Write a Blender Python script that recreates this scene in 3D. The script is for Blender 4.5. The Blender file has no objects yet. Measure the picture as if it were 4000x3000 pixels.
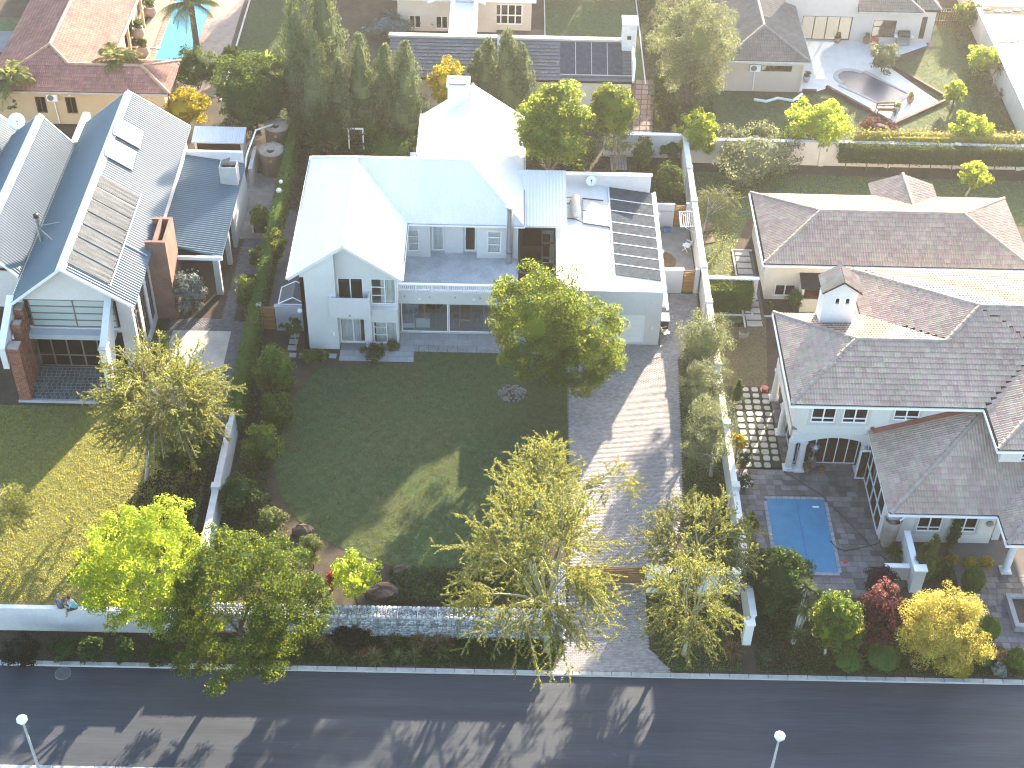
import bpy, math, random
import numpy as np
from mathutils import Vector, Matrix, Quaternion
random.seed(7)
rng = np.random.default_rng(7)
PI = math.pi
scene = bpy.context.scene
COL = scene.collection

# ------------------------------------------------------------------ camera, light, exposure
CAM_H, FPX = 60.0, 5756.0                    # drone height in metres, focal length in photo pixels (4000 wide)
TH, YAW, ROLL = math.radians(42.1), math.radians(-0.63), math.radians(1.62)
_c, _s = math.cos(YAW), math.sin(YAW)
FWD = np.array([-_s * math.cos(TH), _c * math.cos(TH), -math.sin(TH)])
_r = np.array([_c, _s, 0.0]); _u = np.cross(_r, FWD)
RGT = math.cos(ROLL) * _r + math.sin(ROLL) * _u
UPV = math.cos(ROLL) * _u - math.sin(ROLL) * _r
cam_d = bpy.data.cameras.new('camera'); cam = bpy.data.objects.new('camera', cam_d); COL.objects.link(cam)
cam.matrix_world = Matrix([[RGT[0], UPV[0], -FWD[0], 0], [RGT[1], UPV[1], -FWD[1], 0], [RGT[2], UPV[2], -FWD[2], CAM_H], [0, 0, 0, 1]])
cam_d.sensor_width = 36.0; cam_d.lens = 36.0 * FPX / 4000.0; cam_d.clip_start = 0.5; cam_d.clip_end = 2000
scene.camera = cam
FLARE_VEIL = 0.00052  # density of the added volume that stands in for lens flare
SUN_AZ, SUN_EL = math.radians(23.3), math.radians(16.9)      # azimuth clockwise from +Y
sv = Vector((math.sin(SUN_AZ) * math.cos(SUN_EL), math.cos(SUN_AZ) * math.cos(SUN_EL), math.sin(SUN_EL)))
sd = bpy.data.lights.new('sun', 'SUN'); sd.energy = 5.0; sd.angle = math.radians(0.55); sd.color = (1.0, 0.84, 0.64)
so = bpy.data.objects.new('sun', sd); COL.objects.link(so); so.rotation_euler = sv.to_track_quat('Z', 'Y').to_euler(); so.location = (30, 60, 80)
W = bpy.data.worlds.new('World'); scene.world = W; W.use_nodes = True
nt = W.node_tree; nt.nodes.clear()
sky = nt.nodes.new('ShaderNodeTexSky'); sky.sky_type = 'NISHITA'; sky.sun_disc = False
sky.sun_elevation = SUN_EL; sky.sun_rotation = SUN_AZ; sky.air_density = 1.0; sky.dust_density = 1.5; sky.ozone_density = 1.0
bg = nt.nodes.new('ShaderNodeBackground'); bg.inputs[1].default_value = 0.125
wo = nt.nodes.new('ShaderNodeOutputWorld'); nt.links.new(sky.outputs[0], bg.inputs[0]); nt.links.new(bg.outputs[0], wo.inputs[0])
vs = scene.view_settings; vs.view_transform = 'Standard'; vs.look = 'None'; vs.gamma = 1.0; vs.use_curve_mapping = False
vs.exposure = 2.85
cy = scene.cycles
cy.filter_width = 1.15; cy.max_bounces = 8; cy.diffuse_bounces = 3; cy.glossy_bounces = 3; cy.transmission_bounces = 6; cy.transparent_max_bounces = 12; cy.volume_bounces = 0
cy.caustics_reflective = False; cy.caustics_refractive = False

# ------------------------------------------------------------------ helpers
S = 4000 / 2212.0
def at(px, py, z=0.0):
    """point at height z seen at (px, py) of the 2212-wide survey picture -> world x, y"""
    d = FWD + RGT * (px * S - 2000) / FPX - UPV * (py * S - 1500) / FPX
    t = (z - CAM_H) / d[2]
    return float(d[0] * t), float(d[1] * t)
def dep(py): return TH + math.atan((py * S - 1500) / FPX)

MATS = {}
def mat(name, col, rough=0.75, var=0.12, scale=1.5, rnd=0.0, metal=0.0, spec=0.35, bump=0.0, bscale=40.0, trans=None, tfac=0.0, hue=0.0, col2=None, spots=0.0, stretch=None):
    """procedural surface: base colour mixed by two noises, per-piece random tone, optional fine bump and leaf translucency"""
    if name in MATS: return MATS[name]
    m = bpy.data.materials.new(name); m.use_nodes = True; MATS[name] = m
    t = m.node_tree; N = t.nodes; L = t.links; N.clear()
    out = N.new('ShaderNodeOutputMaterial'); p = N.new('ShaderNodeBsdfPrincipled')
    p.inputs['Roughness'].default_value = rough; p.inputs['Metallic'].default_value = metal; p.inputs['Specular IOR Level'].default_value = spec
    geo = N.new('ShaderNodeNewGeometry'); pos = geo.outputs['Position']
    if stretch:
        vm = N.new('ShaderNodeVectorMath'); vm.operation = 'MULTIPLY'; vm.inputs[1].default_value = stretch; L.new(pos, vm.inputs[0]); pos = vm.outputs[0]
    n1 = N.new('ShaderNodeTexNoise'); n1.inputs['Scale'].default_value = scale; n1.inputs['Detail'].default_value = 6; n1.inputs['Roughness'].default_value = 0.65; L.new(pos, n1.inputs['Vector'])
    c2 = col2 or tuple(c * (1 - 2.2 * var) for c in col)
    mr = N.new('ShaderNodeMapRange'); mr.inputs[1].default_value = 0.3; mr.inputs[2].default_value = 0.7; L.new(n1.outputs[0], mr.inputs[0])
    mx = N.new('ShaderNodeMix'); mx.data_type = 'RGBA'; mx.inputs[6].default_value = (*[min(1, c * (1 + var)) for c in col], 1); mx.inputs[7].default_value = (*c2, 1); L.new(mr.outputs[0], mx.inputs[0])
    cur = mx.outputs[2]
    if spots:
        n2 = N.new('ShaderNodeTexNoise'); n2.inputs['Scale'].default_value = scale * 14; n2.inputs['Detail'].default_value = 3; L.new(pos, n2.inputs['Vector'])
        m2 = N.new('ShaderNodeMapRange'); m2.inputs[1].default_value = 0.35; m2.inputs[2].default_value = 0.65; m2.inputs[3].default_value = 1 - spots; m2.inputs[4].default_value = 1 + spots; L.new(n2.outputs[0], m2.inputs[0])
        h2 = N.new('ShaderNodeHueSaturation'); L.new(m2.outputs[0], h2.inputs['Value']); L.new(cur, h2.inputs['Color']); cur = h2.outputs[0]
    if rnd or hue:
        a = N.new('ShaderNodeAttribute'); a.attribute_name = 'rnd'; oi = N.new('ShaderNodeObjectInfo')
        ad = N.new('ShaderNodeMath'); ad.operation = 'ADD'; L.new(a.outputs['Fac'], ad.inputs[0]); L.new(oi.outputs['Random'], ad.inputs[1])
        fr = N.new('ShaderNodeMath'); fr.operation = 'FRACT'; L.new(ad.outputs[0], fr.inputs[0])
        hs = N.new('ShaderNodeHueSaturation')
        v = N.new('ShaderNodeMapRange'); v.inputs[3].default_value = 1 - rnd; v.inputs[4].default_value = 1 + rnd; L.new(fr.outputs[0], v.inputs[0]); L.new(v.outputs[0], hs.inputs['Value'])
        if hue:
            f7 = N.new('ShaderNodeMath'); f7.operation = 'MULTIPLY'; f7.inputs[1].default_value = 7.31; L.new(fr.outputs[0], f7.inputs[0])
            f8 = N.new('ShaderNodeMath'); f8.operation = 'FRACT'; L.new(f7.outputs[0], f8.inputs[0])
            hh = N.new('ShaderNodeMapRange'); hh.inputs[3].default_value = 0.5 - hue; hh.inputs[4].default_value = 0.5 + hue; L.new(f8.outputs[0], hh.inputs[0]); L.new(hh.outputs[0], hs.inputs['Hue'])
        L.new(cur, hs.inputs['Color']); cur = hs.outputs[0]
    L.new(cur, p.inputs['Base Color'])
    if bump:
        nb = N.new('ShaderNodeTexNoise'); nb.inputs['Scale'].default_value = bscale; nb.inputs['Detail'].default_value = 4; L.new(pos, nb.inputs['Vector'])
        b = N.new('ShaderNodeBump'); b.inputs['Strength'].default_value = bump; b.inputs['Distance'].default_value = 0.03; L.new(nb.outputs[0], b.inputs['Height']); L.new(b.outputs[0], p.inputs['Normal'])
    sh = p.outputs[0]
    if trans:
        tr = N.new('ShaderNodeBsdfTranslucent'); tm = N.new('ShaderNodeMix'); tm.data_type = 'RGBA'; tm.blend_type = 'MULTIPLY'; tm.inputs[0].default_value = 0.0
        tm.inputs[6].default_value = (*trans, 1); 
        if rnd or hue:
            h3 = N.new('ShaderNodeHueSaturation'); h3.inputs['Color'].default_value = (*trans, 1); L.new(v.outputs[0], h3.inputs['Value'])
            if hue: L.new(hh.outputs[0], h3.inputs['Hue'])
            L.new(h3.outputs[0], tr.inputs[0])
        else: tr.inputs[0].default_value = (*trans, 1)
        ms = N.new('ShaderNodeMixShader'); ms.inputs[0].default_value = tfac; L.new(sh, ms.inputs[1]); L.new(tr.outputs[0], ms.inputs[2]); sh = ms.outputs[0]
    L.new(sh, out.inputs[0])
    return m
def glass_mat(name, tint=(0.75, 0.8, 0.8)):
    m = bpy.data.materials.new(name); m.use_nodes = True; t = m.node_tree; N = t.nodes; L = t.links; N.clear()
    out = N.new('ShaderNodeOutputMaterial'); tr = N.new('ShaderNodeBsdfTransparent'); tr.inputs[0].default_value = (*tint, 1)
    gl = N.new('ShaderNodeBsdfGlossy'); gl.inputs['Roughness'].default_value = 0.03; gl.inputs[0].default_value = (0.9, 0.95, 1, 1)
    fr = N.new('ShaderNodeFresnel'); fr.inputs[0].default_value = 1.5
    mx = N.new('ShaderNodeMixShader'); L.new(fr.outputs[0], mx.inputs[0]); L.new(tr.outputs[0], mx.inputs[1]); L.new(gl.outputs[0], mx.inputs[2]); L.new(mx.outputs[0], out.inputs[0])
    MATS[name] = m; return m

def origin(o):
    v = Vector((0, 0, 0))
    while o: v += o.location; o = o.parent
    return v
class MB:
    """collects polygons in world coordinates; build() links them as one mesh object under its parent"""
    def __init__(s): s.v = []; s.f = []; s.r = []
    def add(s, vs, fs, r=None):
        b = len(s.v); s.v += [tuple(map(float, p)) for p in vs]; s.f += [tuple(b + i for i in f) for f in fs]; s.r += [random.random() if r is None else r] * len(fs); return s
    def quad(s, *p): return s.add(p, [tuple(range(len(p)))])
    def box(s, x0, y0, z0, x1, y1, z1, r=None):
        return s.add([(x0, y0, z0), (x1, y0, z0), (x1, y1, z0), (x0, y1, z0), (x0, y0, z1), (x1, y0, z1), (x1, y1, z1), (x0, y1, z1)],
                     [(0, 3, 2, 1), (4, 5, 6, 7), (0, 1, 5, 4), (1, 2, 6, 5), (2, 3, 7, 6), (3, 0, 4, 7)], r)
    def obox(s, c, sx, sy, sz, rz=0.0, rx=0.0, ry=0.0):
        M_ = Matrix.Translation(c) @ Matrix.Rotation(rz, 4, 'Z') @ Matrix.Rotation(ry, 4, 'Y') @ Matrix.Rotation(rx, 4, 'X'); q = []
        for z in (-.5, .5):
            for x, y in ((-.5, -.5), (.5, -.5), (.5, .5), (-.5, .5)): q.append(M_ @ Vector((x * sx, y * sy, z * sz)))
        return s.add(q, [(0, 3, 2, 1), (4, 5, 6, 7), (0, 1, 5, 4), (1, 2, 6, 5), (2, 3, 7, 6), (3, 0, 4, 7)])
    def prism(s, poly, z0, z1, r=None):
        n = len(poly); v = [(p[0], p[1], z0) for p in poly] + [(p[0], p[1], z1) for p in poly]
        return s.add(v, [tuple(range(n))[::-1], tuple(range(n, 2 * n))] + [(i, (i + 1) % n, n + (i + 1) % n, n + i) for i in range(n)], r)
    def slab(s, poly, th):
        """polygon in space thickened downward by th"""
        n = len(poly); v = list(poly) + [(p[0], p[1], p[2] - th) for p in poly]
        return s.add(v, [tuple(range(n)), tuple(range(n, 2 * n))[::-1]] + [((i + 1) % n, i, n + i, n + (i + 1) % n) for i in range(n)])
    def tube(s, pts, rad, n=8, cap=True):
        pts = [Vector(p) for p in pts]; rad = [rad] * len(pts) if isinstance(rad, (int, float)) else rad
        v = []; k = len(pts); up = None
        for i, p in enumerate(pts):
            d = (pts[min(i + 1, k - 1)] - pts[max(i - 1, 0)]).normalized()
            a = up - d * up.dot(d) if up else (Vector((0, 0, 1)) if abs(d.z) < .9 else Vector((1, 0, 0))).cross(d)
            if a.length < 1e-5: a = Vector((1, 0, 0)).cross(d)
            a.normalize(); up = a; b = d.cross(a)
            for j in range(n):
                w = 2 * PI * j / n; v.append(p + (a * math.cos(w) + b * math.sin(w)) * rad[i])
        f = [(i * n + j, i * n + (j + 1) % n, (i + 1) * n + (j + 1) % n, (i + 1) * n + j) for i in range(k - 1) for j in range(n)]
        if cap: f += [tuple(range(n))[::-1], tuple(range((k - 1) * n, k * n))]
        return s.add(v, f)
    def lathe(s, c, prof, n=20, cap=True):
        v = [(c[0] + r * math.cos(2 * PI * j / n), c[1] + r * math.sin(2 * PI * j / n), c[2] + z) for r, z in prof for j in range(n)]
        k = len(prof); f = [(i * n + j, i * n + (j + 1) % n, (i + 1) * n + (j + 1) % n, (i + 1) * n + j) for i in range(k - 1) for j in range(n)]
        if cap: f += [tuple(range(n))[::-1], tuple(range((k - 1) * n, k * n))]
        return s.add(v, f)
    def ball(s, c, rx, ry, rz, n=14, m=9):
        prof = [(math.sin(PI * i / m), -math.cos(PI * i / m)) for i in range(m + 1)]
        v = [(c[0] + rx * max(r, .001) * math.cos(2 * PI * j / n), c[1] + ry * max(r, .001) * math.sin(2 * PI * j / n), c[2] + rz * z) for r, z in prof for j in range(n)]
        return s.add(v, [(i * n + j, i * n + (j + 1) % n, (i + 1) * n + (j + 1) % n, (i + 1) * n + j) for i in range(m) for j in range(n)])
    def build(s, name, m, parent=None, smooth=False, kind=None):
        o0 = origin(parent); me = bpy.data.meshes.new(name)
        me.from_pydata([(x - o0.x, y - o0.y, z - o0.z) for x, y, z in s.v], [], s.f)
        a = me.attributes.new('rnd', 'FLOAT', 'FACE'); a.data.foreach_set('value', np.array(s.r, dtype=np.float32))
        if smooth: me.polygons.foreach_set('use_smooth', [True] * len(me.polygons))
        me.materials.append(m); o = bpy.data.objects.new(name, me); COL.objects.link(o)
        if parent: o.parent = parent
        if kind: o['kind'] = kind
        return o
def arr_mesh(name, V, F, m, parent=None, rnd=None, kind=None, smooth=False):
    """numpy arrays (n,3), (m,k) -> one mesh object; V in world coordinates"""
    o0 = origin(parent); V = np.asarray(V, dtype=np.float32) - np.array([o0.x, o0.y, o0.z], dtype=np.float32)
    me = bpy.data.meshes.new(name); k = F.shape[1]; nf = len(F)
    me.vertices.add(len(V)); me.vertices.foreach_set('co', V.ravel())
    me.loops.add(nf * k); me.loops.foreach_set('vertex_index', np.asarray(F, dtype=np.int32).ravel())
    me.polygons.add(nf); me.polygons.foreach_set('loop_start', np.arange(nf, dtype=np.int32) * k)
    if smooth: me.polygons.foreach_set('use_smooth', np.ones(nf, dtype=bool))
    if rnd is not None:
        a = me.attributes.new('rnd', 'FLOAT', 'FACE'); a.data.foreach_set('value', np.asarray(rnd, dtype=np.float32))
    me.update(calc_edges=True); me.materials.append(m)
    o = bpy.data.objects.new(name, me); COL.objects.link(o)
    if parent: o.parent = parent
    if kind: o['kind'] = kind
    return o
def tag(o, label=None, cat=None, group=None, kind=None):
    if label: o['label'] = label
    if cat: o['category'] = cat
    if group: o['group'] = group
    if kind: o['kind'] = kind
    return o
def thing(name, label, cat, loc=(0, 0, 0), group=None):
    o = bpy.data.objects.new(name, None); COL.objects.link(o); o.location = loc; o.empty_display_size = .2
    return tag(o, label, cat, group)
def link_piece(name, me, parent, M_):
    o = bpy.data.objects.new(name, me); COL.objects.link(o); o.parent = parent
    o0 = origin(parent); o.matrix_basis = Matrix.Translation(-o0) @ M_; return o
def pieces(name, me, parent, mats4, limit=300, key=None):
    """alike pieces: the nearest ones become objects sharing one mesh, the rest one joined part (stuff)"""
    camp = Vector((0, 0, CAM_H))
    if len(mats4) > limit:
        mats4 = sorted(mats4, key=key or (lambda M_: (M_.translation - camp).length))
    for M_ in mats4[:limit]: link_piece(name, me, parent, M_)
    rest = mats4[limit:]
    if rest:
        n = len(me.vertices); co = np.empty(n * 3, dtype=np.float32); me.vertices.foreach_get('co', co); co = co.reshape(-1, 3)
        k = len(me.polygons[0].vertices); F0 = np.array([list(p.vertices) for p in me.polygons], dtype=np.int32)
        A = np.array([[list(r) for r in M_] for M_ in rest], dtype=np.float32)
        V = np.einsum('mij,nj->mni', A[:, :3, :3], co) + A[:, None, :3, 3]
        F = (F0[None] + (np.arange(len(rest)) * n)[:, None, None]).reshape(-1, k)
        r = np.repeat(rng.random(len(rest)), len(F0))
        arr_mesh(name, V.reshape(-1, 3), F, me.materials[0], parent, r, 'stuff')
def piece_mesh(name, V, F, m):
    me = bpy.data.meshes.new(name); me.from_pydata(V, [], F); me.materials.append(m); me.update(); return me
def block_mesh(name, m, b=0.0):
    """unit block -.5...5 in x,y and 0..1 in z, open below; b = inset of the top face (worn edge)"""
    V = [(-.5, -.5, 0), (.5, -.5, 0), (.5, .5, 0), (-.5, .5, 0), (-.5 + b, -.5 + b, 1), (.5 - b, -.5 + b, 1), (.5 - b, .5 - b, 1), (-.5 + b, .5 - b, 1)]
    return piece_mesh(name, V, [(4, 5, 6, 7), (0, 1, 5, 4), (1, 2, 6, 5), (2, 3, 7, 6), (3, 0, 4, 7)], m)
def TRS(x, y, z, sx, sy, sz, rz=0.0): return Matrix.Translation((x, y, z)) @ Matrix.Rotation(rz, 4, 'Z') @ Matrix.Diagonal((sx, sy, sz, 1))
def inpoly(x, y, P):
    c = False; j = len(P) - 1
    for i in range(len(P)):
        if (P[i][1] > y) != (P[j][1] > y) and x < (P[j][0] - P[i][0]) * (y - P[i][1]) / (P[j][1] - P[i][1]) + P[i][0]: c = not c
        j = i
    return c
def inpoly_np(X, Y, P):
    c = np.zeros(len(X), bool); j = len(P) - 1
    for i in range(len(P)):
        xi, yi = P[i][:2]; xj, yj = P[j][:2]
        if yi != yj: c ^= ((yi > Y) != (yj > Y)) & (X < (xj - xi) * (Y - yi) / (yj - yi) + xi)
        j = i
    return c
def sheet(name, pts, z, m, kind='structure', th=None):
    b = MB()
    if th: b.prism(pts, z - th, z)
    else: b.quad(*[(p[0], p[1], z) for p in pts])
    o = b.build(name, m); o['kind'] = kind; return o
def wall_holes(mb, ax, a0, a1, z0, z1, d0, d1, holes=()):
    """wall standing along 'x' (or 'y') from a0..a1, z0..z1, between depths d0..d1, with rectangular openings (a, b, z, zz) and reveals"""
    A = sorted({a0, a1, *[h[0] for h in holes], *[h[1] for h in holes]}); Zs = sorted({z0, z1, *[h[2] for h in holes], *[h[3] for h in holes]})
    A = [a for a in A if a0 <= a <= a1]; Zs = [z for z in Zs if z0 <= z <= z1]
    solid = lambda i, j: 0 <= i < len(A) - 1 and 0 <= j < len(Zs) - 1 and not any(h[0] < (A[i] + A[i + 1]) / 2 < h[1] and h[2] < (Zs[j] + Zs[j + 1]) / 2 < h[3] for h in holes)
    P = (lambda a, d, z: (a, d, z)) if ax == 'x' else (lambda a, d, z: (d, a, z))
    for i in range(len(A) - 1):
        for j in range(len(Zs) - 1):
            if not solid(i, j): continue
            a, b, c, d = A[i], A[i + 1], Zs[j], Zs[j + 1]
            mb.quad(P(a, d0, c), P(b, d0, c), P(b, d0, d), P(a, d0, d)); mb.quad(P(b, d1, c), P(a, d1, c), P(a, d1, d), P(b, d1, d))
            if not solid(i - 1, j): mb.quad(P(a, d1, c), P(a, d0, c), P(a, d0, d), P(a, d1, d))
            if not solid(i + 1, j): mb.quad(P(b, d0, c), P(b, d1, c), P(b, d1, d), P(b, d0, d))
            if not solid(i, j - 1): mb.quad(P(a, d1, c), P(b, d1, c), P(b, d0, c), P(a, d0, c))
            if not solid(i, j + 1): mb.quad(P(a, d0, d), P(b, d0, d), P(b, d1, d), P(a, d1, d))
def window(parent, ax, a0, a1, z0, z1, d, fm, gm, cols=(), rows=(), fw=.07, dp=.08, name='window', curtain=None, cdir=1, lab=None, panes=True):
    """frame with mullions at cols (0..1) and rows (0..1), each pane its own child; curtain = list of (u0, u1) drawn behind"""
    P = (lambda b, u0, w0, u1, w1, e0, e1: b.box(u0, e0, w0, u1, e1, w1)) if ax == 'x' else (lambda b, u0, w0, u1, w1, e0, e1: b.box(e0, u0, w0, e1, u1, w1))
    b = MB(); h = fw / 2; e0, e1 = d - dp / 2, d + dp / 2
    P(b, a0, z0, a0 + fw, z1, e0, e1); P(b, a1 - fw, z0, a1, z1, e0, e1); P(b, a0 + fw, z0, a1 - fw, z0 + fw, e0, e1); P(b, a0 + fw, z1 - fw, a1 - fw, z1, e0, e1)
    cs = [a0 + fw] + [a0 + c * (a1 - a0) for c in cols] + [a1 - fw]; rs = [z0 + fw] + [z0 + r * (z1 - z0) for r in rows] + [z1 - fw]
    for c in cs[1:-1]: P(b, c - h, z0 + fw, c + h, z1 - fw, e0, e1)
    for r in rs[1:-1]:
        for i in range(len(cs) - 1): P(b, cs[i] + (h if i else 0), r - h, cs[i + 1] - (h if i < len(cs) - 2 else 0), r + h, e0 + .004, e1 - .004)
    o = b.build(name, fm, parent)
    if lab: o['label'] = lab
    if panes:
        for i in range(len(cs) - 1):
            for j in range(len(rs) - 1):
                g = MB(); P(g, cs[i], rs[j], cs[i + 1], rs[j + 1], d - .006, d + .006); g.build('pane', gm, o)
    for (u0, u1) in curtain or ():
        n = max(6, int((u1 - u0) * 14)); c = MB(); q = []
        for k in range(n + 1):
            u = u0 + (u1 - u0) * k / n; e = d + cdir * (.07 + .045 * math.sin(k * 1.7) + .02 * math.sin(k * 3.1)); q.append((u, e))
        for k in range(n):
            (ua, ea), (ub, eb) = q[k], q[k + 1]; zb = z0 + .03
            if ax == 'x': c.quad((ua, ea, zb), (ub, eb, zb), (ub, eb, z1 - .02), (ua, ea, z1 - .02))
            else: c.quad((ea, ua, zb), (eb, ub, zb), (eb, ub, z1 - .02), (ea, ua, z1 - .02))
        c.build('curtain', MATS['curtain'], o)
    return o
def plane_frame(poly, eave):
    """local axes of a roof plane: u along the eave direction, v up the slope, n outward"""
    p = [Vector(q) for q in poly]; n = Vector((0, 0, 0))
    for i in range(len(p)): n += p[i].cross(p[(i + 1) % len(p)])
    n.normalize()
    if n.z < 0: n = -n
    u = Vector(eave); u = (u - n * u.dot(n)).normalized(); v = n.cross(u)
    return p[0], u, v, n
def ribbed(parent, poly, eave, m, pitch=.17, amp=.03, name='roof_sheet', th=.1, seg=6, flat=.5):
    """metal sheet over a convex roof polygon, corrugations running up the slope, as real waves; thin slab below"""
    o, u, v, n = plane_frame(poly, eave); L2 = [((Vector(q) - o).dot(u), (Vector(q) - o).dot(v)) for q in poly]
    us = [a for a, b in L2]; k = int((max(us) - min(us)) / pitch * seg); X = np.linspace(min(us) + 1e-4, max(us) - 1e-4, k + 1); V = []
    for x in X:
        ys = []
        for i in range(len(L2)):
            (x0, y0), (x1, y1) = L2[i], L2[(i + 1) % len(L2)]
            if (x0 - x) * (x1 - x) <= 0 and x0 != x1: ys.append(y0 + (y1 - y0) * (x - x0) / (x1 - x0))
        w = math.sin(2 * PI * x / pitch); w = (w if flat == .5 else max(w, -1 + 2 * flat)) * amp / 2 + amp / 2 + .004
        for y in (min(ys), max(ys)): V.append(o + u * x + v * y + n * w)
    V = np.array([list(q) for q in V]); i = np.arange(k) * 2; F = np.stack([i, i + 2, i + 3, i + 1], 1)
    arr_mesh(name, V, F, m, parent, np.zeros(len(F)))
TILE = {}
def tile_mesh(m, w, l, waves=2, amp=.042, lift=.042):
    if m.name == 'slate_grey_tile': amp, lift = .008, .06
    if m.name == 'orange_tile': amp, lift = .026, .034
    key = (m.name, w, l)
    if key in TILE: return TILE[key]
    n = waves * 4 + 1; V = []; F = []
    prof = [(w * (i / (n - 1) - .5), amp * (0.5 + 0.5 * math.cos(2 * PI * waves * i / (n - 1)))) for i in range(n)]
    for x, h in prof: V.append((x, -l * .56, h + lift))
    for x, h in prof: V.append((x, l * .5, h + .004))
    for r in range(1):
        for i in range(n - 1): F.append((r * n + i, r * n + i + 1, (r + 1) * n + i + 1, (r + 1) * n + i))
    TILE[key] = piece_mesh('roof_tile', V, F, m); return TILE[key]
def tile_mats(poly, eave, w=.33, l=.34):
    o, u, v, n = plane_frame(poly, eave); P = [((Vector(q) - o).dot(u), (Vector(q) - o).dot(v)) for q in poly]
    x0, x1 = min(p[0] for p in P), max(p[0] for p in P); y0, y1 = min(p[1] for p in P), max(p[1] for p in P); out = []
    R = Matrix((u, v, n)).transposed().to_4x4(); j = 0; y = y0 + l / 2
    while y < y1:
        x = x0 + w / 2 + (w / 2 if j % 2 else 0) * 0
        while x < x1 + w:
            if inpoly(x, y, P):
                out.append(Matrix.Translation(o + u * x + v * y + n * (.004 + .006 * random.random())) @ R @ Matrix.Rotation(random.uniform(-.012, .012), 4, 'Z'))
            x += w
        y += l; j += 1
    return out
def ridge_caps(parent, segs, m, r=.13, l=.42):
    """half-round cap tiles laid along ridges and hips, each its own piece"""
    n = 7; V = []; F = []
    for a, q, z in ((0, 1.0, 0), (1, .86, 0)):
        for i in range(n): t = PI * i / (n - 1); V.append((r * q * math.cos(t) * 1.15, a - .5, r * q * math.sin(t) - .03))
    F = [(i, i + 1, n + i + 1, n + i) for i in range(n - 1)]
    me = piece_mesh('ridge_tile', V, F, m); me.polygons.foreach_set('use_smooth', [True] * len(me.polygons)); out = []
    for a, b in segs:
        a, b = Vector(a), Vector(b); d = b - a; k = max(1, round(d.length / l)); y = d.normalized(); x = y.cross(Vector((0, 0, 1))).normalized(); z = x.cross(y)
        R = Matrix((x, y, z)).transposed().to_4x4()
        for i in range(k): out.append(Matrix.Translation(a + d * ((i + .5) / k) + z * (.03 + .012 * random.random())) @ R @ Matrix.Diagonal((1, d.length / k * 1.12, 1, 1)))
    pieces('ridge_tile', me, parent, out)
def tiled_roof(parent, planes, m, base_m, caps, w=.33, l=.34, limit=300, th=.16):
    """planes: list of (polygon, eave direction). Underlay slab, then every tile as geometry"""
    b = MB()
    for poly, e in planes: b.slab([(p[0], p[1], p[2] - .01) for p in poly], th)
    b.build('roof', base_m, parent)  # dark underlay stands for the shade under lifted tile edges
    ms = []
    for poly, e in planes: ms += tile_mats(poly, e, w, l)
    pieces('roof_tile', tile_mesh(m, w, l), parent, ms, limit)
    ridge_caps(parent, caps, MATS.get(m.name + '_cap', m))
def gutter(parent, pts, m, r=.07, name='gutter'):
    MB().tube(pts, r, 6).build(name, m, parent)
# ------------------------------------------------------------------ plants
def unit(a): return a / np.maximum(np.linalg.norm(a, axis=1, keepdims=True), 1e-6)
def leaf_quads(P, Nrm, size, asp=.55, droop=None):
    """rhombic leaves: position, facing, length"""
    n = len(P); size = np.broadcast_to(size, (n,))[:, None]
    T = rng.normal(size=(n, 3)) if droop is None else droop + .35 * rng.normal(size=(n, 3))
    Nrm = unit(Nrm); T = unit(T - Nrm * (T * Nrm).sum(1, keepdims=True)); B = np.cross(Nrm, T)
    V = np.stack([P - T * size * .5, P + B * size * asp * .5, P + T * size * .5, P - B * size * asp * .5], 1).reshape(-1, 3)
    return V, np.arange(4 * n, dtype=np.int32).reshape(-1, 4)
def rdir(n, zmin=-1.0):
    z = rng.uniform(zmin, 1, n); a = rng.uniform(0, 2 * PI, n); r = np.sqrt(1 - z * z); return np.stack([r * np.cos(a), r * np.sin(a), z], 1)
def sphere_core(c, rad, n=14, m=8, jit=.1):
    V = []; 
    for i in range(m + 1):
        for j in range(n):
            t, p = PI * i / m, 2 * PI * j / n; k = 1 + random.uniform(-jit, jit)
            V.append((c[0] + rad[0] * k * math.sin(t) * math.cos(p), c[1] + rad[1] * k * math.sin(t) * math.sin(p), c[2] - rad[2] * k * math.cos(t)))
    F = [(i * n + j, i * n + (j + 1) % n, (i + 1) * n + (j + 1) % n, (i + 1) * n + j) for i in range(m) for j in range(n)]
    return np.array(V), np.array(F, dtype=np.int32)
def crown(parent, m, c, rad, n=7000, leaf=.16, clumps=120, cr=.2, core=0.0, zmin=-.85, inner=.6, up=.2, asp=.6, name='crown', lump=.16, jit=.42):
    c = np.array(c); rad = np.array(rad, float); R = float(rad.mean())
    d = rdir(clumps, zmin); ph = rng.uniform(0, 6.28, 6)
    lob = 1 + lump * (np.sin(3 * np.arctan2(d[:, 1], d[:, 0]) + ph[0]) * .5 + np.sin(5 * np.arctan2(d[:, 1], d[:, 0]) + ph[1] + 3 * d[:, 2]) * .5 + np.sin(4 * d[:, 2] + ph[2]) * .4)
    k = (inner + (1 - inner) * rng.random(clumps) ** .5) * lob
    C = c + d * rad * (k * (1 - cr * .8))[:, None]
    crr = R * cr * rng.uniform(.65, 1.25, clumps); w = crr ** 2; idx = rng.choice(clumps, n, p=w / w.sum())
    e = rdir(n, -.6); P = C[idx] + e * (crr[idx] * rng.random(n) ** .4)[:, None] * np.array([1, 1, .85])
    Nn = e * .8 + d[idx] * .5 + np.array([0, 0, up]) + jit * rng.normal(size=(n, 3))
    V, F = leaf_quads(P, Nn, leaf * rng.uniform(.7, 1.3, n), asp); r = (rng.random(n) * .6 + rng.random(clumps)[idx] * .4)
    if core:
        V2, F2 = sphere_core(c, rad * core); F = np.concatenate([F, F2 + len(V)]); V = np.concatenate([V, V2]); r = np.concatenate([r, rng.random(len(F2)) * .3])
    return arr_mesh(name, V, F, m, parent, r)
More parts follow.
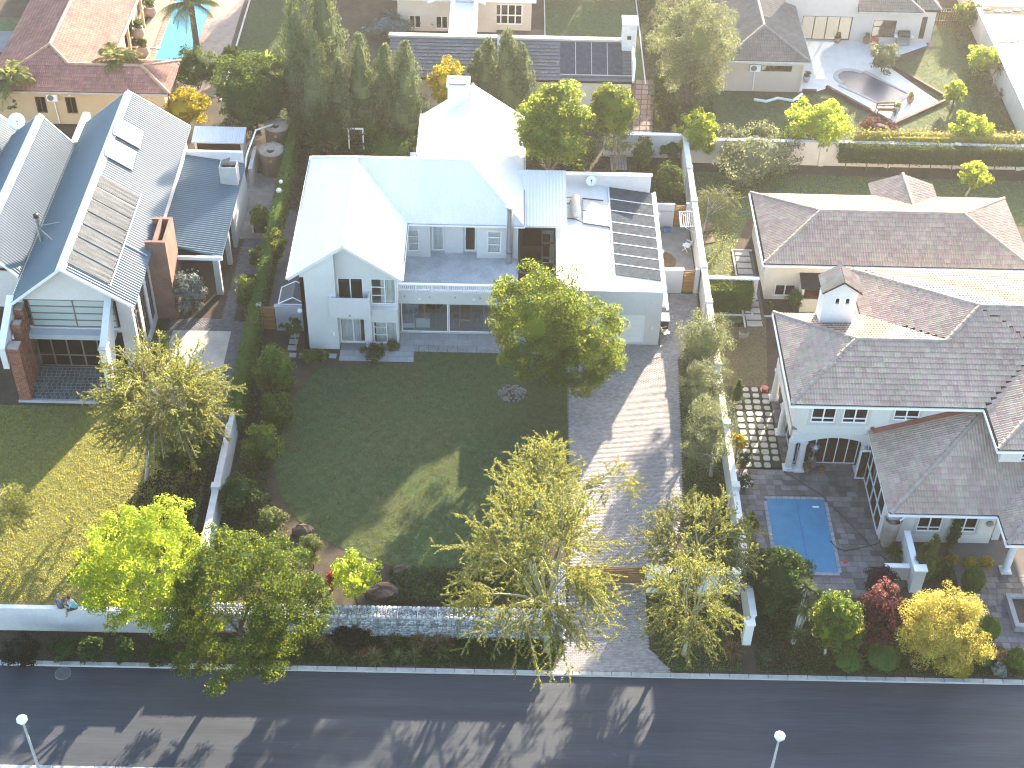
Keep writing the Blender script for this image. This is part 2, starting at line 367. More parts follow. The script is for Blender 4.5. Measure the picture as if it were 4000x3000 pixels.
def trunk(parent, m, base, top, r0, limbs=5, spread=1.5, name='trunk', bend=.15, seed=None):
    b = MB(); base = Vector(base); top = Vector(top); d = top - base; pts = []; k = 5
    off = Vector((random.uniform(-1, 1), random.uniform(-1, 1), 0)) * bend * d.length
    for i in range(k + 1): t = i / k; pts.append(base + d * t + off * math.sin(PI * t) * .5)
    b.tube(pts, [r0 * (1.25 - .7 * i / k) if i else r0 * 1.6 for i in range(k + 1)], 8)
    for i in range(limbs):
        a = 2 * PI * i / limbs + random.uniform(-.4, .4); s0 = base + d * random.uniform(.55, .9) + off * .3
        e = s0 + Vector((math.cos(a) * spread, math.sin(a) * spread, spread * random.uniform(.5, 1.0))); mid = (s0 + e) / 2 + Vector((0, 0, spread * .12))
        b.tube([s0, mid, e], [r0 * .5, r0 * .32, r0 * .12], 6)
    return b.build(name, m, parent, True)
def bb(x0, y0, x1, y1, zb, squash=1.0):
    """crown from its outline in the survey picture and the height of its underside -> centre, radii"""
    cx, cyy = (x0 + x1) / 2, (y0 + y1) / 2; ph = dep(cyy); zc = zb + 1
    for _ in range(6):
        X, Y = at(cx, cyy, zc); dist = math.sqrt(X * X + Y * Y + (CAM_H - zc) ** 2); mpp = dist / (FPX / S)
        rx = (x1 - x0) / 2 * mpp; ev = (y1 - y0) / 2 * mpp; ry = rx * squash
        q = max(ev * ev - (ry * math.sin(ph)) ** 2, (.3 * rx) ** 2) ; rz = min(math.sqrt(q) / math.cos(ph), 1.6 * rx); zc = zb + rz
    return (X, Y, zc), (rx, ry, rz)
def broadleaf(name, label, cat, box, zb, m, bark, n=7000, leaf=.16, clumps=120, cr=.2, base=None, r0=.14, group=None, squash=1.0, limbs=5, **kw):
    c, rad = bb(*box, zb, squash); bx, by = base or (c[0], c[1])
    t = thing(name, label, cat, (bx, by, 0), group)
    crown(t, m, c, rad, n, leaf, clumps, cr, **kw)
    trunk(t, bark, (bx, by, -.05), (c[0] * .5 + bx * .5, c[1] * .5 + by * .5, max(zb + rad[2] * .5, .5)), r0, limbs, rad[0] * .45)
    return t
def bush(name, label, cat, box, zb, m, n=2500, leaf=.12, clumps=40, cr=.3, core=.55, group=None, bark=None, squash=1.0, **kw):
    c, rad = bb(*box, zb, squash); t = thing(name, label, cat, (c[0], c[1], 0), group)
    crown(t, m, c, rad, n, leaf, clumps, cr, core=core, zmin=kw.pop('zmin', -.8), name='foliage', **{'lump': .3, 'inner': .5, **kw})
    b = MB()
    for i in range(3): a = 2.1 * i; b.tube([(c[0] + .05 * math.cos(a), c[1] + .05 * math.sin(a), -.03), (c[0] + rad[0] * .35 * math.cos(a), c[1] + rad[1] * .35 * math.sin(a), c[2])], [.04, .02], 5)
    b.build('stem', bark or MATS['bark'], t); return t
def feathery(label, box, zb, base, m, bark, boughs=70, tl=1.5, per=56, r0=.16, group=None, leaf=.085, zmin=-.35, droop=.12, fill=3000):
    """fever tree: pale trunk, spreading limbs, long boughs with side plumes set with tiny leaflets"""
    c, rad = bb(*box, zb); c = np.array(c); rad = np.array(rad); bx, by = base; t = thing('fever_tree', label, 'tree', (bx, by, 0), group)
    top = Vector((bx * .7 + c[0] * .3, by * .7 + c[1] * .3, c[2] - rad[2] * .55)); b = MB(); B0 = Vector((bx, by, -.05))
    b.tube([B0, B0.lerp(top, .35) + Vector((.06, .03, 0)), B0.lerp(top, .7), top], [r0 * 1.25, r0 * 1.05, r0 * .95, r0 * .85], 9)
    hubs = []
    for i in range(11):
        a = 2 * PI * i / 11 + random.uniform(-.25, .25); z = random.uniform(-.25, .5); q = random.uniform(.25, .5)
        h = Vector((c[0] + rad[0] * q * math.cos(a), c[1] + rad[1] * q * math.sin(a), c[2] + rad[2] * z)); mid = top.lerp(h, .5) + Vector((random.uniform(-.2, .2), random.uniform(-.2, .2), .2)); hubs.append(h)
        b.tube([top.lerp(B0, .06 * (i % 3)), mid, h], [r0 * .55, r0 * .36, r0 * .2], 6, False)
    H_ = np.array([list(h) for h in hubs]); d = rdir(boughs, zmin); A = []
    for i in range(boughs):
        e = c + d[i] * rad * rng.uniform(.72, 1.22); k = int(np.argmin(((H_ - (c + d[i] * rad * .45)) ** 2).sum(1) + rng.random(len(H_)) * .6)); s0 = H_[k]; L_ = np.linalg.norm(e - s0); mid = s0 + (e - s0) * .5 + np.array([0, 0, .16 * L_]); e = e - np.array([0, 0, droop * .3 * L_])
        if i % 2 == 0: b.tube([s0, mid, e], [r0 * .15, r0 * .09, .008], 4, False)
        bez = lambda s: (s0 * (1 - s) ** 2 + 2 * mid * s * (1 - s) + e * s * s); tan = unit((e - s0)[None])[0]; A.append((bez(.3), bez(.62), e))
        for s in np.arange(.22, .98, .30 / max(L_, .6)):
            p = bez(s); w = rng.normal(size=3) * np.array([1, 1, .55]); w -= tan * (w @ tan); w = w / np.linalg.norm(w); ll = tl * rng.uniform(.22, .62) * (1.15 - .6 * s); q = p + (tan * .75 + w * .8) * ll; A.append((p, (p + q) / 2 + np.array([0, 0, .04 * ll]), q - np.array([0, 0, droop * .35 * ll])))
    b.build('trunk', bark, t, True); P = []; T = []
    for p, mm, q in A:
        L_ = np.linalg.norm(q - p); nn = max(5, int(per * L_)); s = rng.random(nn)[:, None]; P.append(p * (1 - s) ** 2 + 2 * mm * s * (1 - s) + q * s * s + rng.normal(size=(nn, 3)) * .024); T.append(np.repeat(unit((q - p)[None]), nn, 0))
    P = np.concatenate(P); T = np.concatenate(T); n = len(P); V, F = leaf_quads(P, rng.normal(size=(n, 3)) + np.array([0, 0, .6]), leaf * rng.uniform(.7, 1.4, n), .5, droop=T)
    arr_mesh('crown', V, F, m, t, rng.random(n)); crown(t, m, c, rad * .72, fill, .085, 90, .26, asp=.3, name='inner_foliage', inner=.2, jit=.8); return t
def conifer(label, cx, cy_, h, r, m, bark, n=5200, group=None, leaf=.3, name='conifer_tree', tips=1, zb=.3):
    t = thing(name, label, 'tree', (cx, cy_, 0), group); k = int(90 * h / 8); z = rng.random(k) ** .85; a = rng.uniform(0, 6.28, k)
    prof = lambda q: np.clip(1.25 * (1 - q) ** .72, 0, 1) * np.clip(.6 + 1.6 * q, 0, 1)
    rr = r * prof(z) * rng.uniform(.55, 1.0, k); C = np.stack([cx + rr * np.cos(a), cy_ + rr * np.sin(a), zb + z * (h - zb)], 1); cr = .16 * r + .26 * r * (1 - z)
    idx = rng.choice(k, n, p=(cr + .12) ** 1.3 / ((cr + .12) ** 1.3).sum()); e = rdir(n); P = C[idx] + e * (cr[idx] * rng.random(n) ** .45)[:, None]
    out = np.stack([np.cos(a), np.sin(a), np.zeros(k)], 1)[idx]
    V, F = leaf_quads(P, out * .6 + e * .7 + rng.normal(size=(n, 3)) * .4, leaf * rng.uniform(.6, 1.2, n), .32, droop=out * .5 + np.array([0, 0, .9]))
    Q = 9; V2 = []; lv = 9
    for i in range(lv + 1):
        q = i / lv
        for j in range(Q): w = 2 * PI * j / Q; g = r * .62 * float(prof(np.array(q))) * random.uniform(.85, 1.1) + .02; V2.append((cx + g * math.cos(w), cy_ + g * math.sin(w), zb + q * (h - zb) * .93))
    F2 = np.array([(i * Q + j, i * Q + (j + 1) % Q, (i + 1) * Q + (j + 1) % Q, (i + 1) * Q + j) for i in range(lv) for j in range(Q)], dtype=np.int32)
    F = np.concatenate([F, F2 + len(V)]); V = np.concatenate([V, np.array(V2)]); arr_mesh('crown', V, F, m, t, rng.random(len(F)))
    MB().tube([(cx, cy_, -.05), (cx, cy_, h * .6)], [.16, .05], 7).build('trunk', bark, t); return t
def palm(label, base, h, fr, m, bark, n=16, L_=2.2, r0=.16, group=None, name='palm_tree', lean=(0, 0)):
    bx, by = base; t = thing(name, label, 'palm', (bx, by, 0), group); top = Vector((bx + lean[0], by + lean[1], h)); B0 = Vector((bx, by, -.05))
    pts = [B0.lerp(top, i / 8) for i in range(9)]; MB().tube(pts, [r0 * (1.25 - .4 * i / 8) * (1 + .06 * (i % 2)) for i in range(9)], 9).build('trunk', bark, t)
    for i in range(n):
        a = 2 * PI * i / n * 1.0 + random.uniform(-.2, .2); el = random.uniform(.25, 1.3); o = np.array([math.cos(a), math.sin(a), 0]); sid = np.array([-math.sin(a), math.cos(a), 0]); K = 9; sp = []
        LL = L_ * random.uniform(.8, 1.1)
        for k in range(K + 1): s = k / K; sp.append(np.array(top) + o * LL * (s * math.cos(el) * (1 - .12 * s)) + np.array([0, 0, LL * (s * math.sin(el) - .62 * s * s)]))
        sp = np.array(sp); V = []; 
        for side in (-1, 1):
            for k in range(22):
                s = .12 + .86 * k / 22; j = s * K; i0 = int(j); p = sp[i0] + (sp[min(i0 + 1, K)] - sp[i0]) * (j - i0); dd = unit((sp[min(i0 + 1, K)] - sp[i0])[None])[0]
                ll = .48 * LL / 2.2 * math.sin(PI * min(.98, .18 + .8 * s)) ; q = p + (sid * side * .8 + dd * .6 + np.array([0, 0, -.45 + random.uniform(-.1, .1)])) * ll; w = dd * .05
                V += [p - w, p + w, q + w * .3, q - w * .3]
        for k in range(K): V += [sp[k] - sid * .03, sp[k] + sid * .03, sp[k + 1] + sid * .02, sp[k + 1] - sid * .02]
        V = np.array(V); arr_mesh('frond', V, np.arange(len(V), dtype=np.int32).reshape(-1, 4), m, t, rng.random(len(V) // 4))
    return t
def spiky(parent, c, m, n=46, L_=.7, w=.05, name='leaf_rosette', zmin=-.25):
    d = rdir(n, zmin); sd_ = unit(np.cross(d, np.array([0, 0, 1.0]) + 1e-3)); c = np.array(c); l = L_ * rng.uniform(.75, 1.1, n)[:, None]; dr = np.array([0, 0, -.18]) * l
    mid = c + d * l * .55; tip = c + d * l + dr; V = np.stack([c + d * .03 - sd_ * w * .4, c + d * .03 + sd_ * w * .4, mid + sd_ * w * .5, mid - sd_ * w * .5, mid - sd_ * w * .5, mid + sd_ * w * .5, tip + sd_ * .006, tip - sd_ * .006], 1).reshape(-1, 3)
    return arr_mesh(name, V, np.arange(len(V), dtype=np.int32).reshape(-1, 4), m, parent, np.repeat(rng.random(n), 2))
def carpet(name, poly, m, n, leaf=.12, h=.18, label=None, z0=0.0, asp=.55, up=1.0, clump=0.0):
    """low ground cover filling a polygon, one mass of leaves"""
    x0, x1 = min(p[0] for p in poly), max(p[0] for p in poly); y0, y1 = min(p[1] for p in poly), max(p[1] for p in poly)
    X = rng.uniform(x0, x1, n * 3); Y = rng.uniform(y0, y1, n * 3)
    if clump: X = np.where(rng.random(n * 3) < .7, np.round(X / clump) * clump + rng.normal(size=n * 3) * clump * .22, X); Y = Y + 0
    k = inpoly_np(X, Y, poly); X, Y = X[k][:n], Y[k][:n]; n = len(X)
    hh = h * (.35 + .65 * (.5 + .25 * (np.sin(X * 2.3 + Y * 1.1) + np.sin(Y * 3.1 - X * 1.7)))); P = np.stack([X, Y, z0 + hh * rng.random(n) ** .5 + .02], 1)
    V, F = leaf_quads(P, rng.normal(size=(n, 3)) * .7 + np.array([0, 0, up]), leaf * rng.uniform(.6, 1.3, n), asp); o = arr_mesh(name, V, F, m, None, rng.random(n)); o['kind'] = 'stuff'
    if label: o['label'] = label
    return o
def grass(name, poly, m, dens, h=.06, w=.035, z0=.02, label=None, holes=()):
    x0, x1 = min(p[0] for p in poly), max(p[0] for p in poly); y0, y1 = min(p[1] for p in poly), max(p[1] for p in poly); n = int((x1 - x0) * (y1 - y0) * dens)
    X = rng.uniform(x0, x1, n); Y = rng.uniform(y0, y1, n); k = inpoly_np(X, Y, poly)
    for q in holes: k &= ~inpoly_np(X, Y, q)
    X, Y = X[k], Y[k]; n = len(X); a = rng.uniform(0, 6.28, n); hh = h * rng.uniform(.5, 1.3, n) * (1 + .35 * np.sin(X * 5 + np.sin(Y * 4)) * np.sin(Y * 6 + 1)); c, s = np.cos(a) * w, np.sin(a) * w; l = rng.normal(size=(n, 2)) * h * .5
    V = np.stack([np.stack([X - c, Y - s, np.full(n, z0 - .005)], 1), np.stack([X + c, Y + s, np.full(n, z0 - .005)], 1), np.stack([X + l[:, 0], Y + l[:, 1], z0 + hh], 1)], 1).reshape(-1, 3)
    o = arr_mesh(name, V, np.arange(3 * n, dtype=np.int32).reshape(-1, 3), m, None, rng.random(n)); o['kind'] = 'stuff'
    if label: o['label'] = label
    return o
def hedge(parent, x0, y0, x1, y1, z0, z1, m, n, leaf=.11, name='foliage', jit=.09, corem=True):
    A = np.array([(y1 - y0) * (x1 - x0), (x1 - x0) * (z1 - z0), (x1 - x0) * (z1 - z0), (y1 - y0) * (z1 - z0), (y1 - y0) * (z1 - z0)]); f = rng.choice(5, n, p=A / A.sum()); U = rng.random((n, 3)); P = np.array([x0, y0, z0]) + U * np.array([x1 - x0, y1 - y0, z1 - z0])
    P[f == 0, 2] = z1; P[f == 1, 1] = y0; P[f == 2, 1] = y1; P[f == 3, 0] = x0; P[f == 4, 0] = x1; Nn = np.array([(0, 0, 1), (0, -1, 0), (0, 1, 0), (-1, 0, 0), (1, 0, 0)], float)[f]
    P = P + Nn * (rng.normal(size=n) * jit * .6 + .05 * np.sin(P[:, 0] * 3 + P[:, 1] * 2.3))[:, None] + rng.normal(size=(n, 3)) * jit * .4
    V, F = leaf_quads(P, Nn + .6 * rng.normal(size=(n, 3)) + np.array([0, 0, .3]), leaf * rng.uniform(.7, 1.3, n)); g = .03
    b = [(x0 + g, y0 + g, z0), (x1 - g, y0 + g, z0), (x1 - g, y1 - g, z0), (x0 + g, y1 - g, z0), (x0 + g, y0 + g, z1 - g), (x1 - g, y0 + g, z1 - g), (x1 - g, y1 - g, z1 - g), (x0 + g, y1 - g, z1 - g)]
    F2 = np.array([(4, 5, 6, 7), (0, 1, 5, 4), (1, 2, 6, 5), (2, 3, 7, 6), (3, 0, 4, 7)], dtype=np.int32); F = np.concatenate([F, F2 + len(V)]); V = np.concatenate([V, np.array(b)])
    return arr_mesh(name, V, F, m, parent, rng.random(len(F)))
# ------------------------------------------------------------------ materials
WHITE = mat('white_wall', (.57, .57, .555), .85, .03, .6, spots=.03)
ROOFW = mat('white_roof', (.655, .645, .635), .5, .035, .5, spec=.3, spots=.03)
TRIMW = mat('white_trim', (.78, .79, .79), .45, .02)
CREAM = mat('cream_wall', (.60, .55, .46), .85, .04, .5, spots=.03)
PEACH = mat('peach_wall', (.60, .47, .39), .85, .04, .5)
OCHRE = mat('ochre_wall', (.50, .37, .22), .85, .05, .5)
BEIGE = mat('beige_wall', (.55, .50, .43), .88, .06, .7, spots=.05)
GREYW = mat('grey_wall', (.40, .42, .43), .88, .06, .6, spots=.05)
GALV = mat('grey_roof_metal', (.075, .125, .155), .5, .05, .4, spec=.3)
RIDGEM = mat('ridge_metal', (.66, .66, .66), .45, .03)
ASPH = mat('asphalt', (.036, .043, .054), .8, .14, .9, spots=.14, bump=.15, bscale=60, stretch=(.06, 1.3, 1), col2=(.026, .031, .039))
CONC = mat('concrete', (.42, .41, .39), .9, .10, 1.2, spots=.10)
SOIL = mat('soil', (.055, .042, .028), .95, .25, .8, spots=.3)
VERGE = mat('verge_soil', (.065, .055, .038), .95, .3, .9, spots=.35)
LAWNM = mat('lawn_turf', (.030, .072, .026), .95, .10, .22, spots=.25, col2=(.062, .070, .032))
LAWNS = mat('lawn_sunlit', (.10, .115, .034), .95, .18, .3, spots=.28, col2=(.14, .125, .05))  # lighter, yellower turf copy: sunlight put into the colour
PAVER = mat('brick_paver', (.255, .24, .235), .85, .08, .5, rnd=.20)
PAVEJ = mat('paver_joint', (.185, .175, .17), .95, .1, 2)
DKPAV = mat('dark_paver', (.105, .11, .12), .85, .10, .6, rnd=.22)
SLATE = mat('slate_tile', (.060, .075, .075), .55, .2, 1.2, rnd=.35, hue=.05)
GROUT = mat('pale_grout', (.24, .25, .24), .9, .1)
DECK = mat('mixed_slate', (.135, .125, .12), .6, .2, .9, rnd=.42, hue=.06)
DECKJ = mat('slate_joint', (.11, .10, .095), .9, .1)
SLAB = mat('paving_slab', (.27, .285, .29), .85, .08, 1.0, rnd=.08)
STEP = mat('stepping_stone', (.40, .36, .31), .9, .10, 1.5, rnd=.10)
GABI = mat('gabion_stone', (.34, .36, .37), .85, .2, 3, rnd=.40)
GABJ = mat('gabion_core', (.07, .07, .07), .95, .1)
BRICK = mat('red_brick', (.22, .082, .048), .9, .15, 3, rnd=.30, hue=.02)
MORT = mat('mortar', (.30, .26, .23), .95, .1)
TERRA = mat('terracotta', (.34, .15, .09), .8, .15, 3)
TILEG = mat('grey_tile', (.37, .28, .225), .75, .10, .25, rnd=.13, hue=.03, spots=.05, spec=.2)
TILEB = mat('grey_tile_base', (.03, .026, .025), .9, .1)  # near-black base paints the shade gaps between tile courses; other bases likewise
mat('grey_tile_cap', (.26, .22, .19), .8, .10, 2, rnd=.12)
TILEO = mat('orange_tile', (.27, .13, .10), .8, .14, .5, rnd=.15, hue=.02)
TILEOB = mat('orange_tile_base', (.03, .015, .012), .9, .1)
mat('orange_tile_cap', (.30, .19, .13), .8, .1, 2, rnd=.12)
TILES = mat('slate_grey_tile', (.135, .13, .132), .75, .10, .4, rnd=.10)
TILESB = mat('slate_grey_base', (.012, .012, .015), .9, .1)
mat('slate_grey_tile_cap', (.12, .12, .12), .8, .1, 2, rnd=.12)
TILET = mat('taupe_tile', (.17, .145, .125), .8, .10, .4, rnd=.12, hue=.02)
TILETB = mat('taupe_tile_base', (.03, .026, .023), .9, .1)
mat('taupe_tile_cap', (.21, .18, .16), .8, .1, 2, rnd=.12)
DARK = mat('dark_frame', (.035, .032, .03), .5, .1)
BLACK = mat('black_plastic', (.015, .016, .018), .45, .2)
PANEL = mat('solar_mat', (.058, .072, .090), .95, .2, 3, spec=.05)
PANELW = mat('weathered_mat', (.048, .053, .058), .95, .25, 1.6, spots=.5, col2=(.12, .128, .135), stretch=(.6, 3.5, 1), spec=.08)
SOLG = mat('collector_glass', (.15, .17, .21), .12, .1, 2, spec=.8)
STEEL = mat('steel', (.50, .50, .50), .3, .08, 2, metal=.9)
BARK = mat('bark', (.10, .08, .06), .95, .25, 5)
PALEB = mat('pale_bark', (.30, .30, .17), .9, .2, 5)
WHITB = mat('white_bark', (.36, .33, .28), .9, .2, 5)
WOODO = mat('orange_wood', (.33, .165, .05), .65, .2, 4, rnd=.22, stretch=(2, 2, 12))
WOODB = mat('brown_wood', (.13, .055, .03), .7, .25, 4, rnd=.2)
WOODG = mat('grey_wood', (.22, .20, .18), .85, .2, 4)
FABW = mat('curtain', (.93, .94, .93), .95, .03)
POOLB = mat('pool_cover', (.026, .185, .32), .5, .10, 1.2, spots=.08)
POOLL = mat('pool_water_blue', (.03, .30, .52), .08, .06, .8, spec=.5, bump=.08, bscale=6)
POOLD = mat('pool_water_dark', (.055, .07, .105), .35, .08, .8, spec=.5, bump=.06, bscale=6)
BLUEP = mat('blue_plastic', (.05, .22, .42), .5, .1)
REDP = mat('red_enamel', (.35, .02, .03), .35, .1)
SKIN = mat('skin', (.42, .25, .17), .6, .05)
INT = mat('interior', (.16, .15, .14), .9, .1)
TANK = mat('tank_plastic', (.185, .125, .075), .55, .08, 1)
TANKT = mat('tank_top', (.30, .25, .205), .6, .08, 1)
YEL = mat('yellow_print', (.55, .33, .02), .6, .1)
DOORR = mat('dark_red_door', (.045, .014, .010), .6, .2)
REDPL = mat('red_brown_plaster', (.20, .115, .09), .9, .15, 1.2, spots=.12)
FROST = mat('frosted_glass', (.36, .42, .40), .35, .04, .6, spec=.5)
GLASS = glass_mat('window_glass', (.93, .95, .95)); GLASSD = glass_mat('tinted_glass', (.45, .48, .5))
def leafm(name, c, tr, f=.38, rnd=.32, hue=.022): return mat(name, c, .8, .10, .7, rnd=rnd, hue=hue, trans=tr, tfac=f, spec=.08)
LGRN = leafm('leaf_green', (.042, .078, .020), (.40, .48, .06), .42)
LDRK = leafm('leaf_dark', (.027, .052, .018), (.17, .25, .035), .38)
LLIM = leafm('leaf_lime', (.105, .150, .024), (.62, .72, .07), .5)
LYEL = leafm('leaf_gold', (.20, .17, .016), (.62, .50, .03), .45)
LFEV = leafm('leaf_fever', (.155, .158, .050), (.37, .39, .09), .40, .35, .03)
LOLV = leafm('leaf_olive', (.10, .120, .070), (.32, .36, .16), .38)
LCON = leafm('leaf_conifer', (.085, .118, .060), (.20, .25, .08), .28)
LMAR = leafm('leaf_maroon', (.060, .022, .026), (.17, .045, .045), .35)
LPNK = leafm('leaf_pink', (.13, .05, .05), (.38, .15, .13), .40)
LGCN = leafm('leaf_gold_conifer', (.25, .22, .05), (.75, .64, .14), .34, .3, .02)
LIVY = leafm('leaf_ivy', (.062, .11, .026), (.18, .28, .045), .36)
LSTR = leafm('leaf_strap', (.10, .115, .040), (.20, .22, .06), .32, .4, .03)
LDRY = leafm('leaf_dry', (.17, .115, .055), (.24, .15, .06), .25, .4)
LRED = leafm('leaf_red', (.22, .05, .025), (.50, .12, .05), .4)
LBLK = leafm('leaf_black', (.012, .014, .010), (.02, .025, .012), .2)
LWHT = leafm('petal_white', (.70, .70, .66), (.6, .6, .55), .3, .08, .0)
LSIL = leafm('leaf_silver', (.14, .17, .15), (.15, .18, .15), .25)
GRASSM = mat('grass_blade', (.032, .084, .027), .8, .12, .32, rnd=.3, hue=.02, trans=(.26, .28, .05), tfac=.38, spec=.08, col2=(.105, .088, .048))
GRASSY = leafm('grass_blade_sunlit', (.13, .14, .04), (.62, .58, .11), .46, .32, .025)  # blades brightened and yellowed to carry the sunlit look

# ------------------------------------------------------------------ setting: ground, road, paving
def gsheet(name, x0, y0, x1, y1, z, m): return sheet(name, [(x0, y0), (x1, y0), (x1, y1), (x0, y1)], z, m)
gsheet('ground', -220, 45.08, 220, 360, 0, SOIL); gsheet('near_ground', -220, -80, 220, 38.82, 0, VERGE)
gsheet('road', -220, 38.82, 220, 45.08, -.11, ASPH)
for y0, z in ((44.83, .02), (38.82, .02)):
    k = tag(MB().box(-220, y0 + .01, -.2, 220, y0 + .24, -.03).build('kerb', CONC), kind='structure'); kb = block_mesh('kerb_stone', mat('kerb_concrete', (.36, .36, .345), .9, .10, 2, rnd=.10, spots=.1), .02)
    pieces('kerb_stone', kb, k, [TRS(x * .98 + .49, y0 + .125 + random.uniform(-.006, .006), -.03, .966, .235, .055 + random.uniform(0, .008)) for x in range(-32, 32)])
# main garden lawn (curved edge), other lawns
LAWN = [at(*p) for p in ((893, 784), (893, 745), (1045, 752), (1228, 800), (1228, 1010), (1226, 1130), (1120, 1215), (1000, 1228), (850, 1224), (760, 1196), (690, 1160), (640, 1122), (606, 1068), (590, 1010), (600, 930), (640, 850), (690, 796))]
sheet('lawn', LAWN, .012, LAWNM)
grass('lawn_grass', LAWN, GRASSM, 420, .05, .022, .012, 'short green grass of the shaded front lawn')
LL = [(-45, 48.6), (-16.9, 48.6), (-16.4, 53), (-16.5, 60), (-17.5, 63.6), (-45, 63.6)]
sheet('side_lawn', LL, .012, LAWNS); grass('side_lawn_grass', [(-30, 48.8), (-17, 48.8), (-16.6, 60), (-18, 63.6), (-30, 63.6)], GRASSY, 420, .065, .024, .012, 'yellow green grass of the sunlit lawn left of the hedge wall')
def lawn(nm, P, m, gm, d, label): sheet(nm, P, .012, m); grass(nm + '_grass', P, gm, d, .05, .03, .012, label)
lawn('back_lawn', [(13.3, 72.3), (15.7, 72.3), (15.7, 80.5), (17, 84), (42, 84), (42, 89.4), (13.3, 89.8)], LAWNM, GRASSY, 120, 'grass behind the long low tiled building')
lawn('small_lawn', [(13.35, 66.6), (16.3, 66.6), (17, 73.2), (13.35, 72.2)], mat('worn_turf', (.075, .07, .034), .95, .2, .5, spots=.25, col2=(.11, .075, .045)), GRASSM, 120, 'worn grass beside the olive trees and the two storey house')
lawn('pool_lawn', [(14, 92.2), (38.6, 92.2), (38.6, 116), (35.6, 116), (35.2, 108.6), (31, 105.5), (33.5, 100.6), (29.5, 96.6), (25.2, 101.0), (23.4, 101), (16.5, 101.2), (14, 103)], LAWNM, GRASSM, 110, 'grass round the pool terrace of the beige house')
lawn('court_lawn', [(3.15, 101.8), (10.9, 101.8), (10.8, 116), (3.15, 116)], LAWNM, GRASSM, 90, 'grass behind the grey tiled roof with four black mats')
lawn('strip_lawn', [(-21.7, 97.5), (-15.5, 94.5), (-16.2, 116), (-21.7, 116)], mat('dark_turf', (.026, .046, .016), .95, .12, .4, spots=.2), GRASSM, 60, 'dark strip of grass beside the blue pool')
# driveway of small brick pavers
DRV = [(4.1, 70.3), (10.0, 70.3), (10.0, 75.55), (12.78, 75.55), (12.6, 72.5), (11.0, 69), (10.65, 61.8), (10.4, 57.4), (9.7, 53.4), (7.9, 51.2), (7.85, 46.6), (8.9, 45.1), (3.0, 45.1), (3.55, 46.2), (3.9, 51), (4.1, 54.4)]
drv = sheet('driveway', DRV, .006, PAVEJ); pm = block_mesh('paver', PAVER, .03); ms = []; j = 0; y = 45.14
while y < 75.5:
    x = 2.9 + (.104 if j % 2 else 0)
    while x < 12.8:
        if inpoly(x, y, DRV): ms.append(TRS(x, y, .006, .201, .099, .012 + .006 * random.random()))
        x += .208
    y += .105; j += 1
pieces('paver', pm, drv, ms)
yard = gsheet('yard_paving', 9.95, 75.85, 12.8, 83.0, .006, mat('yard_brick', (.23, .225, .22), .9, .12, 1.5, spots=.2))
LDV = [(-21.2, 66.2), (-20.9, 71.8), (-18.9, 72.0), (-17.75, 72.0), (-17.55, 80.5), (-16.1, 80.5), (-15.6, 76.8), (-16.9, 76.5), (-17.0, 71.9), (-15.65, 71.6), (-15.65, 57.5), (-17.6, 63.5), (-20.5, 63.9)]
ldv = sheet('side_paving', LDV, .006, mat('dark_joint', (.06, .06, .062), .95, .1, 2)); dm = block_mesh('paver', DKPAV, .03); ms = []; j = 0; y = 57.6
while y < 80.5:
    x = -21.2 + (.11 if j % 2 else 0)
    while x < -15.6:
        if inpoly(x, y, LDV): ms.append(TRS(x, y, .006, .212, .104, .010 + .006 * random.random()))
        x += .22
    y += .11; j += 1
pieces('paver', dm, ldv, ms, 200)
def tiles(parent, nm, m, x0, y0, x1, y1, sx, sy, z, gap=.012, th=.014, skip=None, off=True, jit=0.0, limit=300):
    bm = block_mesh(nm, m, .02); ms = []; y = y0; j = 0
    while y < y1 - .02:
        hy = min(sy, y1 - y); x = x0 - (sx / 2 if off and j % 2 else 0)
        while x < x1 - .02:
            w = sx * (1 + random.uniform(-jit, jit)); a, b = max(x, x0), min(x + w, x1)
            if b - a > .05 and hy > .05 and not (skip and skip((a + b) / 2, y + hy / 2)): ms.append(TRS((a + b) / 2, y + hy / 2, z, b - a - gap, hy - gap, th + random.uniform(0, .006)))
            x += w
        y += sy; j += 1
    pieces(nm, bm, parent, ms, limit)
pat = sheet('patio', [(-9.95, 68.2), (-5.35, 68.2), (-5.35, 69.75), (3.6, 69.75), (3.6, 71.0), (-6.4, 71.0), (-6.4, 69.9), (-9.95, 69.9)], .008, mat('slab_joint', (.17, .18, .18), .9, .1))
tiles(pat, 'paving_slab', SLAB, -9.95, 68.2, -5.35, 69.2, .6, .5, .008); tiles(pat, 'paving_slab', SLAB, -6.3, 69.2, 3.6, 70.95, .6, .58, .008)
stp = sheet('stepping_path', [(-13.2, 68.2), (-10.1, 68.2), (-10.1, 69.0), (-12.5, 69.0), (-12.5, 73), (-13.2, 73)], .004, SOIL); sm = block_mesh('stepping_slab', SLAB, .02)
pieces('stepping_slab', sm, stp, [TRS(-12.85 + .62 * i, 68.62, .004, .46, .42, .03) for i in range(5)] + [TRS(-12.95 + .02 * i, 69.3 + .62 * i, .004, .55, .46, .03) for i in range(5)])
gsheet('side_passage', -15.0, 72.9, -12.2, 84, .005, mat('passage_paving', (.10, .11, .12), .9, .15, 1.2))  # passage paving in plain dark grey
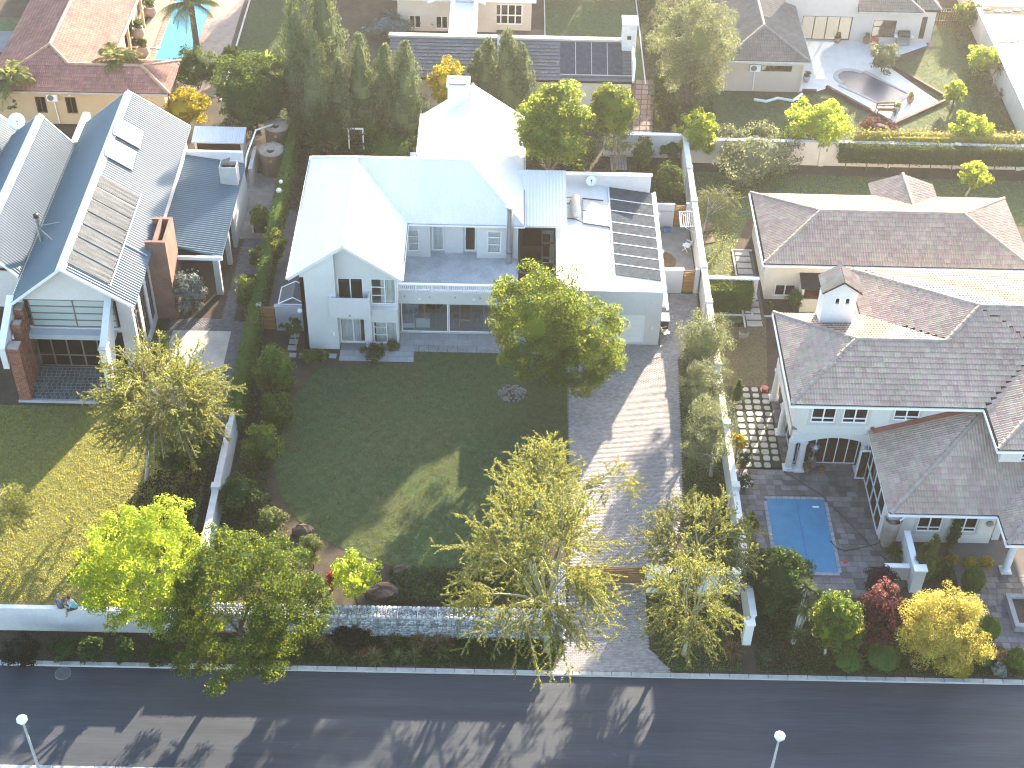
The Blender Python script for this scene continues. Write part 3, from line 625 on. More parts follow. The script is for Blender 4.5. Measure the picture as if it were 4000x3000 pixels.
# right pool deck with mixed slate and the entrance court
PW = (15.0, 51.75, 18.4, 57.3)
dk = sheet('pool_deck', [(13.3, 50.2), (20.0, 50.2), (22.2, 51.2), (22.0, 54.4), (20.9, 54.4), (20.9, 60.2), (13.3, 59.5)], .006, DECKJ)
tiles(dk, 'slate_tile', DECK, 13.4, 50.3, 20.9, 59.5, .46, .40, .006, jit=.3, skip=lambda x, y: PW[0] - .1 < x < PW[2] + .1 and PW[1] - .1 < y < PW[3] + .1)
tiles(dk, 'slate_tile', DECK, 16.35, 59.52, 20.7, 60.6, .46, .40, .006, jit=.3, limit=20)
tiles(dk, 'slate_tile', DECK, 16.35, 60.6, 16.95, 66.3, .46, .40, .006, jit=.3, limit=20)
ct = gsheet('entrance_court', 24.6, 45.9, 32, 54.4, .006, DECKJ); tiles(ct, 'slate_tile', DECK, 25.0, 46.2, 31.9, 52.0, .46, .40, .006, jit=.3, limit=250)
# grassed grid of stepping stones beside the house
sg = gsheet('stone_grid', 13.9, 59.55, 16.35, 66.45, .006, mat('grid_moss', (.022, .038, .014), .95, .2, 2)); bm = MB()
n = 10; V = []; 
for z, q in ((0, 1.0), (1, .93)):
    for i in range(n): a = 2 * PI * i / n; V.append((.5 * q * np.sign(math.cos(a)) * abs(math.cos(a)) ** .55, .5 * q * np.sign(math.sin(a)) * abs(math.sin(a)) ** .55, z))
stm = piece_mesh('stepping_stone', V, [(i, (i + 1) % n, n + (i + 1) % n, n + i) for i in range(n)] + [(i, i + 1, n - 2 - i + 0, n - 1 - i) for i in ()], STEP)
stm = piece_mesh('stepping_stone', V, [tuple(range(n, 2 * n))] + [(i, (i + 1) % n, n + (i + 1) % n, n + i) for i in range(n)], STEP)
pieces('stepping_stone', stm, sg, [TRS(16.05 - .56 * i + random.uniform(-.02, .02), 59.9 + .535 * j + random.uniform(-.02, .02), .006, .44 + random.uniform(-.05, .03), .41 + random.uniform(-.05, .03), .04, random.uniform(-.08, .08)) for i in range(4) for j in range(13) if not (i == 0 and j == 0)])
# slab strips along the low tiled building
ss = gsheet('slab_path', 15.6, 72.2, 16.9, 80.2, .006, mat('path_joint', (.10, .09, .08), .9, .1)); pieces('path_slab', block_mesh('path_slab', STEP, .02), ss, [TRS(16.2, 72.6 + .68 * i, .006, .98, .52, .03) for i in range(12)])
tag(MB().box(15.5, 72.2, 0, 15.6, 80.3, .1).box(15.5, 80.3, 0, 16.9, 80.4, .1).build('path_edging', CONC), kind='structure')
# terrace of the grey metal roofed house
tr_ = sheet('slate_terrace', [(-28.5, 63.95), (-22.3, 63.95), (-22.3, 67.0), (-28.5, 67.0)], .10, GROUT, th=.1); tiles(tr_, 'slate_tile', SLATE, -28.4, 64.1, -22.4, 66.95, .29, .285, .10, gap=.03, th=.008, jit=.12)
tag(MB().box(-28.5, 63.86, 0, -22.3, 63.95, .125).build('terrace_edge', CONC), kind='structure')
sheet('concrete_slab', [(-20.6, 66.5), (-16.95, 66.5), (-16.95, 70.75), (-20.6, 70.75)], .03, mat('pale_slab', (.37, .34, .29), .9, .1, 1, spots=.06), th=.03)
gsheet('service_yard', -18.4, 80.5, -15.6, 88.4, .006, mat('yard_gravel', (.25, .22, .19), .95, .15, 2, spots=.25))
gsheet('planting_bed', -16.95, 72.6, -15.6, 76.4, .012, SOIL)
# terrace of the pool house, top right
PT = [(23.3, 109.6), (23.0, 101.3), (24.3, 101.3), (25.3, 101.9), (29.6, 96.9), (33.7, 100.3), (30.8, 105.4), (31.5, 107.0), (34.6, 109.0), (34.6, 109.9)]
sheet('pool_terrace', PT, .02, mat('terrace_paving', (.62, .59, .55), .85, .06, 1, spots=.06))
sheet('court_paving', [(-1.2, 101.5), (3.05, 101.5), (3.05, 110.2), (-1.2, 110.2)], .008, mat('court_brown', (.10, .08, .07), .9, .15, 1.5))
tag(MB().box(3.05, 101.5, 0, 3.15, 117, .08).box(10.9, 101.8, 0, 11.0, 117, .08).build('lawn_edging', CONC), kind='structure')
gsheet('pool_surround', -29.8, 98.6, -22.3, 118, .008, mat('warm_paving', (.24, .195, .165), .9, .12, 1.2, spots=.1))
tag(MB().box(-21.9, 98, 0, -21.78, 118, .1).build('garden_edging', CONC), kind='structure')
sheet('neighbour_drive', [(39.3, 92), (56, 92), (56, 125), (39.3, 125)], .008, mat('pale_paving', (.21, .185, .17), .9, .06, 1, spots=.05))
gsheet('side_street', -60, 104.6, -38.8, 108.0, .006, mat('street_paving', (.13, .15, .17), .9, .1, 1)); gsheet('street_lawn', -60, 108.0, -39, 110.2, .01, LAWNM)
bp = sheet('brick_path', [(9.3, 92), (10.95, 92), (11.5, 102.7), (10.05, 102.7)], .006, mat('path_dark', (.05, .045, .04), .9, .1)); pieces('path_slab', block_mesh('path_slab', mat('pink_paver', (.20, .14, .12), .9, .12, 2, rnd=.12), .02), bp, [TRS(9.55 + .52 * i + .07 * j, 92.5 + .74 * j, .006, .46, .66, .03) for i in range(3) for j in range(14)])
bdl = sheet('front_bed', [(-16, 45.1), (3.0, 45.1), (3.5, 46.2), (3.6, 47.0), (-16, 46.95)], .004, VERGE)
# manhole covers
for px, py, lab in ((135, 1452, 'round worn manhole ring in the road by the kerb under the white garden wall'), (1652, 1415, 'round concrete manhole cover in the verge beside the white end pier')):
    x, y = at(px, py); z = -.108 if y < 44.9 else .012
    t = thing('manhole_cover', lab, 'manhole', (x, y, z)); MB().lathe((x, y, z), [(.40, 0), (.40, .012), (.36, .012), (.36, .008)], 24, False).build('rim', mat('rim_grey', (.17, .17, .17), .8), t); MB().lathe((x, y, z), [(.35, .0), (.35, .02)], 24).build('lid', mat('lid_grey', (.09, .095, .10), .8, .2, 6), t)
# ------------------------------------------------------------------ the white two-storey house
def xz(mb, P, y0, y1):
    """polygon in the x-z plane extruded along y"""
    n = len(P); v = [(p[0], y0, p[1]) for p in P] + [(p[0], y1, p[1]) for p in P]
    mb.add(v, [tuple(range(n)), tuple(range(n, 2 * n))[::-1]] + [((i + 1) % n, i, n + i, n + (i + 1) % n) for i in range(n)]); return mb
def yz(mb, P, x0, x1):
    n = len(P); v = [(x0, p[0], p[1]) for p in P] + [(x1, p[0], p[1]) for p in P]
    mb.add(v, [tuple(range(n))[::-1], tuple(range(n, 2 * n))] + [(i, (i + 1) % n, n + (i + 1) % n, n + i) for i in range(n)]); return mb
HS = thing('white_house', 'white two storey house with white metal roof in the middle behind the lawn', 'house', (-3, 76, 0))
b = MB()
wall_holes(b, 'y', 69.3, 82.0, 0, 5.6, -12.1, -11.85, [(73.5, 74.6, 3.2, 4.8), (78, 79.4, 3.2, 4.8)])
xz(b, [(-12.1, 0), (-10.0, 0), (-10.0, 7.42), (-12.1, 5.90)], 69.3, 69.9)
wall_holes(b, 'x', -10.0, -6.35, 0, 5.3, 69.9, 70.12, [(-9.95, -8.38, 2.9, 5.12), (-7.94, -6.42, 3.16, 5.1), (-9.95, -8.4, .07, 1.96), (-7.9, -6.42, .05, 1.92)])
xz(b, [(-10.0, 5.3), (-6.35, 5.3), (-6.35, 5.72), (-9.37, 7.88), (-10.0, 7.42)], 69.9, 70.12)
wall_holes(b, 'y', 70.12, 75.9, 0, 5.6, -6.6, -6.35, [])
wall_holes(b, 'x', -12.1, -5.4, 0, 5.6, 81.75, 82.0, []); wall_holes(b, 'y', 82.0, 87.4, 0, 5.6, -5.4, -5.15, [(84, 85.2, 3.2, 4.8)])
xz(b, [(-5.4, 0), (.95, 0), (.95, 5.75), (-2.25, 7.9), (-5.4, 5.75)], 87.2, 87.45)
wall_holes(b, 'y', 76.0, 87.2, 0, 5.6, .72, .95, [(82, 83.4, 3.2, 4.8)])
b.box(-12.0, 70.1, 2.72, -6.6, 81.75, 2.84).box(-6.6, 75.9, 2.72, .72, 87.2, 2.84)
b.build('wall', WHITE, HS)
b = MB()    # upper wall behind the roof terrace, doors set back between the two bays
wall_holes(b, 'x', -6.35, -4.6, 2.9, 5.6, 75.12, 75.34, [(-6.04, -5.3, 3.31, 4.98)]); wall_holes(b, 'x', -1.66, .95, 2.9, 5.6, 75.12, 75.34, [(-1.0, -.1, 3.27, 4.99)])
wall_holes(b, 'x', -4.6, -1.66, 2.9, 5.6, 75.75, 75.95, [(-4.52, -3.76, 2.95, 4.86), (-2.45, -1.72, 2.95, 4.86)]); b.box(-4.82, 75.345, 2.9, -4.6, 75.95, 5.6).box(-1.66, 75.345, 2.9, -1.44, 75.95, 5.6).box(.73, 75.345, 2.9, .95, 76.0, 5.6)
b.box(-3.7, 75.62, 2.9, -2.52, 75.748, 5.6)
b.build('terrace_wall', WHITE, HS)
RZ, EZ, FY = 8.05, 5.6, 69.22
rf = [([(-12.75, FY, EZ), (-9.37, FY, RZ), (-9.37, 78.5, RZ), (-12.75, 82.1, EZ)], (0, 1, 0)), ([(-6.0, FY, EZ), (-6.0, 75.0, EZ), (-9.37, 78.5, RZ), (-9.37, FY, RZ)], (0, 1, 0)),
      ([(-6.0, 75.0, EZ), (1.25, 75.0, EZ), (-2.25, 78.5, RZ), (-9.37, 78.5, RZ)], (1, 0, 0)), ([(1.25, 75.0, EZ), (1.25, 87.7, EZ), (-2.25, 87.7, RZ), (-2.25, 78.5, RZ)], (0, 1, 0)),
      ([(-5.75, 87.7, EZ), (-5.75, 82.1, EZ), (-2.25, 78.5, RZ), (-2.25, 87.7, RZ)], (0, 1, 0)), ([(-12.75, 82.1, EZ), (-9.37, 78.5, RZ), (-2.25, 78.5, RZ), (-5.75, 82.1, EZ)], (1, 0, 0))]
b = MB()
for P, e in rf: b.slab(P, .13)
roof = b.build('roof', ROOFW, HS)
for P, e in rf: ribbed(roof, P, e, ROOFW, .21, .013)
ln = [(-12.75, 75.6, 5.855), (4.02, 75.6, 5.13)]
P = [(1.25, 75.62, 5.13), (4.02, 75.62, 5.13), (4.02, 80.8, 5.86), (.9, 80.8, 5.86), (1.25, 78.98, 5.60)]
MB().slab(P, .12).build('link_roof', ROOFW, HS); ribbed(HS, P, (1, 0, 0), ROOFW, .21, .024, 'link_roof_sheet')
b = MB()
for p, q in (((-9.37, FY, RZ), (-9.37, 78.4, RZ)), ((-9.4, 78.5, RZ), (-2.25, 78.5, RZ)), ((-2.25, 78.5, RZ), (-2.25, 87.7, RZ)), ((1.2, 75.05, EZ + .02), (-2.25, 78.5, RZ)), ((-12.7, 82.05, EZ + .02), (-9.37, 78.5, RZ))):
    b.tube([Vector(p) + Vector((0, 0, .03)), Vector(q) + Vector((0, 0, .03))], .09, 6)
b.build('ridge_capping', ROOFW, roof)
gm = mat('dark_gutter', (.12, .13, .14), .5)
for pts in ([(-12.83, FY, EZ - .04), (-12.83, 82.2, EZ - .04)], [(-5.95, FY + .1, EZ - .05), (-5.95, 74.9, EZ - .05), (1.3, 74.9, EZ - .05)], [(1.33, 75.0, EZ - .04), (1.33, 87.7, EZ - .04)], [(-5.83, 82.2, EZ - .04), (-5.83, 87.7, EZ - .04)]):
    b = MB()
    for p, q in zip(pts, pts[1:]):
        d = (Vector(q) - Vector(p)); s_ = .055
        b.box(min(p[0], q[0]) - s_, min(p[1], q[1]) - s_, p[2] - .07, max(p[0], q[0]) + s_, max(p[1], q[1]) + s_, p[2] + .05)
    g = b.build('gutter', TRIMW, HS)
    b = MB(); [b.box(min(p[0], q[0]) - .03, min(p[1], q[1]) - .03, p[2] + .052, max(p[0], q[0]) + .03, max(p[1], q[1]) + .03, p[2] + .056) for p, q in zip(pts, pts[1:])]; b.build('gutter_channel', gm, g)
b = MB()
for a, c in (((-12.75, EZ), (-9.37, RZ)), ((-9.37, RZ), (-6.0, EZ))): xz(b, [(a[0], a[1] - .2), (a[0], a[1] + .03), (c[0], c[1] + .03), (c[0], c[1] - .2)] if a[0] < c[0] else [], FY - .05, FY - .002)
b.build('barge_board', ROOFW, HS)
# chimney box near the back gable
t = MB(); t.box(-3.9, 86.1, 6.2, -2.5, 87.3, 8.75); t.box(-3.98, 86.02, 8.752, -2.42, 87.38, 8.86); ch = t.build('chimney', WHITE, HS)
MB().box(-3.75, 86.25, 8.86, -2.65, 86.75, 8.95).box(-3.75, 86.85, 8.86, -3.1, 87.2, 8.98).build('chimney_cover', STEEL, ch)
# wing windows, balcony
window(HS, 'x', -9.95, -8.38, 2.9, 5.12, 69.98, TRIMW, GLASSD, (.5,), (), .07, name='window')
w = window(HS, 'x', -7.94, -6.42, 3.16, 5.1, 69.98, TRIMW, GLASS, (.56,), (), .06, curtain=[(-7.35, -6.46)]); MB().build('transom', TRIMW, w); MB().box(-7.88, 69.95, 3.78, -7.12, 70.01, 3.83).build('transom', TRIMW, w); MB().box(-7.88, 69.95, 4.42, -7.12, 70.01, 4.47).build('transom', TRIMW, w)
window(HS, 'x', -9.95, -8.4, .07, 1.96, 69.98, TRIMW, GLASS, (.52,), (), .07, curtain=[(-9.86, -8.7)])
w = window(HS, 'x', -7.9, -6.42, .05, 1.92, 69.98, TRIMW, GLASS, (.55,), (), .06, curtain=[(-7.75, -6.48)]); MB().build('transom', TRIMW, w); MB().box(-7.84, 69.95, .66, -7.12, 70.01, .71).build('transom', TRIMW, w); MB().box(-7.84, 69.95, 1.28, -7.12, 70.01, 1.33).build('transom', TRIMW, w)
b = MB(); b.box(-10.4, 69.05, 2.72, -7.95, 69.9, 2.86); b.box(-10.4, 69.05, 2.86, -7.95, 69.17, 4.2); b.box(-10.4, 69.17, 2.86, -10.28, 69.298, 4.2); b.box(-8.07, 69.17, 2.86, -7.95, 69.898, 4.2)
b.build('balcony', WHITE, HS)
MB().box(-8.36, 69.45, 0, -7.95, 69.898, 2.715).box(-7.946, 69.5, 2.05, -6.35, 69.898, 3.05).build('pier', WHITE, HS)
MB().box(-10.32, 69.22, 1.1, -10.22, 69.298, 1.34).build('wall_light', TRIMW, HS); MB().tube([(-9.2, 69.06, 2.95), (-9.2, 68.96, 2.94)], .05, 8).build('spout', STEEL, HS)
t_ = MB(); t_.ball((-12.5, 70.9, 1.7), .19, .19, .19); wl = t_.build('wall_light', TRIMW, HS); MB().tube([(-12.5, 70.9, 1.6), (-12.11, 70.9, 1.5)], .03, 6).build('bracket', DARK, wl)
# roof terrace over the living room
b = MB(); b.box(-6.35, 71.05, 2.5, 1.0, 75.11, 2.9); b.box(-4.6, 75.11, 2.72, -1.66, 75.75, 2.9); b.build('terrace_floor', mat('terrace_screed', (.40, .42, .43), .85, .12, 1.1, spots=.12), HS)
b = MB(); b.box(-6.35, 71.02, 2.36, 1.0, 71.05, 3.3); b.box(-6.35, 71.05, 2.9, 1.0, 71.22, 3.3); b.build('terrace_parapet', WHITE, HS)
rail = MB().box(-6.35, 71.02, 3.78, 1.0, 71.22, 3.86).box(-6.35, 71.08, 3.36, 1.0, 71.16, 3.42).build('terrace_railing', TRIMW, HS)
pm_ = block_mesh('railing_post', TRIMW); pieces('railing_post', pm_, rail, [TRS(-6.3 + .995 * i, 71.12, 3.3, .13, .15, .48) for i in range(8)])
bal = block_mesh('baluster', TRIMW); pieces('baluster', bal, rail, [TRS(-6.3 + .995 * i + .14 + .119 * j, 71.12, 3.42, .05, .04, .36) for i in range(7) for j in range(7)])
for i, x in enumerate((-5.98, -4.45, -2.88, -1.33)): MB().tube([(x, 71.03, 2.96), (x, 70.95, 2.95)], .045, 8).build('spout', STEEL, HS)
for x in (-5.08, -1.72): MB().box(x - .1, 70.96, 2.74, x + .1, 71.018, 2.80).build('wall_light', TRIMW, HS)
window(HS, 'x', -6.04, -5.3, 3.31, 4.98, 75.2, TRIMW, GLASS, (), (.36, .68), .07, curtain=[(-6.0, -5.35)]); window(HS, 'x', -1.0, -.1, 3.27, 4.99, 75.2, TRIMW, GLASS, (), (.38, .72), .08, curtain=[(-.95, -.15)])
window(HS, 'x', -4.52, -3.76, 2.95, 4.86, 75.83, TRIMW, GLASS, (), (), .09, name='terrace_door', curtain=[(-4.45, -3.84)]); d_ = window(HS, 'x', -2.45, -1.72, 2.95, 4.86, 75.83, TRIMW, GLASSD, (), (), .08, name='terrace_door'); MB().box(-2.40, 75.74, 3.85, -2.36, 75.78, 4.05).build('handle', STEEL, d_)
fl = MB().tube([(.42, 74.72, 2.9), (.42, 74.72, 7.0)], .20, 14).build('flue', STEEL, HS); MB().lathe((.42, 74.72, 7.0), [(.20, 0), (.27, .04), (.27, .16), (.18, .2)], 14).build('flue_cap', STEEL, fl); MB().lathe((.42, 74.72, 3.7), [(.21, 0), (.21, .05)], 14, False).build('flue_joint', DARK, fl)
# glazed living room under the terrace, furniture inside
b = MB(); b.box(-6.35, 71.05, 2.40, 3.4, 71.28, 2.498); b.build('lintel', WHITE, HS)
g1 = window(HS, 'x', -6.25, -3.33, .06, 2.40, 71.12, TRIMW, GLASS, (), (), .06, .07, 'glass_door'); g2 = window(HS, 'x', -3.3, .6, .06, 2.40, 71.16, TRIMW, GLASS, (), (), .06, .07, 'glass_door')
for x, g_, y in [(-5.5, g1, 71.12), (-4.81, g1, 71.12), (-4.08, g1, 71.12), (-2.63, g2, 71.16), (-1.9, g2, 71.16), (-1.1, g2, 71.16), (-.3, g2, 71.16)]: MB().box(x - .012, y - .02, .12, x + .012, y + .02, 2.34).build('mullion', STEEL, g_)
MB().box(-6.35, 71.0, 0, 3.4, 75.9, .05).build('room_floor', mat('room_tile', (.46, .48, .48), .5, .1, 1), HS); MB().box(-6.35, 75.9, 0, .75, 76.05, 2.72).build('room_wall', mat('room_grey', (.42, .40, .36), .9, .05), HS)
SOFA = mat('sofa_fabric', (.62, .68, .72), .9, .05)
s1 = thing('sofa', 'pale grey sofa behind the glass wall of the living room', 'sofa', (-5.4, 71.9, .05)); MB().box(-6.2, 71.45, .05, -5.45, 72.3, .45).build('chaise', SOFA, s1); MB().box(-5.38, 71.5, .05, -4.5, 71.68, .78).build('backrest', SOFA, s1); MB().box(-5.38, 71.68, .05, -4.5, 72.5, .44).build('seat', SOFA, s1); MB().obox((-5.6, 72.35, .58), .5, .4, .16, .4).build('cushion', mat('cushion_blue', (.16, .30, .34), .9), s1)
s2 = thing('armchair', 'grey armchair at the back of the glazed living room', 'armchair', (-5.6, 73.4, .05)); MB().box(-6.1, 73.2, .05, -5.3, 74.3, .42).build('seat', SOFA, s2); MB().box(-6.1, 74.1, .42, -5.3, 74.3, .85).build('backrest', SOFA, s2)
ctb = thing('coffee_table', 'round dark coffee table with red things on it inside the living room', 'table', (-4.3, 73.4, .05)); MB().lathe((-4.3, 73.4, .05), [(.1, 0), (.08, .35), (.55, .36), (.55, .41)], 18).build('top', DARK, ctb)
rb = tag(MB().ball((-4.42, 73.35, .55), .16, .11, .09).build('bowl', REDP), 'red bowl on the round dark table in the living room', 'bowl')
tb = thing('dining_table', 'pale wooden table standing just inside the glass doors', 'table', (-2.2, 71.9, .05)); MB().box(-2.55, 71.45, .74, -1.85, 73.4, .80).build('top', mat('pale_wood', (.30, .25, .19), .6, .15, 4), tb)
for x in (-2.5, -1.9):
    for y in (71.5, 73.35): MB().box(x - .04, y - .04, .05, x + .04, y + .04, .74).build('leg', mat('pale_wood', (.3, .25, .19)), tb)
for i, (x, y, lb) in enumerate(((-2.85, 72.2, 'wooden stool on the sofa side of the table inside the glass doors'), (-1.5, 72.3, 'wooden stool on the garage side of the table inside the glass doors'))):
    c = thing('stool', lb, 'stool', (x, y, .05)); MB().box(x - .17, y - .2, .42, x + .17, y + .2, .47).build('seat', WOODO, c)
    for dx in (-.14, .14):
        for dy in (-.16, .16): MB().box(x + dx - .02, y + dy - .02, .05, x + dx + .02, y + dy + .02, .42).build('leg', WOODO, c)
# glazed link with its court roof, garage wing
b = MB(); wall_holes(b, 'x', 1.0, 3.4, 0, 5.0, 78.5, 78.7, [(1.3, 3.1, .1, 2.4), (1.3, 3.1, 3.0, 4.6)]); b.box(.96, 78.7, 0, 1.1, 80.6, 5.5); wall_holes(b, 'y', 78.7, 80.6, 0, 5.3, 3.7, 3.9, []); wall_holes(b, 'x', .96, 3.9, 0, 5.7, 80.5, 80.7, []); b.build('link_wall', WHITE, HS)
window(HS, 'x', 1.3, 3.1, 3.0, 4.6, 78.55, DARK, GLASSD, (.5,), ()); window(HS, 'x', 1.3, 3.1, .1, 2.4, 78.55, DARK, GLASSD, (.5,), ())
cp = MB(); [cp.box(1.02, y, 2.86, 3.38, y + .09, 2.98) for y in (73.6, 75.2, 76.8, 78.3)]; cp.box(.98, 73.6, 2.88, 1.06, 78.4, 3.0).box(2.48, 73.69, 2.88, 2.56, 78.3, 2.97).box(3.3, 73.6, 2.88, 3.38, 78.4, 3.0)
cpo = cp.build('court_roof_frame', mat('bronze_frame', (.12, .11, .10), .5, .1), HS); g = MB(); g.box(1.06, 73.7, 2.99, 2.48, 78.3, 3.0); g.build('pane', GLASSD, cpo)
MB().box(1.0, 71.4, 0, 3.4, 78.5, .03).build('court_floor', mat('court_dark', (.16, .14, .12), .9, .2, 1), HS)
b = MB(); wall_holes(b, 'x', 3.4, 9.86, 0, 4.22, 70.33, 70.55, [(4.3, 8.93, .15, 2.4)]); yz(b, [(70.55, 0), (82.9, 0), (82.9, 2.86), (70.55, 2.86)], 9.64, 9.86)
yz(b, [(70.55, 0), (82.9, 0), (82.9, 4.3), (78.2, 4.3), (75.8, 4.15), (70.55, 4.22)], 3.4, 3.62); b.box(3.62, 82.66, 0, 9.86, 82.9, 4.3); b.build('garage_wall', WHITE, HS)
MB().box(3.55, 82.6, 4.302, 9.92, 82.96, 4.37).box(3.34, 70.6, 4.302, 3.68, 82.58, 4.34).build('coping', ROOFW, HS)
GP = [(3.62, 70.55, 3.86), (10.12, 70.55, 2.92), (10.12, 82.66, 2.92), (3.62, 82.66, 3.86)]; MB().slab(GP, .12).build('garage_roof', ROOFW, HS); ribbed(HS, GP, (0, 1, 0), ROOFW, .24, .016, 'garage_roof_sheet')
gz = lambda x: 3.86 - (x - 3.62) * .1446
MB().box(10.13, 70.3, 2.80, 10.27, 82.85, 2.94).build('gutter', TRIMW, HS); MB().box(10.155, 70.35, 2.942, 10.245, 82.8, 2.946).build('gutter_channel', gm, HS); MB().box(9.98, 70.6, 2.97, 10.1, 82.6, 3.03).build('eave_flashing', ROOFW, HS)
gd = MB(); [gd.box(4.3, 70.42 + .006 * (i % 2), .15 + i * .45, 8.93, 70.47, .15 + i * .45 + .444) for i in range(5)]; gd.build('garage_door', TRIMW, HS); MB().box(9.33, 70.25, 1.28, 9.43, 70.328, 1.52).build('wall_light', TRIMW, HS)
y0s = [72.98, 74.1, 75.15, 76.3, 77.45, 78.6, 79.9, 81.2, 82.62]
for i in range(8):      # black pool-heating mats on the garage roof, each with its strip of joined tubes
    a, c = y0s[i] + .045, y0s[i + 1] - .035; M_ = MB(); K_ = 26
    for k in range(K_): u0 = a + (c - a) * k / K_; u1 = u0 + (c - a) / K_ * .82; M_.slab([(7.1, u0, gz(7.1) + .075), (9.95, u0, gz(9.95) + .075), (9.95, u1, gz(9.95) + .075), (7.1, u1, gz(7.1) + .075)], .04)
    M_.build('solar_mat', PANEL, HS)
b = MB(); b.tube([(7.0, 72.9, gz(7) + .08), (7.0, 82.6, gz(7) + .08)], .045, 6)
for y in y0s[1:-1]: b.tube([(7.0, y, gz(7) + .08), (9.98, y, gz(9.98) + .08)], .03, 6)
b.build('mat_pipe', TRIMW, HS)
gs = thing('water_heater', 'white cylinder water heater with two glass collectors on the garage roof', 'water heater', (5, 79.4, 3.7)); MB().tube([(4.72, 78.35, 3.98), (4.72, 78.45, 4.05), (4.72, 80.4, 4.05), (4.72, 80.5, 3.98)], [.2, .29, .29, .2], 16).build('tank', mat('heater_cream', (.62, .58, .50), .4, .05), gs, True)
for y0 in (78.05, 79.4): f = MB().slab([(5.2, y0, gz(5.2) + .12), (7.0, y0, gz(7.0) + .12), (7.0, y0 + 1.25, gz(7.0) + .12), (5.2, y0 + 1.25, gz(5.2) + .12)], .09).build('collector', STEEL, gs); MB().slab([(5.26, y0 + .06, gz(5.26) + .125), (6.94, y0 + .06, gz(6.94) + .125), (6.94, y0 + 1.19, gz(6.94) + .125), (5.26, y0 + 1.19, gz(5.26) + .125)], .003).build('cover', mat('heater_glass', (.55, .54, .52), .15, .06, 1), f)
b = MB(); b.tube([(3.7, 80.55, 3.95), (4.5, 80.55, 3.95), (4.72, 80.45, 4.0)], .03, 5); b.tube([(5.2, 80.75, 3.75), (6.6, 80.75, 3.6)], .045, 5); b.tube([(3.8, 78.3, 3.93), (4.7, 78.3, 3.8), (5.3, 77.95, 3.72), (7.0, 77.9, 3.46)], .03, 5); b.tube([(3.7, 79.8, 3.95), (4.3, 79.8, 3.95), (4.4, 80.2, 3.95)], .025, 5); b.build('pipe', DARK, gs)
def dish(name, label, c, r, d, mt, foot, bowl=TRIMW):
    t = thing(name, label, 'satellite dish', tuple(foot)); d = Vector(d).normalized(); x = d.orthogonal().normalized(); y = d.cross(x); b = MB(); n = 20; pr = [(.02, 0), (.5, .05), (.8, .13), (1.0, .2), (1.0, .23)]
    v = [Vector(c) + (x * math.cos(2 * PI * j / n) + y * math.sin(2 * PI * j / n)) * r * q + d * r * h for q, h in pr for j in range(n)]
    b.add(v, [(i * n + j, i * n + (j + 1) % n, (i + 1) * n + (j + 1) % n, (i + 1) * n + j) for i in range(4) for j in range(n)]); b.build('bowl', bowl, t, True)
    MB().tube([foot, Vector(c) - d * .05], .03, 6).build('arm', DARK, t); MB().tube([Vector(c) - Vector((0, 0, r * .8)), Vector(c) + d * r * .9], .015, 5).tube([Vector(c) + d * r * .85, Vector(c) + d * r * 1.1], .05, 8).build('receiver', mt, t); return t
dish('satellite_dish', 'white round satellite dish against the back parapet of the garage roof', (5.85, 82.35, 4.05), .36, (-.1, -.75, .65), BLACK, (5.85, 82.64, 3.75))
# side gate wall, garden shed
sw = thing('side_wall', 'grey garden wall beside the slatted wooden gate on the hedge side of the white house', 'wall', (-13.1, 71, 0)); MB().box(-14.1, 70.95, 0, -12.12, 71.15, 1.9).build('wall', GREYW, sw); MB().box(-14.14, 70.9, 1.9, -12.12, 71.2, 1.97).build('coping', mat('coping', (.38, .39, .40), .8), sw); MB().box(-15.25, 70.9, 0, -14.95, 71.25, 2.0).build('pillar', GREYW, sw)
def slat_gate(label, x0, x1, y, z0, z1, n, m=WOODO):
    t = thing('wooden_gate', label, 'gate', ((x0 + x1) / 2, y, 0)); MB().box(x0, y + .03, z0, x0 + .06, y + .08, z1).box(x1 - .06, y + .03, z0, x1, y + .08, z1).build('frame', WOODB, t); h = (z1 - z0) / n
    me = block_mesh('slat', m); pieces('slat', me, t, [TRS((x0 + x1) / 2, y, z0 + i * h, x1 - x0, .03, h * .82) for i in range(n)]); return t
slat_gate('orange slatted wooden gate between the ivy hedge wall and the grey side wall', -14.93, -14.16, 71.05, .05, 1.85, 14)
sh = thing('garden_shed', 'small shed with dark gabled roof and white trim against the white house', 'shed', (-13, 72.2, 0)); b = MB(); b.box(-13.75, 71.25, 0, -12.12, 72.7, 1.95); b.build('wall', GREYW, sh)
RS = mat('shed_roof', (.07, .085, .095), .6, .1); MB().slab([(-13.85, 71.17, 2.0), (-12.95, 71.17, 2.5), (-12.95, 72.8, 2.5), (-13.85, 72.8, 2.0)], .05).slab([(-12.95, 71.17, 2.5), (-12.11, 71.17, 2.0), (-12.11, 72.8, 2.0), (-12.95, 72.8, 2.5)], .05).build('roof', RS, sh)
b = MB(); 
for y in (71.17, 72.8): b.tube([(-13.87, y, 2.01), (-12.95, y, 2.52), (-12.12, y, 2.01)], .04, 5)
b.tube([(-13.87, 71.17, 2.0), (-13.87, 72.8, 2.0)], .04, 5).tube([(-13.87, 71.17, 1.98), (-12.12, 71.17, 1.98)], .03, 5).build('trim', TRIMW, sh)
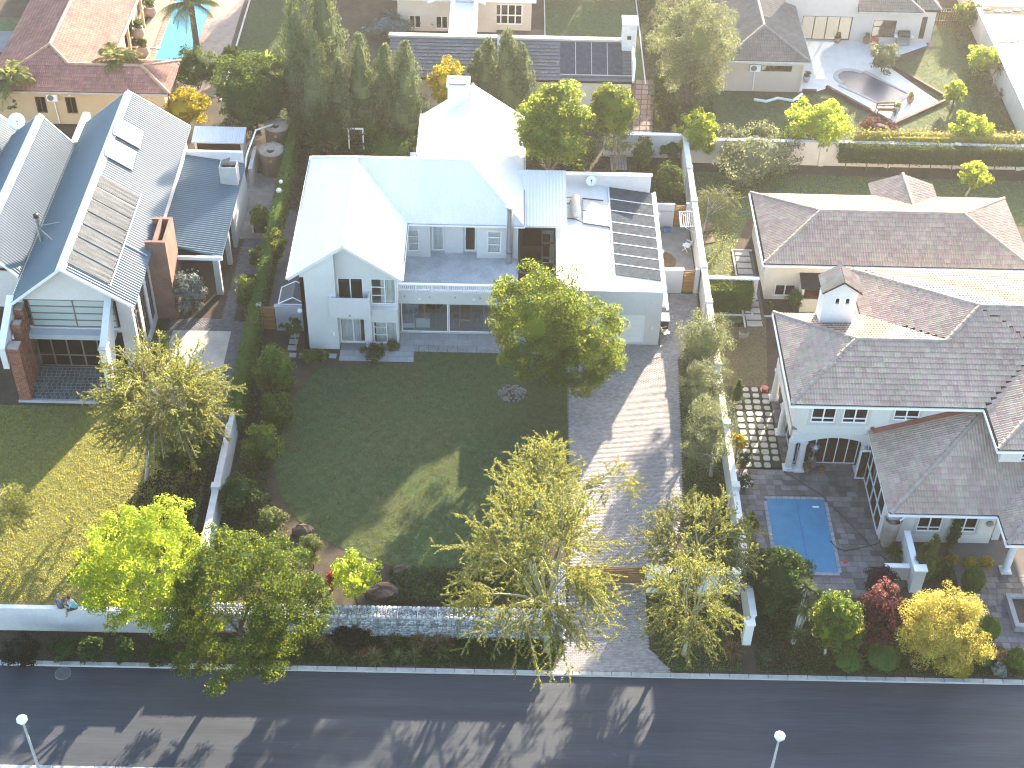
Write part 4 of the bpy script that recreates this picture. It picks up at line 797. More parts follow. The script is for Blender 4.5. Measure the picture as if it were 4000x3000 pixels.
# walls and gates right of the garage
gw = thing('yard_wall', 'low white yard wall with gate opening beside the garage, nearer the road', 'wall', (11, 75.7, 0)); MB().box(10.0, 75.6, 0, 11.72, 75.82, 1.85).box(12.5, 75.6, 0, 12.86, 75.82, 1.95).build('wall', WHITE, gw); MB().box(9.95, 75.56, 1.852, 11.75, 75.86, 1.9).build('coping', ROOFW, gw)
slat_gate('orange slatted wooden gate in the yard wall beside the garage, nearer the road', 11.74, 12.48, 75.7, .05, 1.8, 14)
gw = thing('yard_wall', 'white yard wall with gate opening behind the little paved yard', 'wall', (11, 83, 0)); MB().box(9.95, 82.95, 0, 11.7, 83.15, 1.85).box(12.5, 82.95, 0, 12.86, 83.15, 1.95).build('wall', WHITE, gw)
slat_gate('orange slatted wooden gate at the far end of the little paved yard', 11.74, 12.48, 83.0, .05, 1.8, 14)
# ------------------------------------------------------------------ grey metal roofed house on the left
KH = thing('metal_roof_house', 'house with three grey corrugated metal gables left of the ivy hedge', 'house', (-26, 74, 0))
EZ2 = 5.3
def gable(parent, x0, xr, x1, y0, y1, ez, rz, m, ez1=None, rcap=True):
    ez1 = ez if ez1 is None else ez1
    L_ = [(x0, y0, ez), (xr, y0, rz), (xr, y1, rz), (x0, y1, ez)]; R_ = [(xr, y0, rz), (x1, y0, ez1), (x1, y1, ez1), (xr, y1, rz)]
    r = MB().slab(L_, .14).slab(R_, .14).build('roof', m, parent)
    ribbed(r, L_, (0, 1, 0), m, .22, .062, th=0); ribbed(r, R_, (0, 1, 0), m, .22, .062, th=0)
    if rcap: b = MB(); b.slab([(xr - .28, y0 - .03, rz - .13), (xr, y0 - .03, rz + .09), (xr, y1 + .03, rz + .09), (xr - .28, y1 + .03, rz - .13)], .03).slab([(xr, y0 - .03, rz + .09), (xr + .28, y0 - .03, rz - .13), (xr + .28, y1 + .03, rz - .13), (xr, y1 + .03, rz + .09)], .03); b.build('ridge_cap', RIDGEM, r)
    b = MB()
    for (xa, za, xb, zb) in ((x0, ez, xr, rz), (xr, rz, x1, ez1)):
        for y in (y0, y1): xz(b, [(xa, za - .12), (xa, za + .07), (xb, zb + .07), (xb, zb - .12)], y - .06 if y == y0 else y + .005, y - .005 if y == y0 else y + .06)
    b.build('barge_board', RIDGEM, r); return r
gable(KH, -28.62, -25.25, -21.4, 66.5, 85.9, EZ2, 8.0, GALV); gable(KH, -32.75, -30.6, -28.75, 69.0, 83.4, 5.9, 7.6, GALV, 5.4); gable(KH, -38.6, -35.4, -32.9, 72, 85.0, 5.4, 7.8, GALV, 5.6)
b = MB(); b.box(-28.72, 66.6, 5.1, -28.60, 86.2, 5.28); b.build('valley_gutter', RIDGEM, KH); MB().box(-28.95, 83.46, 4.6, -28.5, 87.2, 5.5).build('parapet', BEIGE, KH)
b = MB()
xz(b, [(-28.4, 5.3), (-21.8, 5.3), (-21.8, 5.42), (-25.25, 7.78), (-28.4, 5.42)], 67.05, 67.25); b.box(-28.4, 67.05, 2.9, -22.6, 67.2, 3.2)
wall_holes(b, 'y', 67.05, 85.6, 0, 5.25, -21.98, -21.75, [(67.4, 68.5, .6, 4.9), (69.0, 70.2, .6, 4.9), (70.7, 71.7, .6, 4.9)])
b.box(-28.62, 68, 0, -28.4, 85.6, 5.2).box(-28.4, 85.4, 0, -21.98, 85.6, 5.3); b.box(-22.6, 67.05, 0, -21.98, 67.25, 5.3)
xz(b, [(-28.4, 5.3), (-21.75, 5.3), (-25.25, 7.8)], 85.4, 85.6)
wall_holes(b, 'x', -32.6, -28.8, 0, 5.6, 69.6, 69.8, [(-32, -29.5, .3, 2.6)]); xz(b, [(-32.6, 5.6), (-28.8, 5.3), (-30.6, 7.4)], 69.6, 69.8); b.box(-28.9, 69.8, 0, -28.75, 83.3, 5.3)
xz(b, [(-32.6, 4.6), (-28.8, 4.6), (-28.8, 5.3), (-30.6, 7.4), (-32.6, 5.8)], 83.0, 83.3); wall_holes(b, 'x', -38.4, -33, 0, 5.4, 72.4, 72.6, []); xz(b, [(-38.4, 5.4), (-33, 5.6), (-35.4, 7.6)], 84.6, 84.8)
b.build('wall', mat('house_wall_pale', (.55, .53, .51), .85, .04, .6, spots=.03), KH)
for (a, c) in ((67.4, 68.5), (69.0, 70.2), (70.7, 71.7)): window(KH, 'y', a, c, .6, 4.9, -21.86, mat('window_bronze', (.14, .12, .10), .5), GLASSD, (.5,), (.35, .7), .08)
fr = window(KH, 'x', -27.8, -22.75, 3.22, 5.28, 67.12, mat('window_bronze', (.14, .12, .1)), FROST, (.52,), (.25, .5, .75), .07, name='clerestory')
window(KH, 'x', -27.9, -23.3, .12, 2.9, 67.1, mat('window_bronze', (.14, .12, .1)), GLASSD, (.2, .4, .6, .8), (.32,), .09, name='sliding_door', curtain=[(-27.8, -26.9)])
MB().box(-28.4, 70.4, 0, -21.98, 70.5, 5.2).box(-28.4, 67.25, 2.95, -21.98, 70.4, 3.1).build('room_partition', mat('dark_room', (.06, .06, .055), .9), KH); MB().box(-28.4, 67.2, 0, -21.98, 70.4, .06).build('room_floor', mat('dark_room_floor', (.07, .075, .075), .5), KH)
MB().box(-28.35, 66.45, 2.75, -22.9, 67.04, 3.1).build('beam', GREYW, KH)
# brick columns: every brick of the near faces is a brick
bk = block_mesh('brick', BRICK, .01)
def brick_col(parent, x0, y0, x1, y1, z1, lab=None):
    c = MB().box(x0 + .012, y0 + .012, 0, x1 - .012, y1 - .012, z1).build('brick_column', MORT, parent); ms = []; z = .04; j = 0
    while z < z1 - .07:
        x = x0 - (.115 if j % 2 else 0)
        while x < x1 - .03:
            a, q = max(x, x0), min(x + .22, x1)
            if q - a > .04:
                for y in (y0, y1): ms.append(TRS((a + q) / 2, y + (.03 if y == y0 else -.03), z, q - a - .01, .06, .072))
            x += .23
        y = y0 + .06 - (.115 if j % 2 else 0)
        while y < y1 - .06:
            a, q = max(y, y0 + .06), min(y + .22, y1 - .06)
            if q - a > .04:
                for xx in (x0 + .03, x1 - .03): ms.append(TRS(xx, (a + q) / 2, z, .06, q - a - .01, .072))
            y += .23
        z += .085; j += 1
    pieces('brick', bk, c, ms, 300); return c
brick_col(KH, -28.45, 64.0, -27.75, 64.7, 4.1); brick_col(KH, -28.4, 65.35, -27.85, 65.9, 4.7); brick_col(KH, -28.42, 66.35, -27.95, 67.0, 5.1)
b = MB(); yz(b, [(63.9, 4.15), (67.0, 5.55), (67.0, 4.9), (65.0, 3.5), (63.9, 2.6)], -28.85, -28.5); b.build('wing_wall', WHITE, KH); MB().slab([(-28.88, 63.85, 4.2), (-28.47, 63.85, 4.2), (-28.47, 67.0, 5.62), (-28.88, 67.0, 5.62)], .05).build('wing_coping', RIDGEM, KH)
b = MB(); b.box(-23.15, 64.1, .1, -22.75, 64.75, 4.0); yz(b, [(64.1, 4.0), (64.75, 4.0), (67.0, 5.2), (67.0, 5.75)], -23.15, -22.75); yz(b, [(64.751, .1), (65.0, .1), (67.0, 4.6), (67.0, 5.15), (64.751, 3.9)], -23.05, -22.85); b.build('buttress', WHITE, KH)
MB().box(-23.2, 64.05, 4.001, -22.7, 64.8, 4.12).build('buttress_cap', CONC, KH)
# red-brown chimney block, veranda roof
b = MB(); b.box(-21.74, 71.9, 0, -20.5, 72.1, 6.0).box(-21.74, 74.3, 0, -20.5, 74.5, 6.0).box(-20.7, 72.1, 0, -20.5, 74.3, 6.0).box(-21.3, 72.1, 5.25, -21.1, 74.3, 6.0); b.build('chimney_block', REDPL, KH)
VP = [(-21.74, 75.0, 3.7), (-17.75, 74.3, 3.1), (-17.75, 84.9, 3.1), (-21.74, 84.9, 3.7)]; vr = MB().slab(VP, .1).build('veranda_roof', GALV, KH); ribbed(vr, VP, (0, 1, 0), GALV, .22, .062)
MB().box(-21.74, 74.1, 3.0, -17.7, 74.27, 3.25).box(-21.74, 84.92, 2.7, -17.9, 85.15, 4.0).build('veranda_beam', TRIMW, KH); MB().box(-18.4, 74.4, 0, -18.0, 74.7, 3.0).build('veranda_post', GREYW, KH); MB().box(-18.1, 79.5, 0, -17.85, 84.9, 2.95).build('veranda_wall', GREYW, KH); MB().box(-18.2, 77.6, 0, -17.9, 77.9, 3.0).build('veranda_post', GREYW, KH)
b = MB(); b.box(-19.0, 82.15, 3.2, -17.85, 82.22, 4.6).box(-19.0, 82.95, 3.2, -17.85, 83.02, 4.6).box(-19.0, 82.22, 3.2, -18.93, 82.95, 4.6).box(-17.92, 82.22, 3.2, -17.85, 82.95, 4.6); bc = b.build('braai_chimney', mat('chimney_pale', (.52, .50, .48), .85, .05), KH); MB().slab([(-18.9, 82.25, 4.72), (-18.3, 82.25, 4.95), (-18.3, 82.9, 4.95), (-18.9, 82.9, 4.72)], .03).box(-18.92, 82.3, 4.3, -17.93, 82.9, 4.32).build('chimney_cowl', DARK, bc)
sl = lambda x: 8.0 - (x + 25.25) * .7013
def on_roof(parent, nm, m, x0, x1, y0, y1, up, th, sheets=None):
    return MB().slab([(x0, y0, sl(x0) + up), (x1, y0, sl(x1) + up), (x1, y1, sl(x1) + up), (x0, y1, sl(x0) + up)], th).build(nm, m, parent)
for i, (y0, lab) in enumerate(((80.55, 'tilted glass solar panel on the corrugated roof, the one higher up the ridge'), (78.1, 'tilted glass solar panel on the corrugated roof, the one beside the grey mats'))):
    t = thing('solar_panel', lab, 'solar panel', (-24.5, y0 + .7, sl(-24.5)), 'glass solar panels on the corrugated roof'); P = [(-25.1, y0, sl(-25.1) + .22), (-23.55, y0, sl(-23.55) + .22), (-23.55, y0 + 1.5, sl(-23.55) + .55), (-25.1, y0 + 1.5, sl(-25.1) + .55)]
    MB().slab(P, .09).build('frame', STEEL, t); q = [Vector(p) for p in P]; n = (q[1] - q[0]).cross(q[2] - q[1]).normalized()
    for k in range(9):
        a0, a1 = .03 + k * .105, .03 + k * .105 + .085; MB().slab([q[0].lerp(q[1], a0).lerp(q[3].lerp(q[2], a0), .04) + n * .006, q[0].lerp(q[1], a1).lerp(q[3].lerp(q[2], a1), .04) + n * .006, q[0].lerp(q[1], a1).lerp(q[3].lerp(q[2], a1), .96) + n * .006, q[0].lerp(q[1], a0).lerp(q[3].lerp(q[2], a0), .96) + n * .006], .003).build('strip', SOLG, t)
    b = MB()
    for x in (-25.0, -23.65): b.tube([(x, y0 + 1.4, sl(x) + .03), (x, y0 + 1.4, sl(x) + .45)], .025, 5).tube([(x, y0 + .1, sl(x) + .03), (x, y0 + .1, sl(x) + .18)], .025, 5)
    b.build('bracket', DARK, t)
for i in range(7):      # weathered pool heating mats
    y0 = 67.25 + i * 1.29; M_ = MB(); K_ = 20
    for k in range(K_): u0 = y0 + 1.16 * k / K_; u1 = u0 + 1.16 / K_ * .9; w = .03 * math.sin(k * .9 + i); M_.slab([(-25.0, u0, sl(-25.0) + .11), (-22.85 + w * .5, u0, sl(-22.85) + .11), (-22.85 + w * .5, u1, sl(-22.85) + .11), (-25.0, u1, sl(-25.0) + .11)], .04)
    M_.build('solar_mat', PANELW, KH)
b = MB(); b.tube([(-25.06, 67.1, sl(-25.06) + .12), (-25.06, 76.4, sl(-25.06) + .12)], .04, 5).tube([(-22.75, 67.1, sl(-22.75) + .12), (-22.75, 76.4, sl(-22.75) + .12)], .045, 5).tube([(-22.75, 71.2, sl(-22.75) + .12), (-21.5, 71.2, sl(-21.5) + .14)], .05, 5); b.build('mat_pipe', mat('pipe_pale', (.42, .40, .36), .7), KH)
an = thing('aerial_mast', 'roof vent pipe with two bare antenna arms in the metal valley', 'antenna', (-28.0, 72, 5.9)); MB().tube([(-28.0, 72, 5.4), (-28.0, 72, 7.6)], .13, 8).build('mast', STEEL, an); MB().tube([(-28.0, 71.95, 7.0), (-26.7, 72.1, 7.2)], .025, 5).tube([(-28.0, 71.95, 6.9), (-26.9, 71.0, 6.6)], .025, 5).build('arm', STEEL, an); MB().lathe((-28, 72, 7.6), [(.17, 0), (.17, .2), (.08, .28)], 8).build('cap', DARK, an)
dish('satellite_dish', 'white satellite dish on the corrugated roof at the edge of the picture', (-32.4, 83.9, 6.75), .55, (.35, -.8, .5), BLACK, (-32.6, 84.2, 6.0))
# store room, water tanks, pipe
st = thing('store_room', 'lean-to store with pale sheet roof and dark red front behind the metal roofed house', 'shed', (-20.3, 89.4, 0)); b = MB(); b.box(-22.0, 89.9, 0, -18.6, 90.05, 2.6).box(-22.0, 88.7, 0, -21.85, 89.9, 2.5).box(-18.75, 88.7, 0, -18.6, 89.9, 2.5); b.build('wall', BEIGE, st); MB().box(-21.85, 88.8, 0, -18.75, 88.88, 2.3).build('door', DOORR, st)
P = [(-22.15, 88.45, 2.42), (-18.45, 88.45, 2.42), (-18.45, 90.1, 2.72), (-22.15, 90.1, 2.72)]; r = MB().slab(P, .06).build('roof', GREYW, st); ribbed(r, P, (1, 0, 0), mat('pale_sheet', (.48, .52, .54), .5, .04), .17, .03)
def tank(label, x, y):
    t = thing('water_tank', label, 'water tank', (x, y, 0), 'brown rain water tanks'); pr = [(.88, 0)]
    for i in range(10): pr += [(.90, .06 + i * .165), (.885, .12 + i * .165), (.90, .18 + i * .165)]
    pr += [(.88, 1.76)]; MB().lathe((x, y, 0), pr, 28, False).build('body', TANK, t, True); MB().lathe((x, y, 1.76), [(.90, 0), (.93, .03), (.90, .09), (.62, .27), (.3, .36), (.3, .37)], 28).build('top', TANKT, t); MB().lathe((x - .02, y - .42, 1.9), [(.27, .0), (.27, .2), (.22, .21), (.22, .17)], 18).build('lid', mat('tank_lid', (.035, .034, .032), .5), t)
    for k in range(5): a = 2 * PI * k / 5 + .3; MB().obox((x + .62 * math.cos(a), y + .62 * math.sin(a), 2.02), .5, .16, .05, a, 0, .42).build('rib', TANKT, t)
    b = MB(); b.add([(x + .13 * math.sin(a * PI / 3) * (1 - .3 * (a % 2)), y - .915, 1.42 + .15 * math.cos(a * PI / 3) * (1 - .3 * (a % 2))) for a in range(6)], [(0, 1, 2, 3, 4, 5)]); b.box(x - .06, y - .925, 1.38, x + .06, y - .917, 1.46); b.build('label', YEL, t)
tank('brown water tank standing in the service yard, the one nearer the road', -16.55, 88.7); tank('brown water tank at the back of the service yard, half hidden by the other', -16.6, 91.9)
dp_ = tag(MB().tube([(-17.75, 84.6, 3.0), (-17.7, 85.3, 3.5), (-17.6, 89.0, 3.2), (-16.8, 91.2, 2.3)], .06, 7).build('rain_pipe', TRIMW), 'white rain pipe bridging from the veranda roof to the brown tank', 'pipe')
yw = thing('screen_wall', 'short pale screen wall standing beside the brown water tanks', 'wall', (-17.9, 88, 0)); MB().box(-17.95, 86.6, 0, -17.75, 89.4, 1.5).build('wall', BEIGE, yw); MB().box(-17.98, 86.55, 1.5, -17.72, 89.45, 1.56).build('coping', CONC, yw)
bn = thing('raised_bed', 'stone edged bed with a dark hollow beside the hedge in the service yard', 'planter', (-16.4, 82.5, 0)); MB().box(-17.1, 81.2, 0, -16.95, 83.2, .45).box(-16.95, 83.05, 0, -15.7, 83.2, .45).build('edge', CONC, bn); MB().box(-16.95, 81.2, 0, -15.7, 83.05, .2).build('soil', SOIL, bn)
# ------------------------------------------------------------------ hedge wall with ivy, left boundary
hw = thing('hedge_wall', 'long grey boundary wall overgrown with ivy between the two left gardens', 'wall', (-15.3, 70, 0)); MB().box(-15.42, 47.2, 0, -15.16, 95.5, 1.85).build('wall', GREYW, hw); MB().box(-15.47, 47.2, 1.852, -15.11, 60.5, 1.93).box(-15.55, 55.3, 0, -15.03, 55.7, 2.05).build('coping', mat('coping', (.55, .56, .56)), hw)
hedge(hw, -15.66, 61.5, -14.94, 71.3, .15, 2.02, LIVY, 9000, .13, 'ivy', .12); hedge(hw, -15.62, 71.3, -14.98, 95.4, .15, 2.05, LIVY, 15000, .13, 'ivy', .12)
for i, (px, py, lab) in enumerate(((606, 415, 'white globe lamp on the ivy wall, the larger one opposite the white roof'), (617, 396, 'white globe lamp on the ivy wall beside the brown water tank'))):
    x, y = at(px, py, 2.15); t = thing('globe_lamp', lab, 'lamp', (-15.3, y, 2)); MB().ball((-15.3, y, 2.28), .19 - .05 * i, .19 - .05 * i, .19 - .05 * i).build('globe', TRIMW, t, True); MB().tube([(-15.3, y, 1.9), (-15.3, y, 2.15)], .05, 8).build('base', DARK, t)
# ------------------------------------------------------------------ front walls
fw = thing('front_wall', 'smooth white garden wall along the verge where two people sit', 'wall', (-25, 46.9, 0)); MB().box(-45, 46.95, 0, -15.2, 47.2, 1.75).build('wall', mat('front_wall_paint', (.55, .55, .55), .8, .05, .5, spots=.04), fw)
gb = thing('gabion_wall', 'wall of stacked grey stones in wire cages along the front garden', 'wall', (-5, 47.3, 0)); GX0, GX1, GY0, GY1, GZ = -14.9, 3.45, 47.02, 47.72, 1.5; MB().box(GX0 + .05, GY0 + .05, 0, GX1 - .05, GY1 - .05, GZ - .05).build('core', GABJ, gb)
nn = 8; V = [(.5, 0, 0)]; V = []; 
for z, q in ((-.5, .62), (-.2, 1), (.25, .95), (.5, .55)): V += [(.5 * q * math.cos(2 * PI * i / nn + .2), .5 * q * math.sin(2 * PI * i / nn + .2), z) for i in range(nn)]
stone_me = piece_mesh('stone', V, [(r * nn + i, r * nn + (i + 1) % nn, (r + 1) * nn + (i + 1) % nn, (r + 1) * nn + i) for r in range(3) for i in range(nn)] + [(3 * nn + i, 3 * nn + (i + 1) % nn, 3 * nn + (i + 2) % nn, 3 * nn + (i + 3) % nn) for i in (0, 3)] , GABI)
ms = []
def stones(u0, u1, v0, v1, place):
    v = v0
    while v < v1:
        h = random.uniform(.10, .17); u = u0
        while u < u1:
            w = random.uniform(.13, .30); ms.append(place(u + w / 2, v + h / 2, w * 1.08, h * 1.12)); u += w
        v += h
rj = lambda a: Matrix.Rotation(random.uniform(-a, a), 4, 'Z') @ Matrix.Rotation(random.uniform(-a, a), 4, 'X')
stones(GX0, GX1, 0, GZ, lambda u, v, w, h: Matrix.Translation((u, GY0 + .06 + random.uniform(-.03, .02), v)) @ Matrix.Rotation(PI / 2, 4, 'X') @ rj(.15) @ Matrix.Diagonal((w, h, .2, 1)))
stones(GX0, GX1, GY0, GY1 - .05, lambda u, v, w, h: Matrix.Translation((u, v, GZ - .04 + random.uniform(-.03, .02))) @ rj(.15) @ Matrix.Diagonal((w, h, .2, 1)))
stones(GX0, GX1, .2, GZ, lambda u, v, w, h: Matrix.Translation((u, GY1 - .06, v)) @ Matrix.Rotation(PI / 2, 4, 'X') @ rj(.15) @ Matrix.Diagonal((w, h, .2, 1)))
pieces('stone', stone_me, gb, ms, 300, key=lambda M_: (abs(M_.translation.x + 4.5) if M_.translation.z > .1 else 99))
b = MB()
for i in range(19): x = GX0 + i * 1.0; b.box(x - .012, GY0 - .06, 0, x + .012, GY0 - .045, GZ + .02).box(x - .012, GY0 - .045, GZ + .055, x + .012, GY1, GZ + .07)
for z in (.5, 1.0, 1.5): b.box(GX0, GY0 - .064, z - .008, GX1, GY0 - .05, z + .008)
b.build('wire_cage', STEEL, gb)
gp = thing('gate_pillar', 'tall stone caged pillar turned along the driveway beside the gate', 'pillar', (3.2, 49, 0)); MB().box(2.95, 47.8, 0, 3.45, 50.6, 1.7).build('core', GABJ, gp); ms = []
stones(47.8, 50.6, 2.9, 3.5, lambda u, v, w, h: Matrix.Translation((v, u, 1.72 + random.uniform(-.03, .02))) @ rj(.15) @ Matrix.Diagonal((h, w, .2, 1)))
for xx in (2.95, 3.45): stones(47.8, 50.6, 0, 1.7, lambda u, v, w, h: Matrix.Translation((xx, u, v)) @ Matrix.Rotation(PI / 2, 4, 'Y') @ rj(.15) @ Matrix.Diagonal((h, w, .2, 1)))
stones(2.9, 3.5, 0, 1.7, lambda u, v, w, h: Matrix.Translation((u, 47.82, v)) @ Matrix.Rotation(PI / 2, 4, 'X') @ rj(.15) @ Matrix.Diagonal((w, h, .2, 1))); pieces('stone', stone_me, gp, ms, 220)
dg = thing('driveway_gate', 'low brown slatted wooden sliding gate across the driveway', 'gate', (5.9, 50.9, 0)); MB().box(3.7, 50.86, .05, 3.78, 50.98, 1.35).box(7.74, 50.86, .05, 7.82, 50.98, 1.35).box(5.7, 50.9, .05, 5.78, 50.98, 1.35).build('frame', WOODB, dg); pieces('slat', block_mesh('slat', mat('gate_wood', (.17, .10, .045), .7, .2, 4, rnd=.2)), dg, [TRS(5.76, 50.84, .08 + i * .14, 4.1, .035, .115) for i in range(9)]); tag(MB().box(3.7, 50.7, .02, 12.6, 50.8, .035).build('gate_track', STEEL), kind='structure')
gw = thing('gate_wall', 'white wall beside the right post of the driveway gate', 'wall', (8.6, 50.3, 0)); MB().box(7.9, 50.2, 0, 12.85, 50.45, 1.75).build('wall', WHITE, gw); MB().box(7.82, 50.1, 1.752, 12.85, 50.55, 1.82).build('coping', TRIMW, gw)
# right boundary wall, end pier
rw = thing('boundary_wall', 'long pale boundary wall between the driveway garden and the tiled houses', 'wall', (13, 70, 0)); MB().box(12.9, 47.3, 0, 13.12, 66.3, 1.85).box(12.88, 66.3, 0, 13.14, 92, 2.05).build('wall', mat('boundary_paint', (.54, .53, .50), .88, .06, .6, spots=.06), rw); MB().box(12.84, 47.3, 1.852, 13.18, 66.3, 1.92).box(12.82, 66.3, 2.052, 13.2, 92, 2.12).build('coping', mat('coping_pale', (.62, .61, .58), .85, .05), rw)
b = MB(); [b.box(12.78, y, 0, 13.24, y + .4, 2.2) for y in (56, 61, 66.1, 72, 75.6, 83.0, 87)]; b.build('pier', mat('boundary_paint', (.5, .5, .5)), rw)
ep = thing('end_pier', 'free standing white pier at the verge end of the boundary wall', 'pillar', (12.85, 47.0, 0)); MB().box(12.6, 46.9, 0, 13.05, 47.25, 1.6).build('pier', WHITE, ep); MB().box(12.55, 46.86, 1.602, 13.1, 47.29, 1.68).build('cap', TRIMW, ep)
# ------------------------------------------------------------------ two-storey tiled house on the right
RH = thing('tiled_house', 'large cream two storey house with grey pink tiled hips beside the covered pool', 'house', (22, 62, 0)); K = .364
A0, A1 = (15.8, 58.6, 6.0), (15.8, 66.4, 6.0); RA, RB = (19.7, 62.5, 7.42), (24.75, 62.5, 7.42); AP, AQ = (26.92, 64.68, 8.21), (29.6, 64.68, 8.21); BL = (20.85, 70.75, 6.0); VB = (20.85, 66.4, 6.0); BR = (35.7, 70.75, 6.0)
C0 = (26.3, 55.4, 6.0); CR = (29.9, 59.0, 7.31); CV = (26.3, 58.6, 6.0)
up = [([A0, CV, CR, (29.9, 64.68 - 2.47, 7.31), AP, RB, RA], (1, 0, 0)), ([A0, RA, A1], (0, 1, 0)), ([A1, RA, RB, VB], (1, 0, 0)), ([VB, RB, AP, BL], (0, 1, 0)), ([BL, AP, AQ, BR], (1, 0, 0)),
      ([C0, CR, (29.9, 62.21, 7.31), CV], (0, 1, 0)), ([C0, (33.5, 55.4, 6.0), CR], (1, 0, 0)), ([(29.9, 62.21, 7.31), AP, AQ, (33, 62.2, 7.31)], (1, 0, 0)), ([AQ, (35.7, 58.6, 6.0), BR], (0, 1, 0)), ([CR, (33.5, 55.4, 6), (33.5, 62.2, 6), (29.9, 62.21, 7.31)], (0, 1, 0))]
up[0] = ([A0, CV, (29.9, 62.21, 7.31), AP, RB, RA], (1, 0, 0)); up[5] = ([C0, CV, (29.9, 62.21, 7.31), CR], (0, 1, 0))
D0, D1, DV = (20.75, 53.3, 3.2), (20.75, 59.58, 3.2), (27.03, 59.58, 5.486)
lo = [([D0, DV, D1], (0, 1, 0)), ([D0, (26.45, 53.3, 3.2), (26.45, 53.3, 3.2), (29.5, 56.35, 4.31), (29.5, 59.58, 5.486), DV], (1, 0, 0)), ([(26.45, 51.3, 3.2), (28.4, 53.25, 3.91), (28.4, 55.25, 3.91), (26.45, 53.3, 3.2)], (0, 1, 0)), ([(26.45, 51.3, 3.2), (33, 51.3, 3.2), (31, 53.25, 3.91), (28.4, 53.25, 3.91)], (1, 0, 0))]
lo[1] = ([D0, (26.45, 53.3, 3.2), (28.4, 55.25, 3.91), (32, 55.25, 3.91), (32, 59.58, 5.486), DV], (1, 0, 0))
caps = [(A0, RA), (A1, RA), (RA, RB), (RB, AP), (BL, AP), (AP, AQ), (C0, CR), (CR, (29.9, 62.2, 7.31)), (D0, DV), ((26.45, 51.3, 3.2), (28.4, 53.25, 3.91)), ((28.4, 53.25, 3.91), (28.4, 55.2, 3.91)), (AQ, BR)]
tiled_roof(RH, up + lo, TILEG, TILEB, caps)
b = MB(); wx0 = 16.5
wall_holes(b, 'x', 17.0, 26.9, 2.9, 5.95, 59.6, 59.82, [(17.3, 18.68, 3.7, 4.95), (19.05, 20.45, 3.7, 4.95), (21.85, 23.3, 4.0, 4.95)]); b.prism([(16.5, 60.1), (17.0, 59.6), (17.0, 59.82), (16.72, 60.15)], 2.9, 5.95)
wall_holes(b, 'y', 60.1, 66.0, 2.9, 5.95, 16.5, 16.72, [(61.2, 62.5, 3.7, 4.95)]); b.box(16.5, 65.8, 2.9, 21.4, 66.0, 5.95).box(21.4, 66.0, 0, 21.6, 70.2, 5.95).box(21.4, 70.0, 0, 35, 70.2, 5.95)
wall_holes(b, 'x', 26.9, 33, 3.0, 5.95, 56.2, 56.4, [(28.0, 30.2, 4.3, 5.5)]); b.box(26.9, 56.4, 3.0, 27.1, 59.6, 5.95)
A_ = [(17.35 + (20.55 - 17.35) * i / 12, 2.3 + .32 * math.sin(PI * i / 12)) for i in range(13)]      # segmental arch over the loggia
xz(b, [(16.5, 2.9), (16.5, 2.2), (17.35, 2.2)] + A_ + [(20.55, 2.2), (21.4, 2.2), (21.4, 2.9)], 59.55, 59.85); b.box(16.45, 60.1, 2.25, 16.75, 66, 2.9)
b.box(20.9, 54.3, 0, 21.1, 60.1, 3.1); wall_holes(b, 'x', 21.1, 26.9, 0, 3.1, 54.2, 54.42, [(22.72, 24.05, .85, 2.05), (24.62, 25.97, .85, 2.05)]); b.box(26.7, 54.42, 0, 26.9, 59.6, 3.1)
b.build('wall', mat('cream_render', (.60, .58, .53), .85, .03, .5, spots=.03), RH)
MB().box(16.5, 59.85, 2.86, 26.9, 66, 2.98).box(16.75, 65.0, 0, 21.4, 65.2, 2.86).build('floor_slab', INT, RH); MB().box(16.9, 60.2, .01, 20.9, 65.0, .03).build('room_floor', mat('loggia_floor', (.08, .055, .04), .5, .2, 1.5), RH)
for a, c, z0, z1, d, cur in ((17.3, 18.68, 3.7, 4.95, 59.68, None), (19.05, 20.45, 3.7, 4.95, 59.68, [(19.12, 20.3)]), (21.85, 23.3, 4.0, 4.95, 59.68, [(21.95, 22.9)])): window(RH, 'x', a, c, z0, z1, d, TRIMW, GLASSD, (.5,), (.27,), .08, curtain=cur)
sr = mat('window_surround', (.50, .48, .44), .85, .03)
for a, c, z0, z1, d in ((17.3, 18.68, 3.7, 4.95, 59.6), (19.05, 20.45, 3.7, 4.95, 59.6), (21.85, 23.3, 4.0, 4.95, 59.6), (22.72, 24.05, .85, 2.05, 54.2), (24.62, 25.97, .85, 2.05, 54.2)): b = MB(); b.add([(a - .16, d - .03, z1 + .1), (a - .16, d - .03, z0 - .16), (c + .16, d - .03, z0 - .16), (c + .16, d - .03, z1 + .1), (c + .005, d - .03, z1 + .1), (c + .005, d - .03, z0 - .006), (a - .005, d - .03, z0 - .006), (a - .005, d - .03, z1 + .1)] + [(a - .16, d, z1 + .1), (a - .16, d, z0 - .16), (c + .16, d, z0 - .16), (c + .16, d, z1 + .1), (c + .005, d, z1 + .1), (c + .005, d, z0 - .006), (a - .005, d, z0 - .006), (a - .005, d, z1 + .1)], [(0, 1, 6, 7), (1, 2, 5, 6), (2, 3, 4, 5)] + [(k, k + 8, (k + 1) % 8 + 8, (k + 1) % 8) for k in range(8)]); b.build('window_surround', sr, RH)
for a, c in ((22.72, 24.05), (24.62, 25.97)):
    w = window(RH, 'x', a, c, .85, 2.05, 54.28, TRIMW, GLASSD, (.5,), (.25,), .07); g = MB(); [g.box(a + .1 + k * .14, 54.33, .9, a + .115 + k * .14, 54.345, 2.0) for k in range(9)]; g.box(a + .08, 54.33, 1.3, c - .08, 54.345, 1.33).box(a + .08, 54.33, 1.65, c - .08, 54.345, 1.68).build('burglar_bar', BEIGE, w)
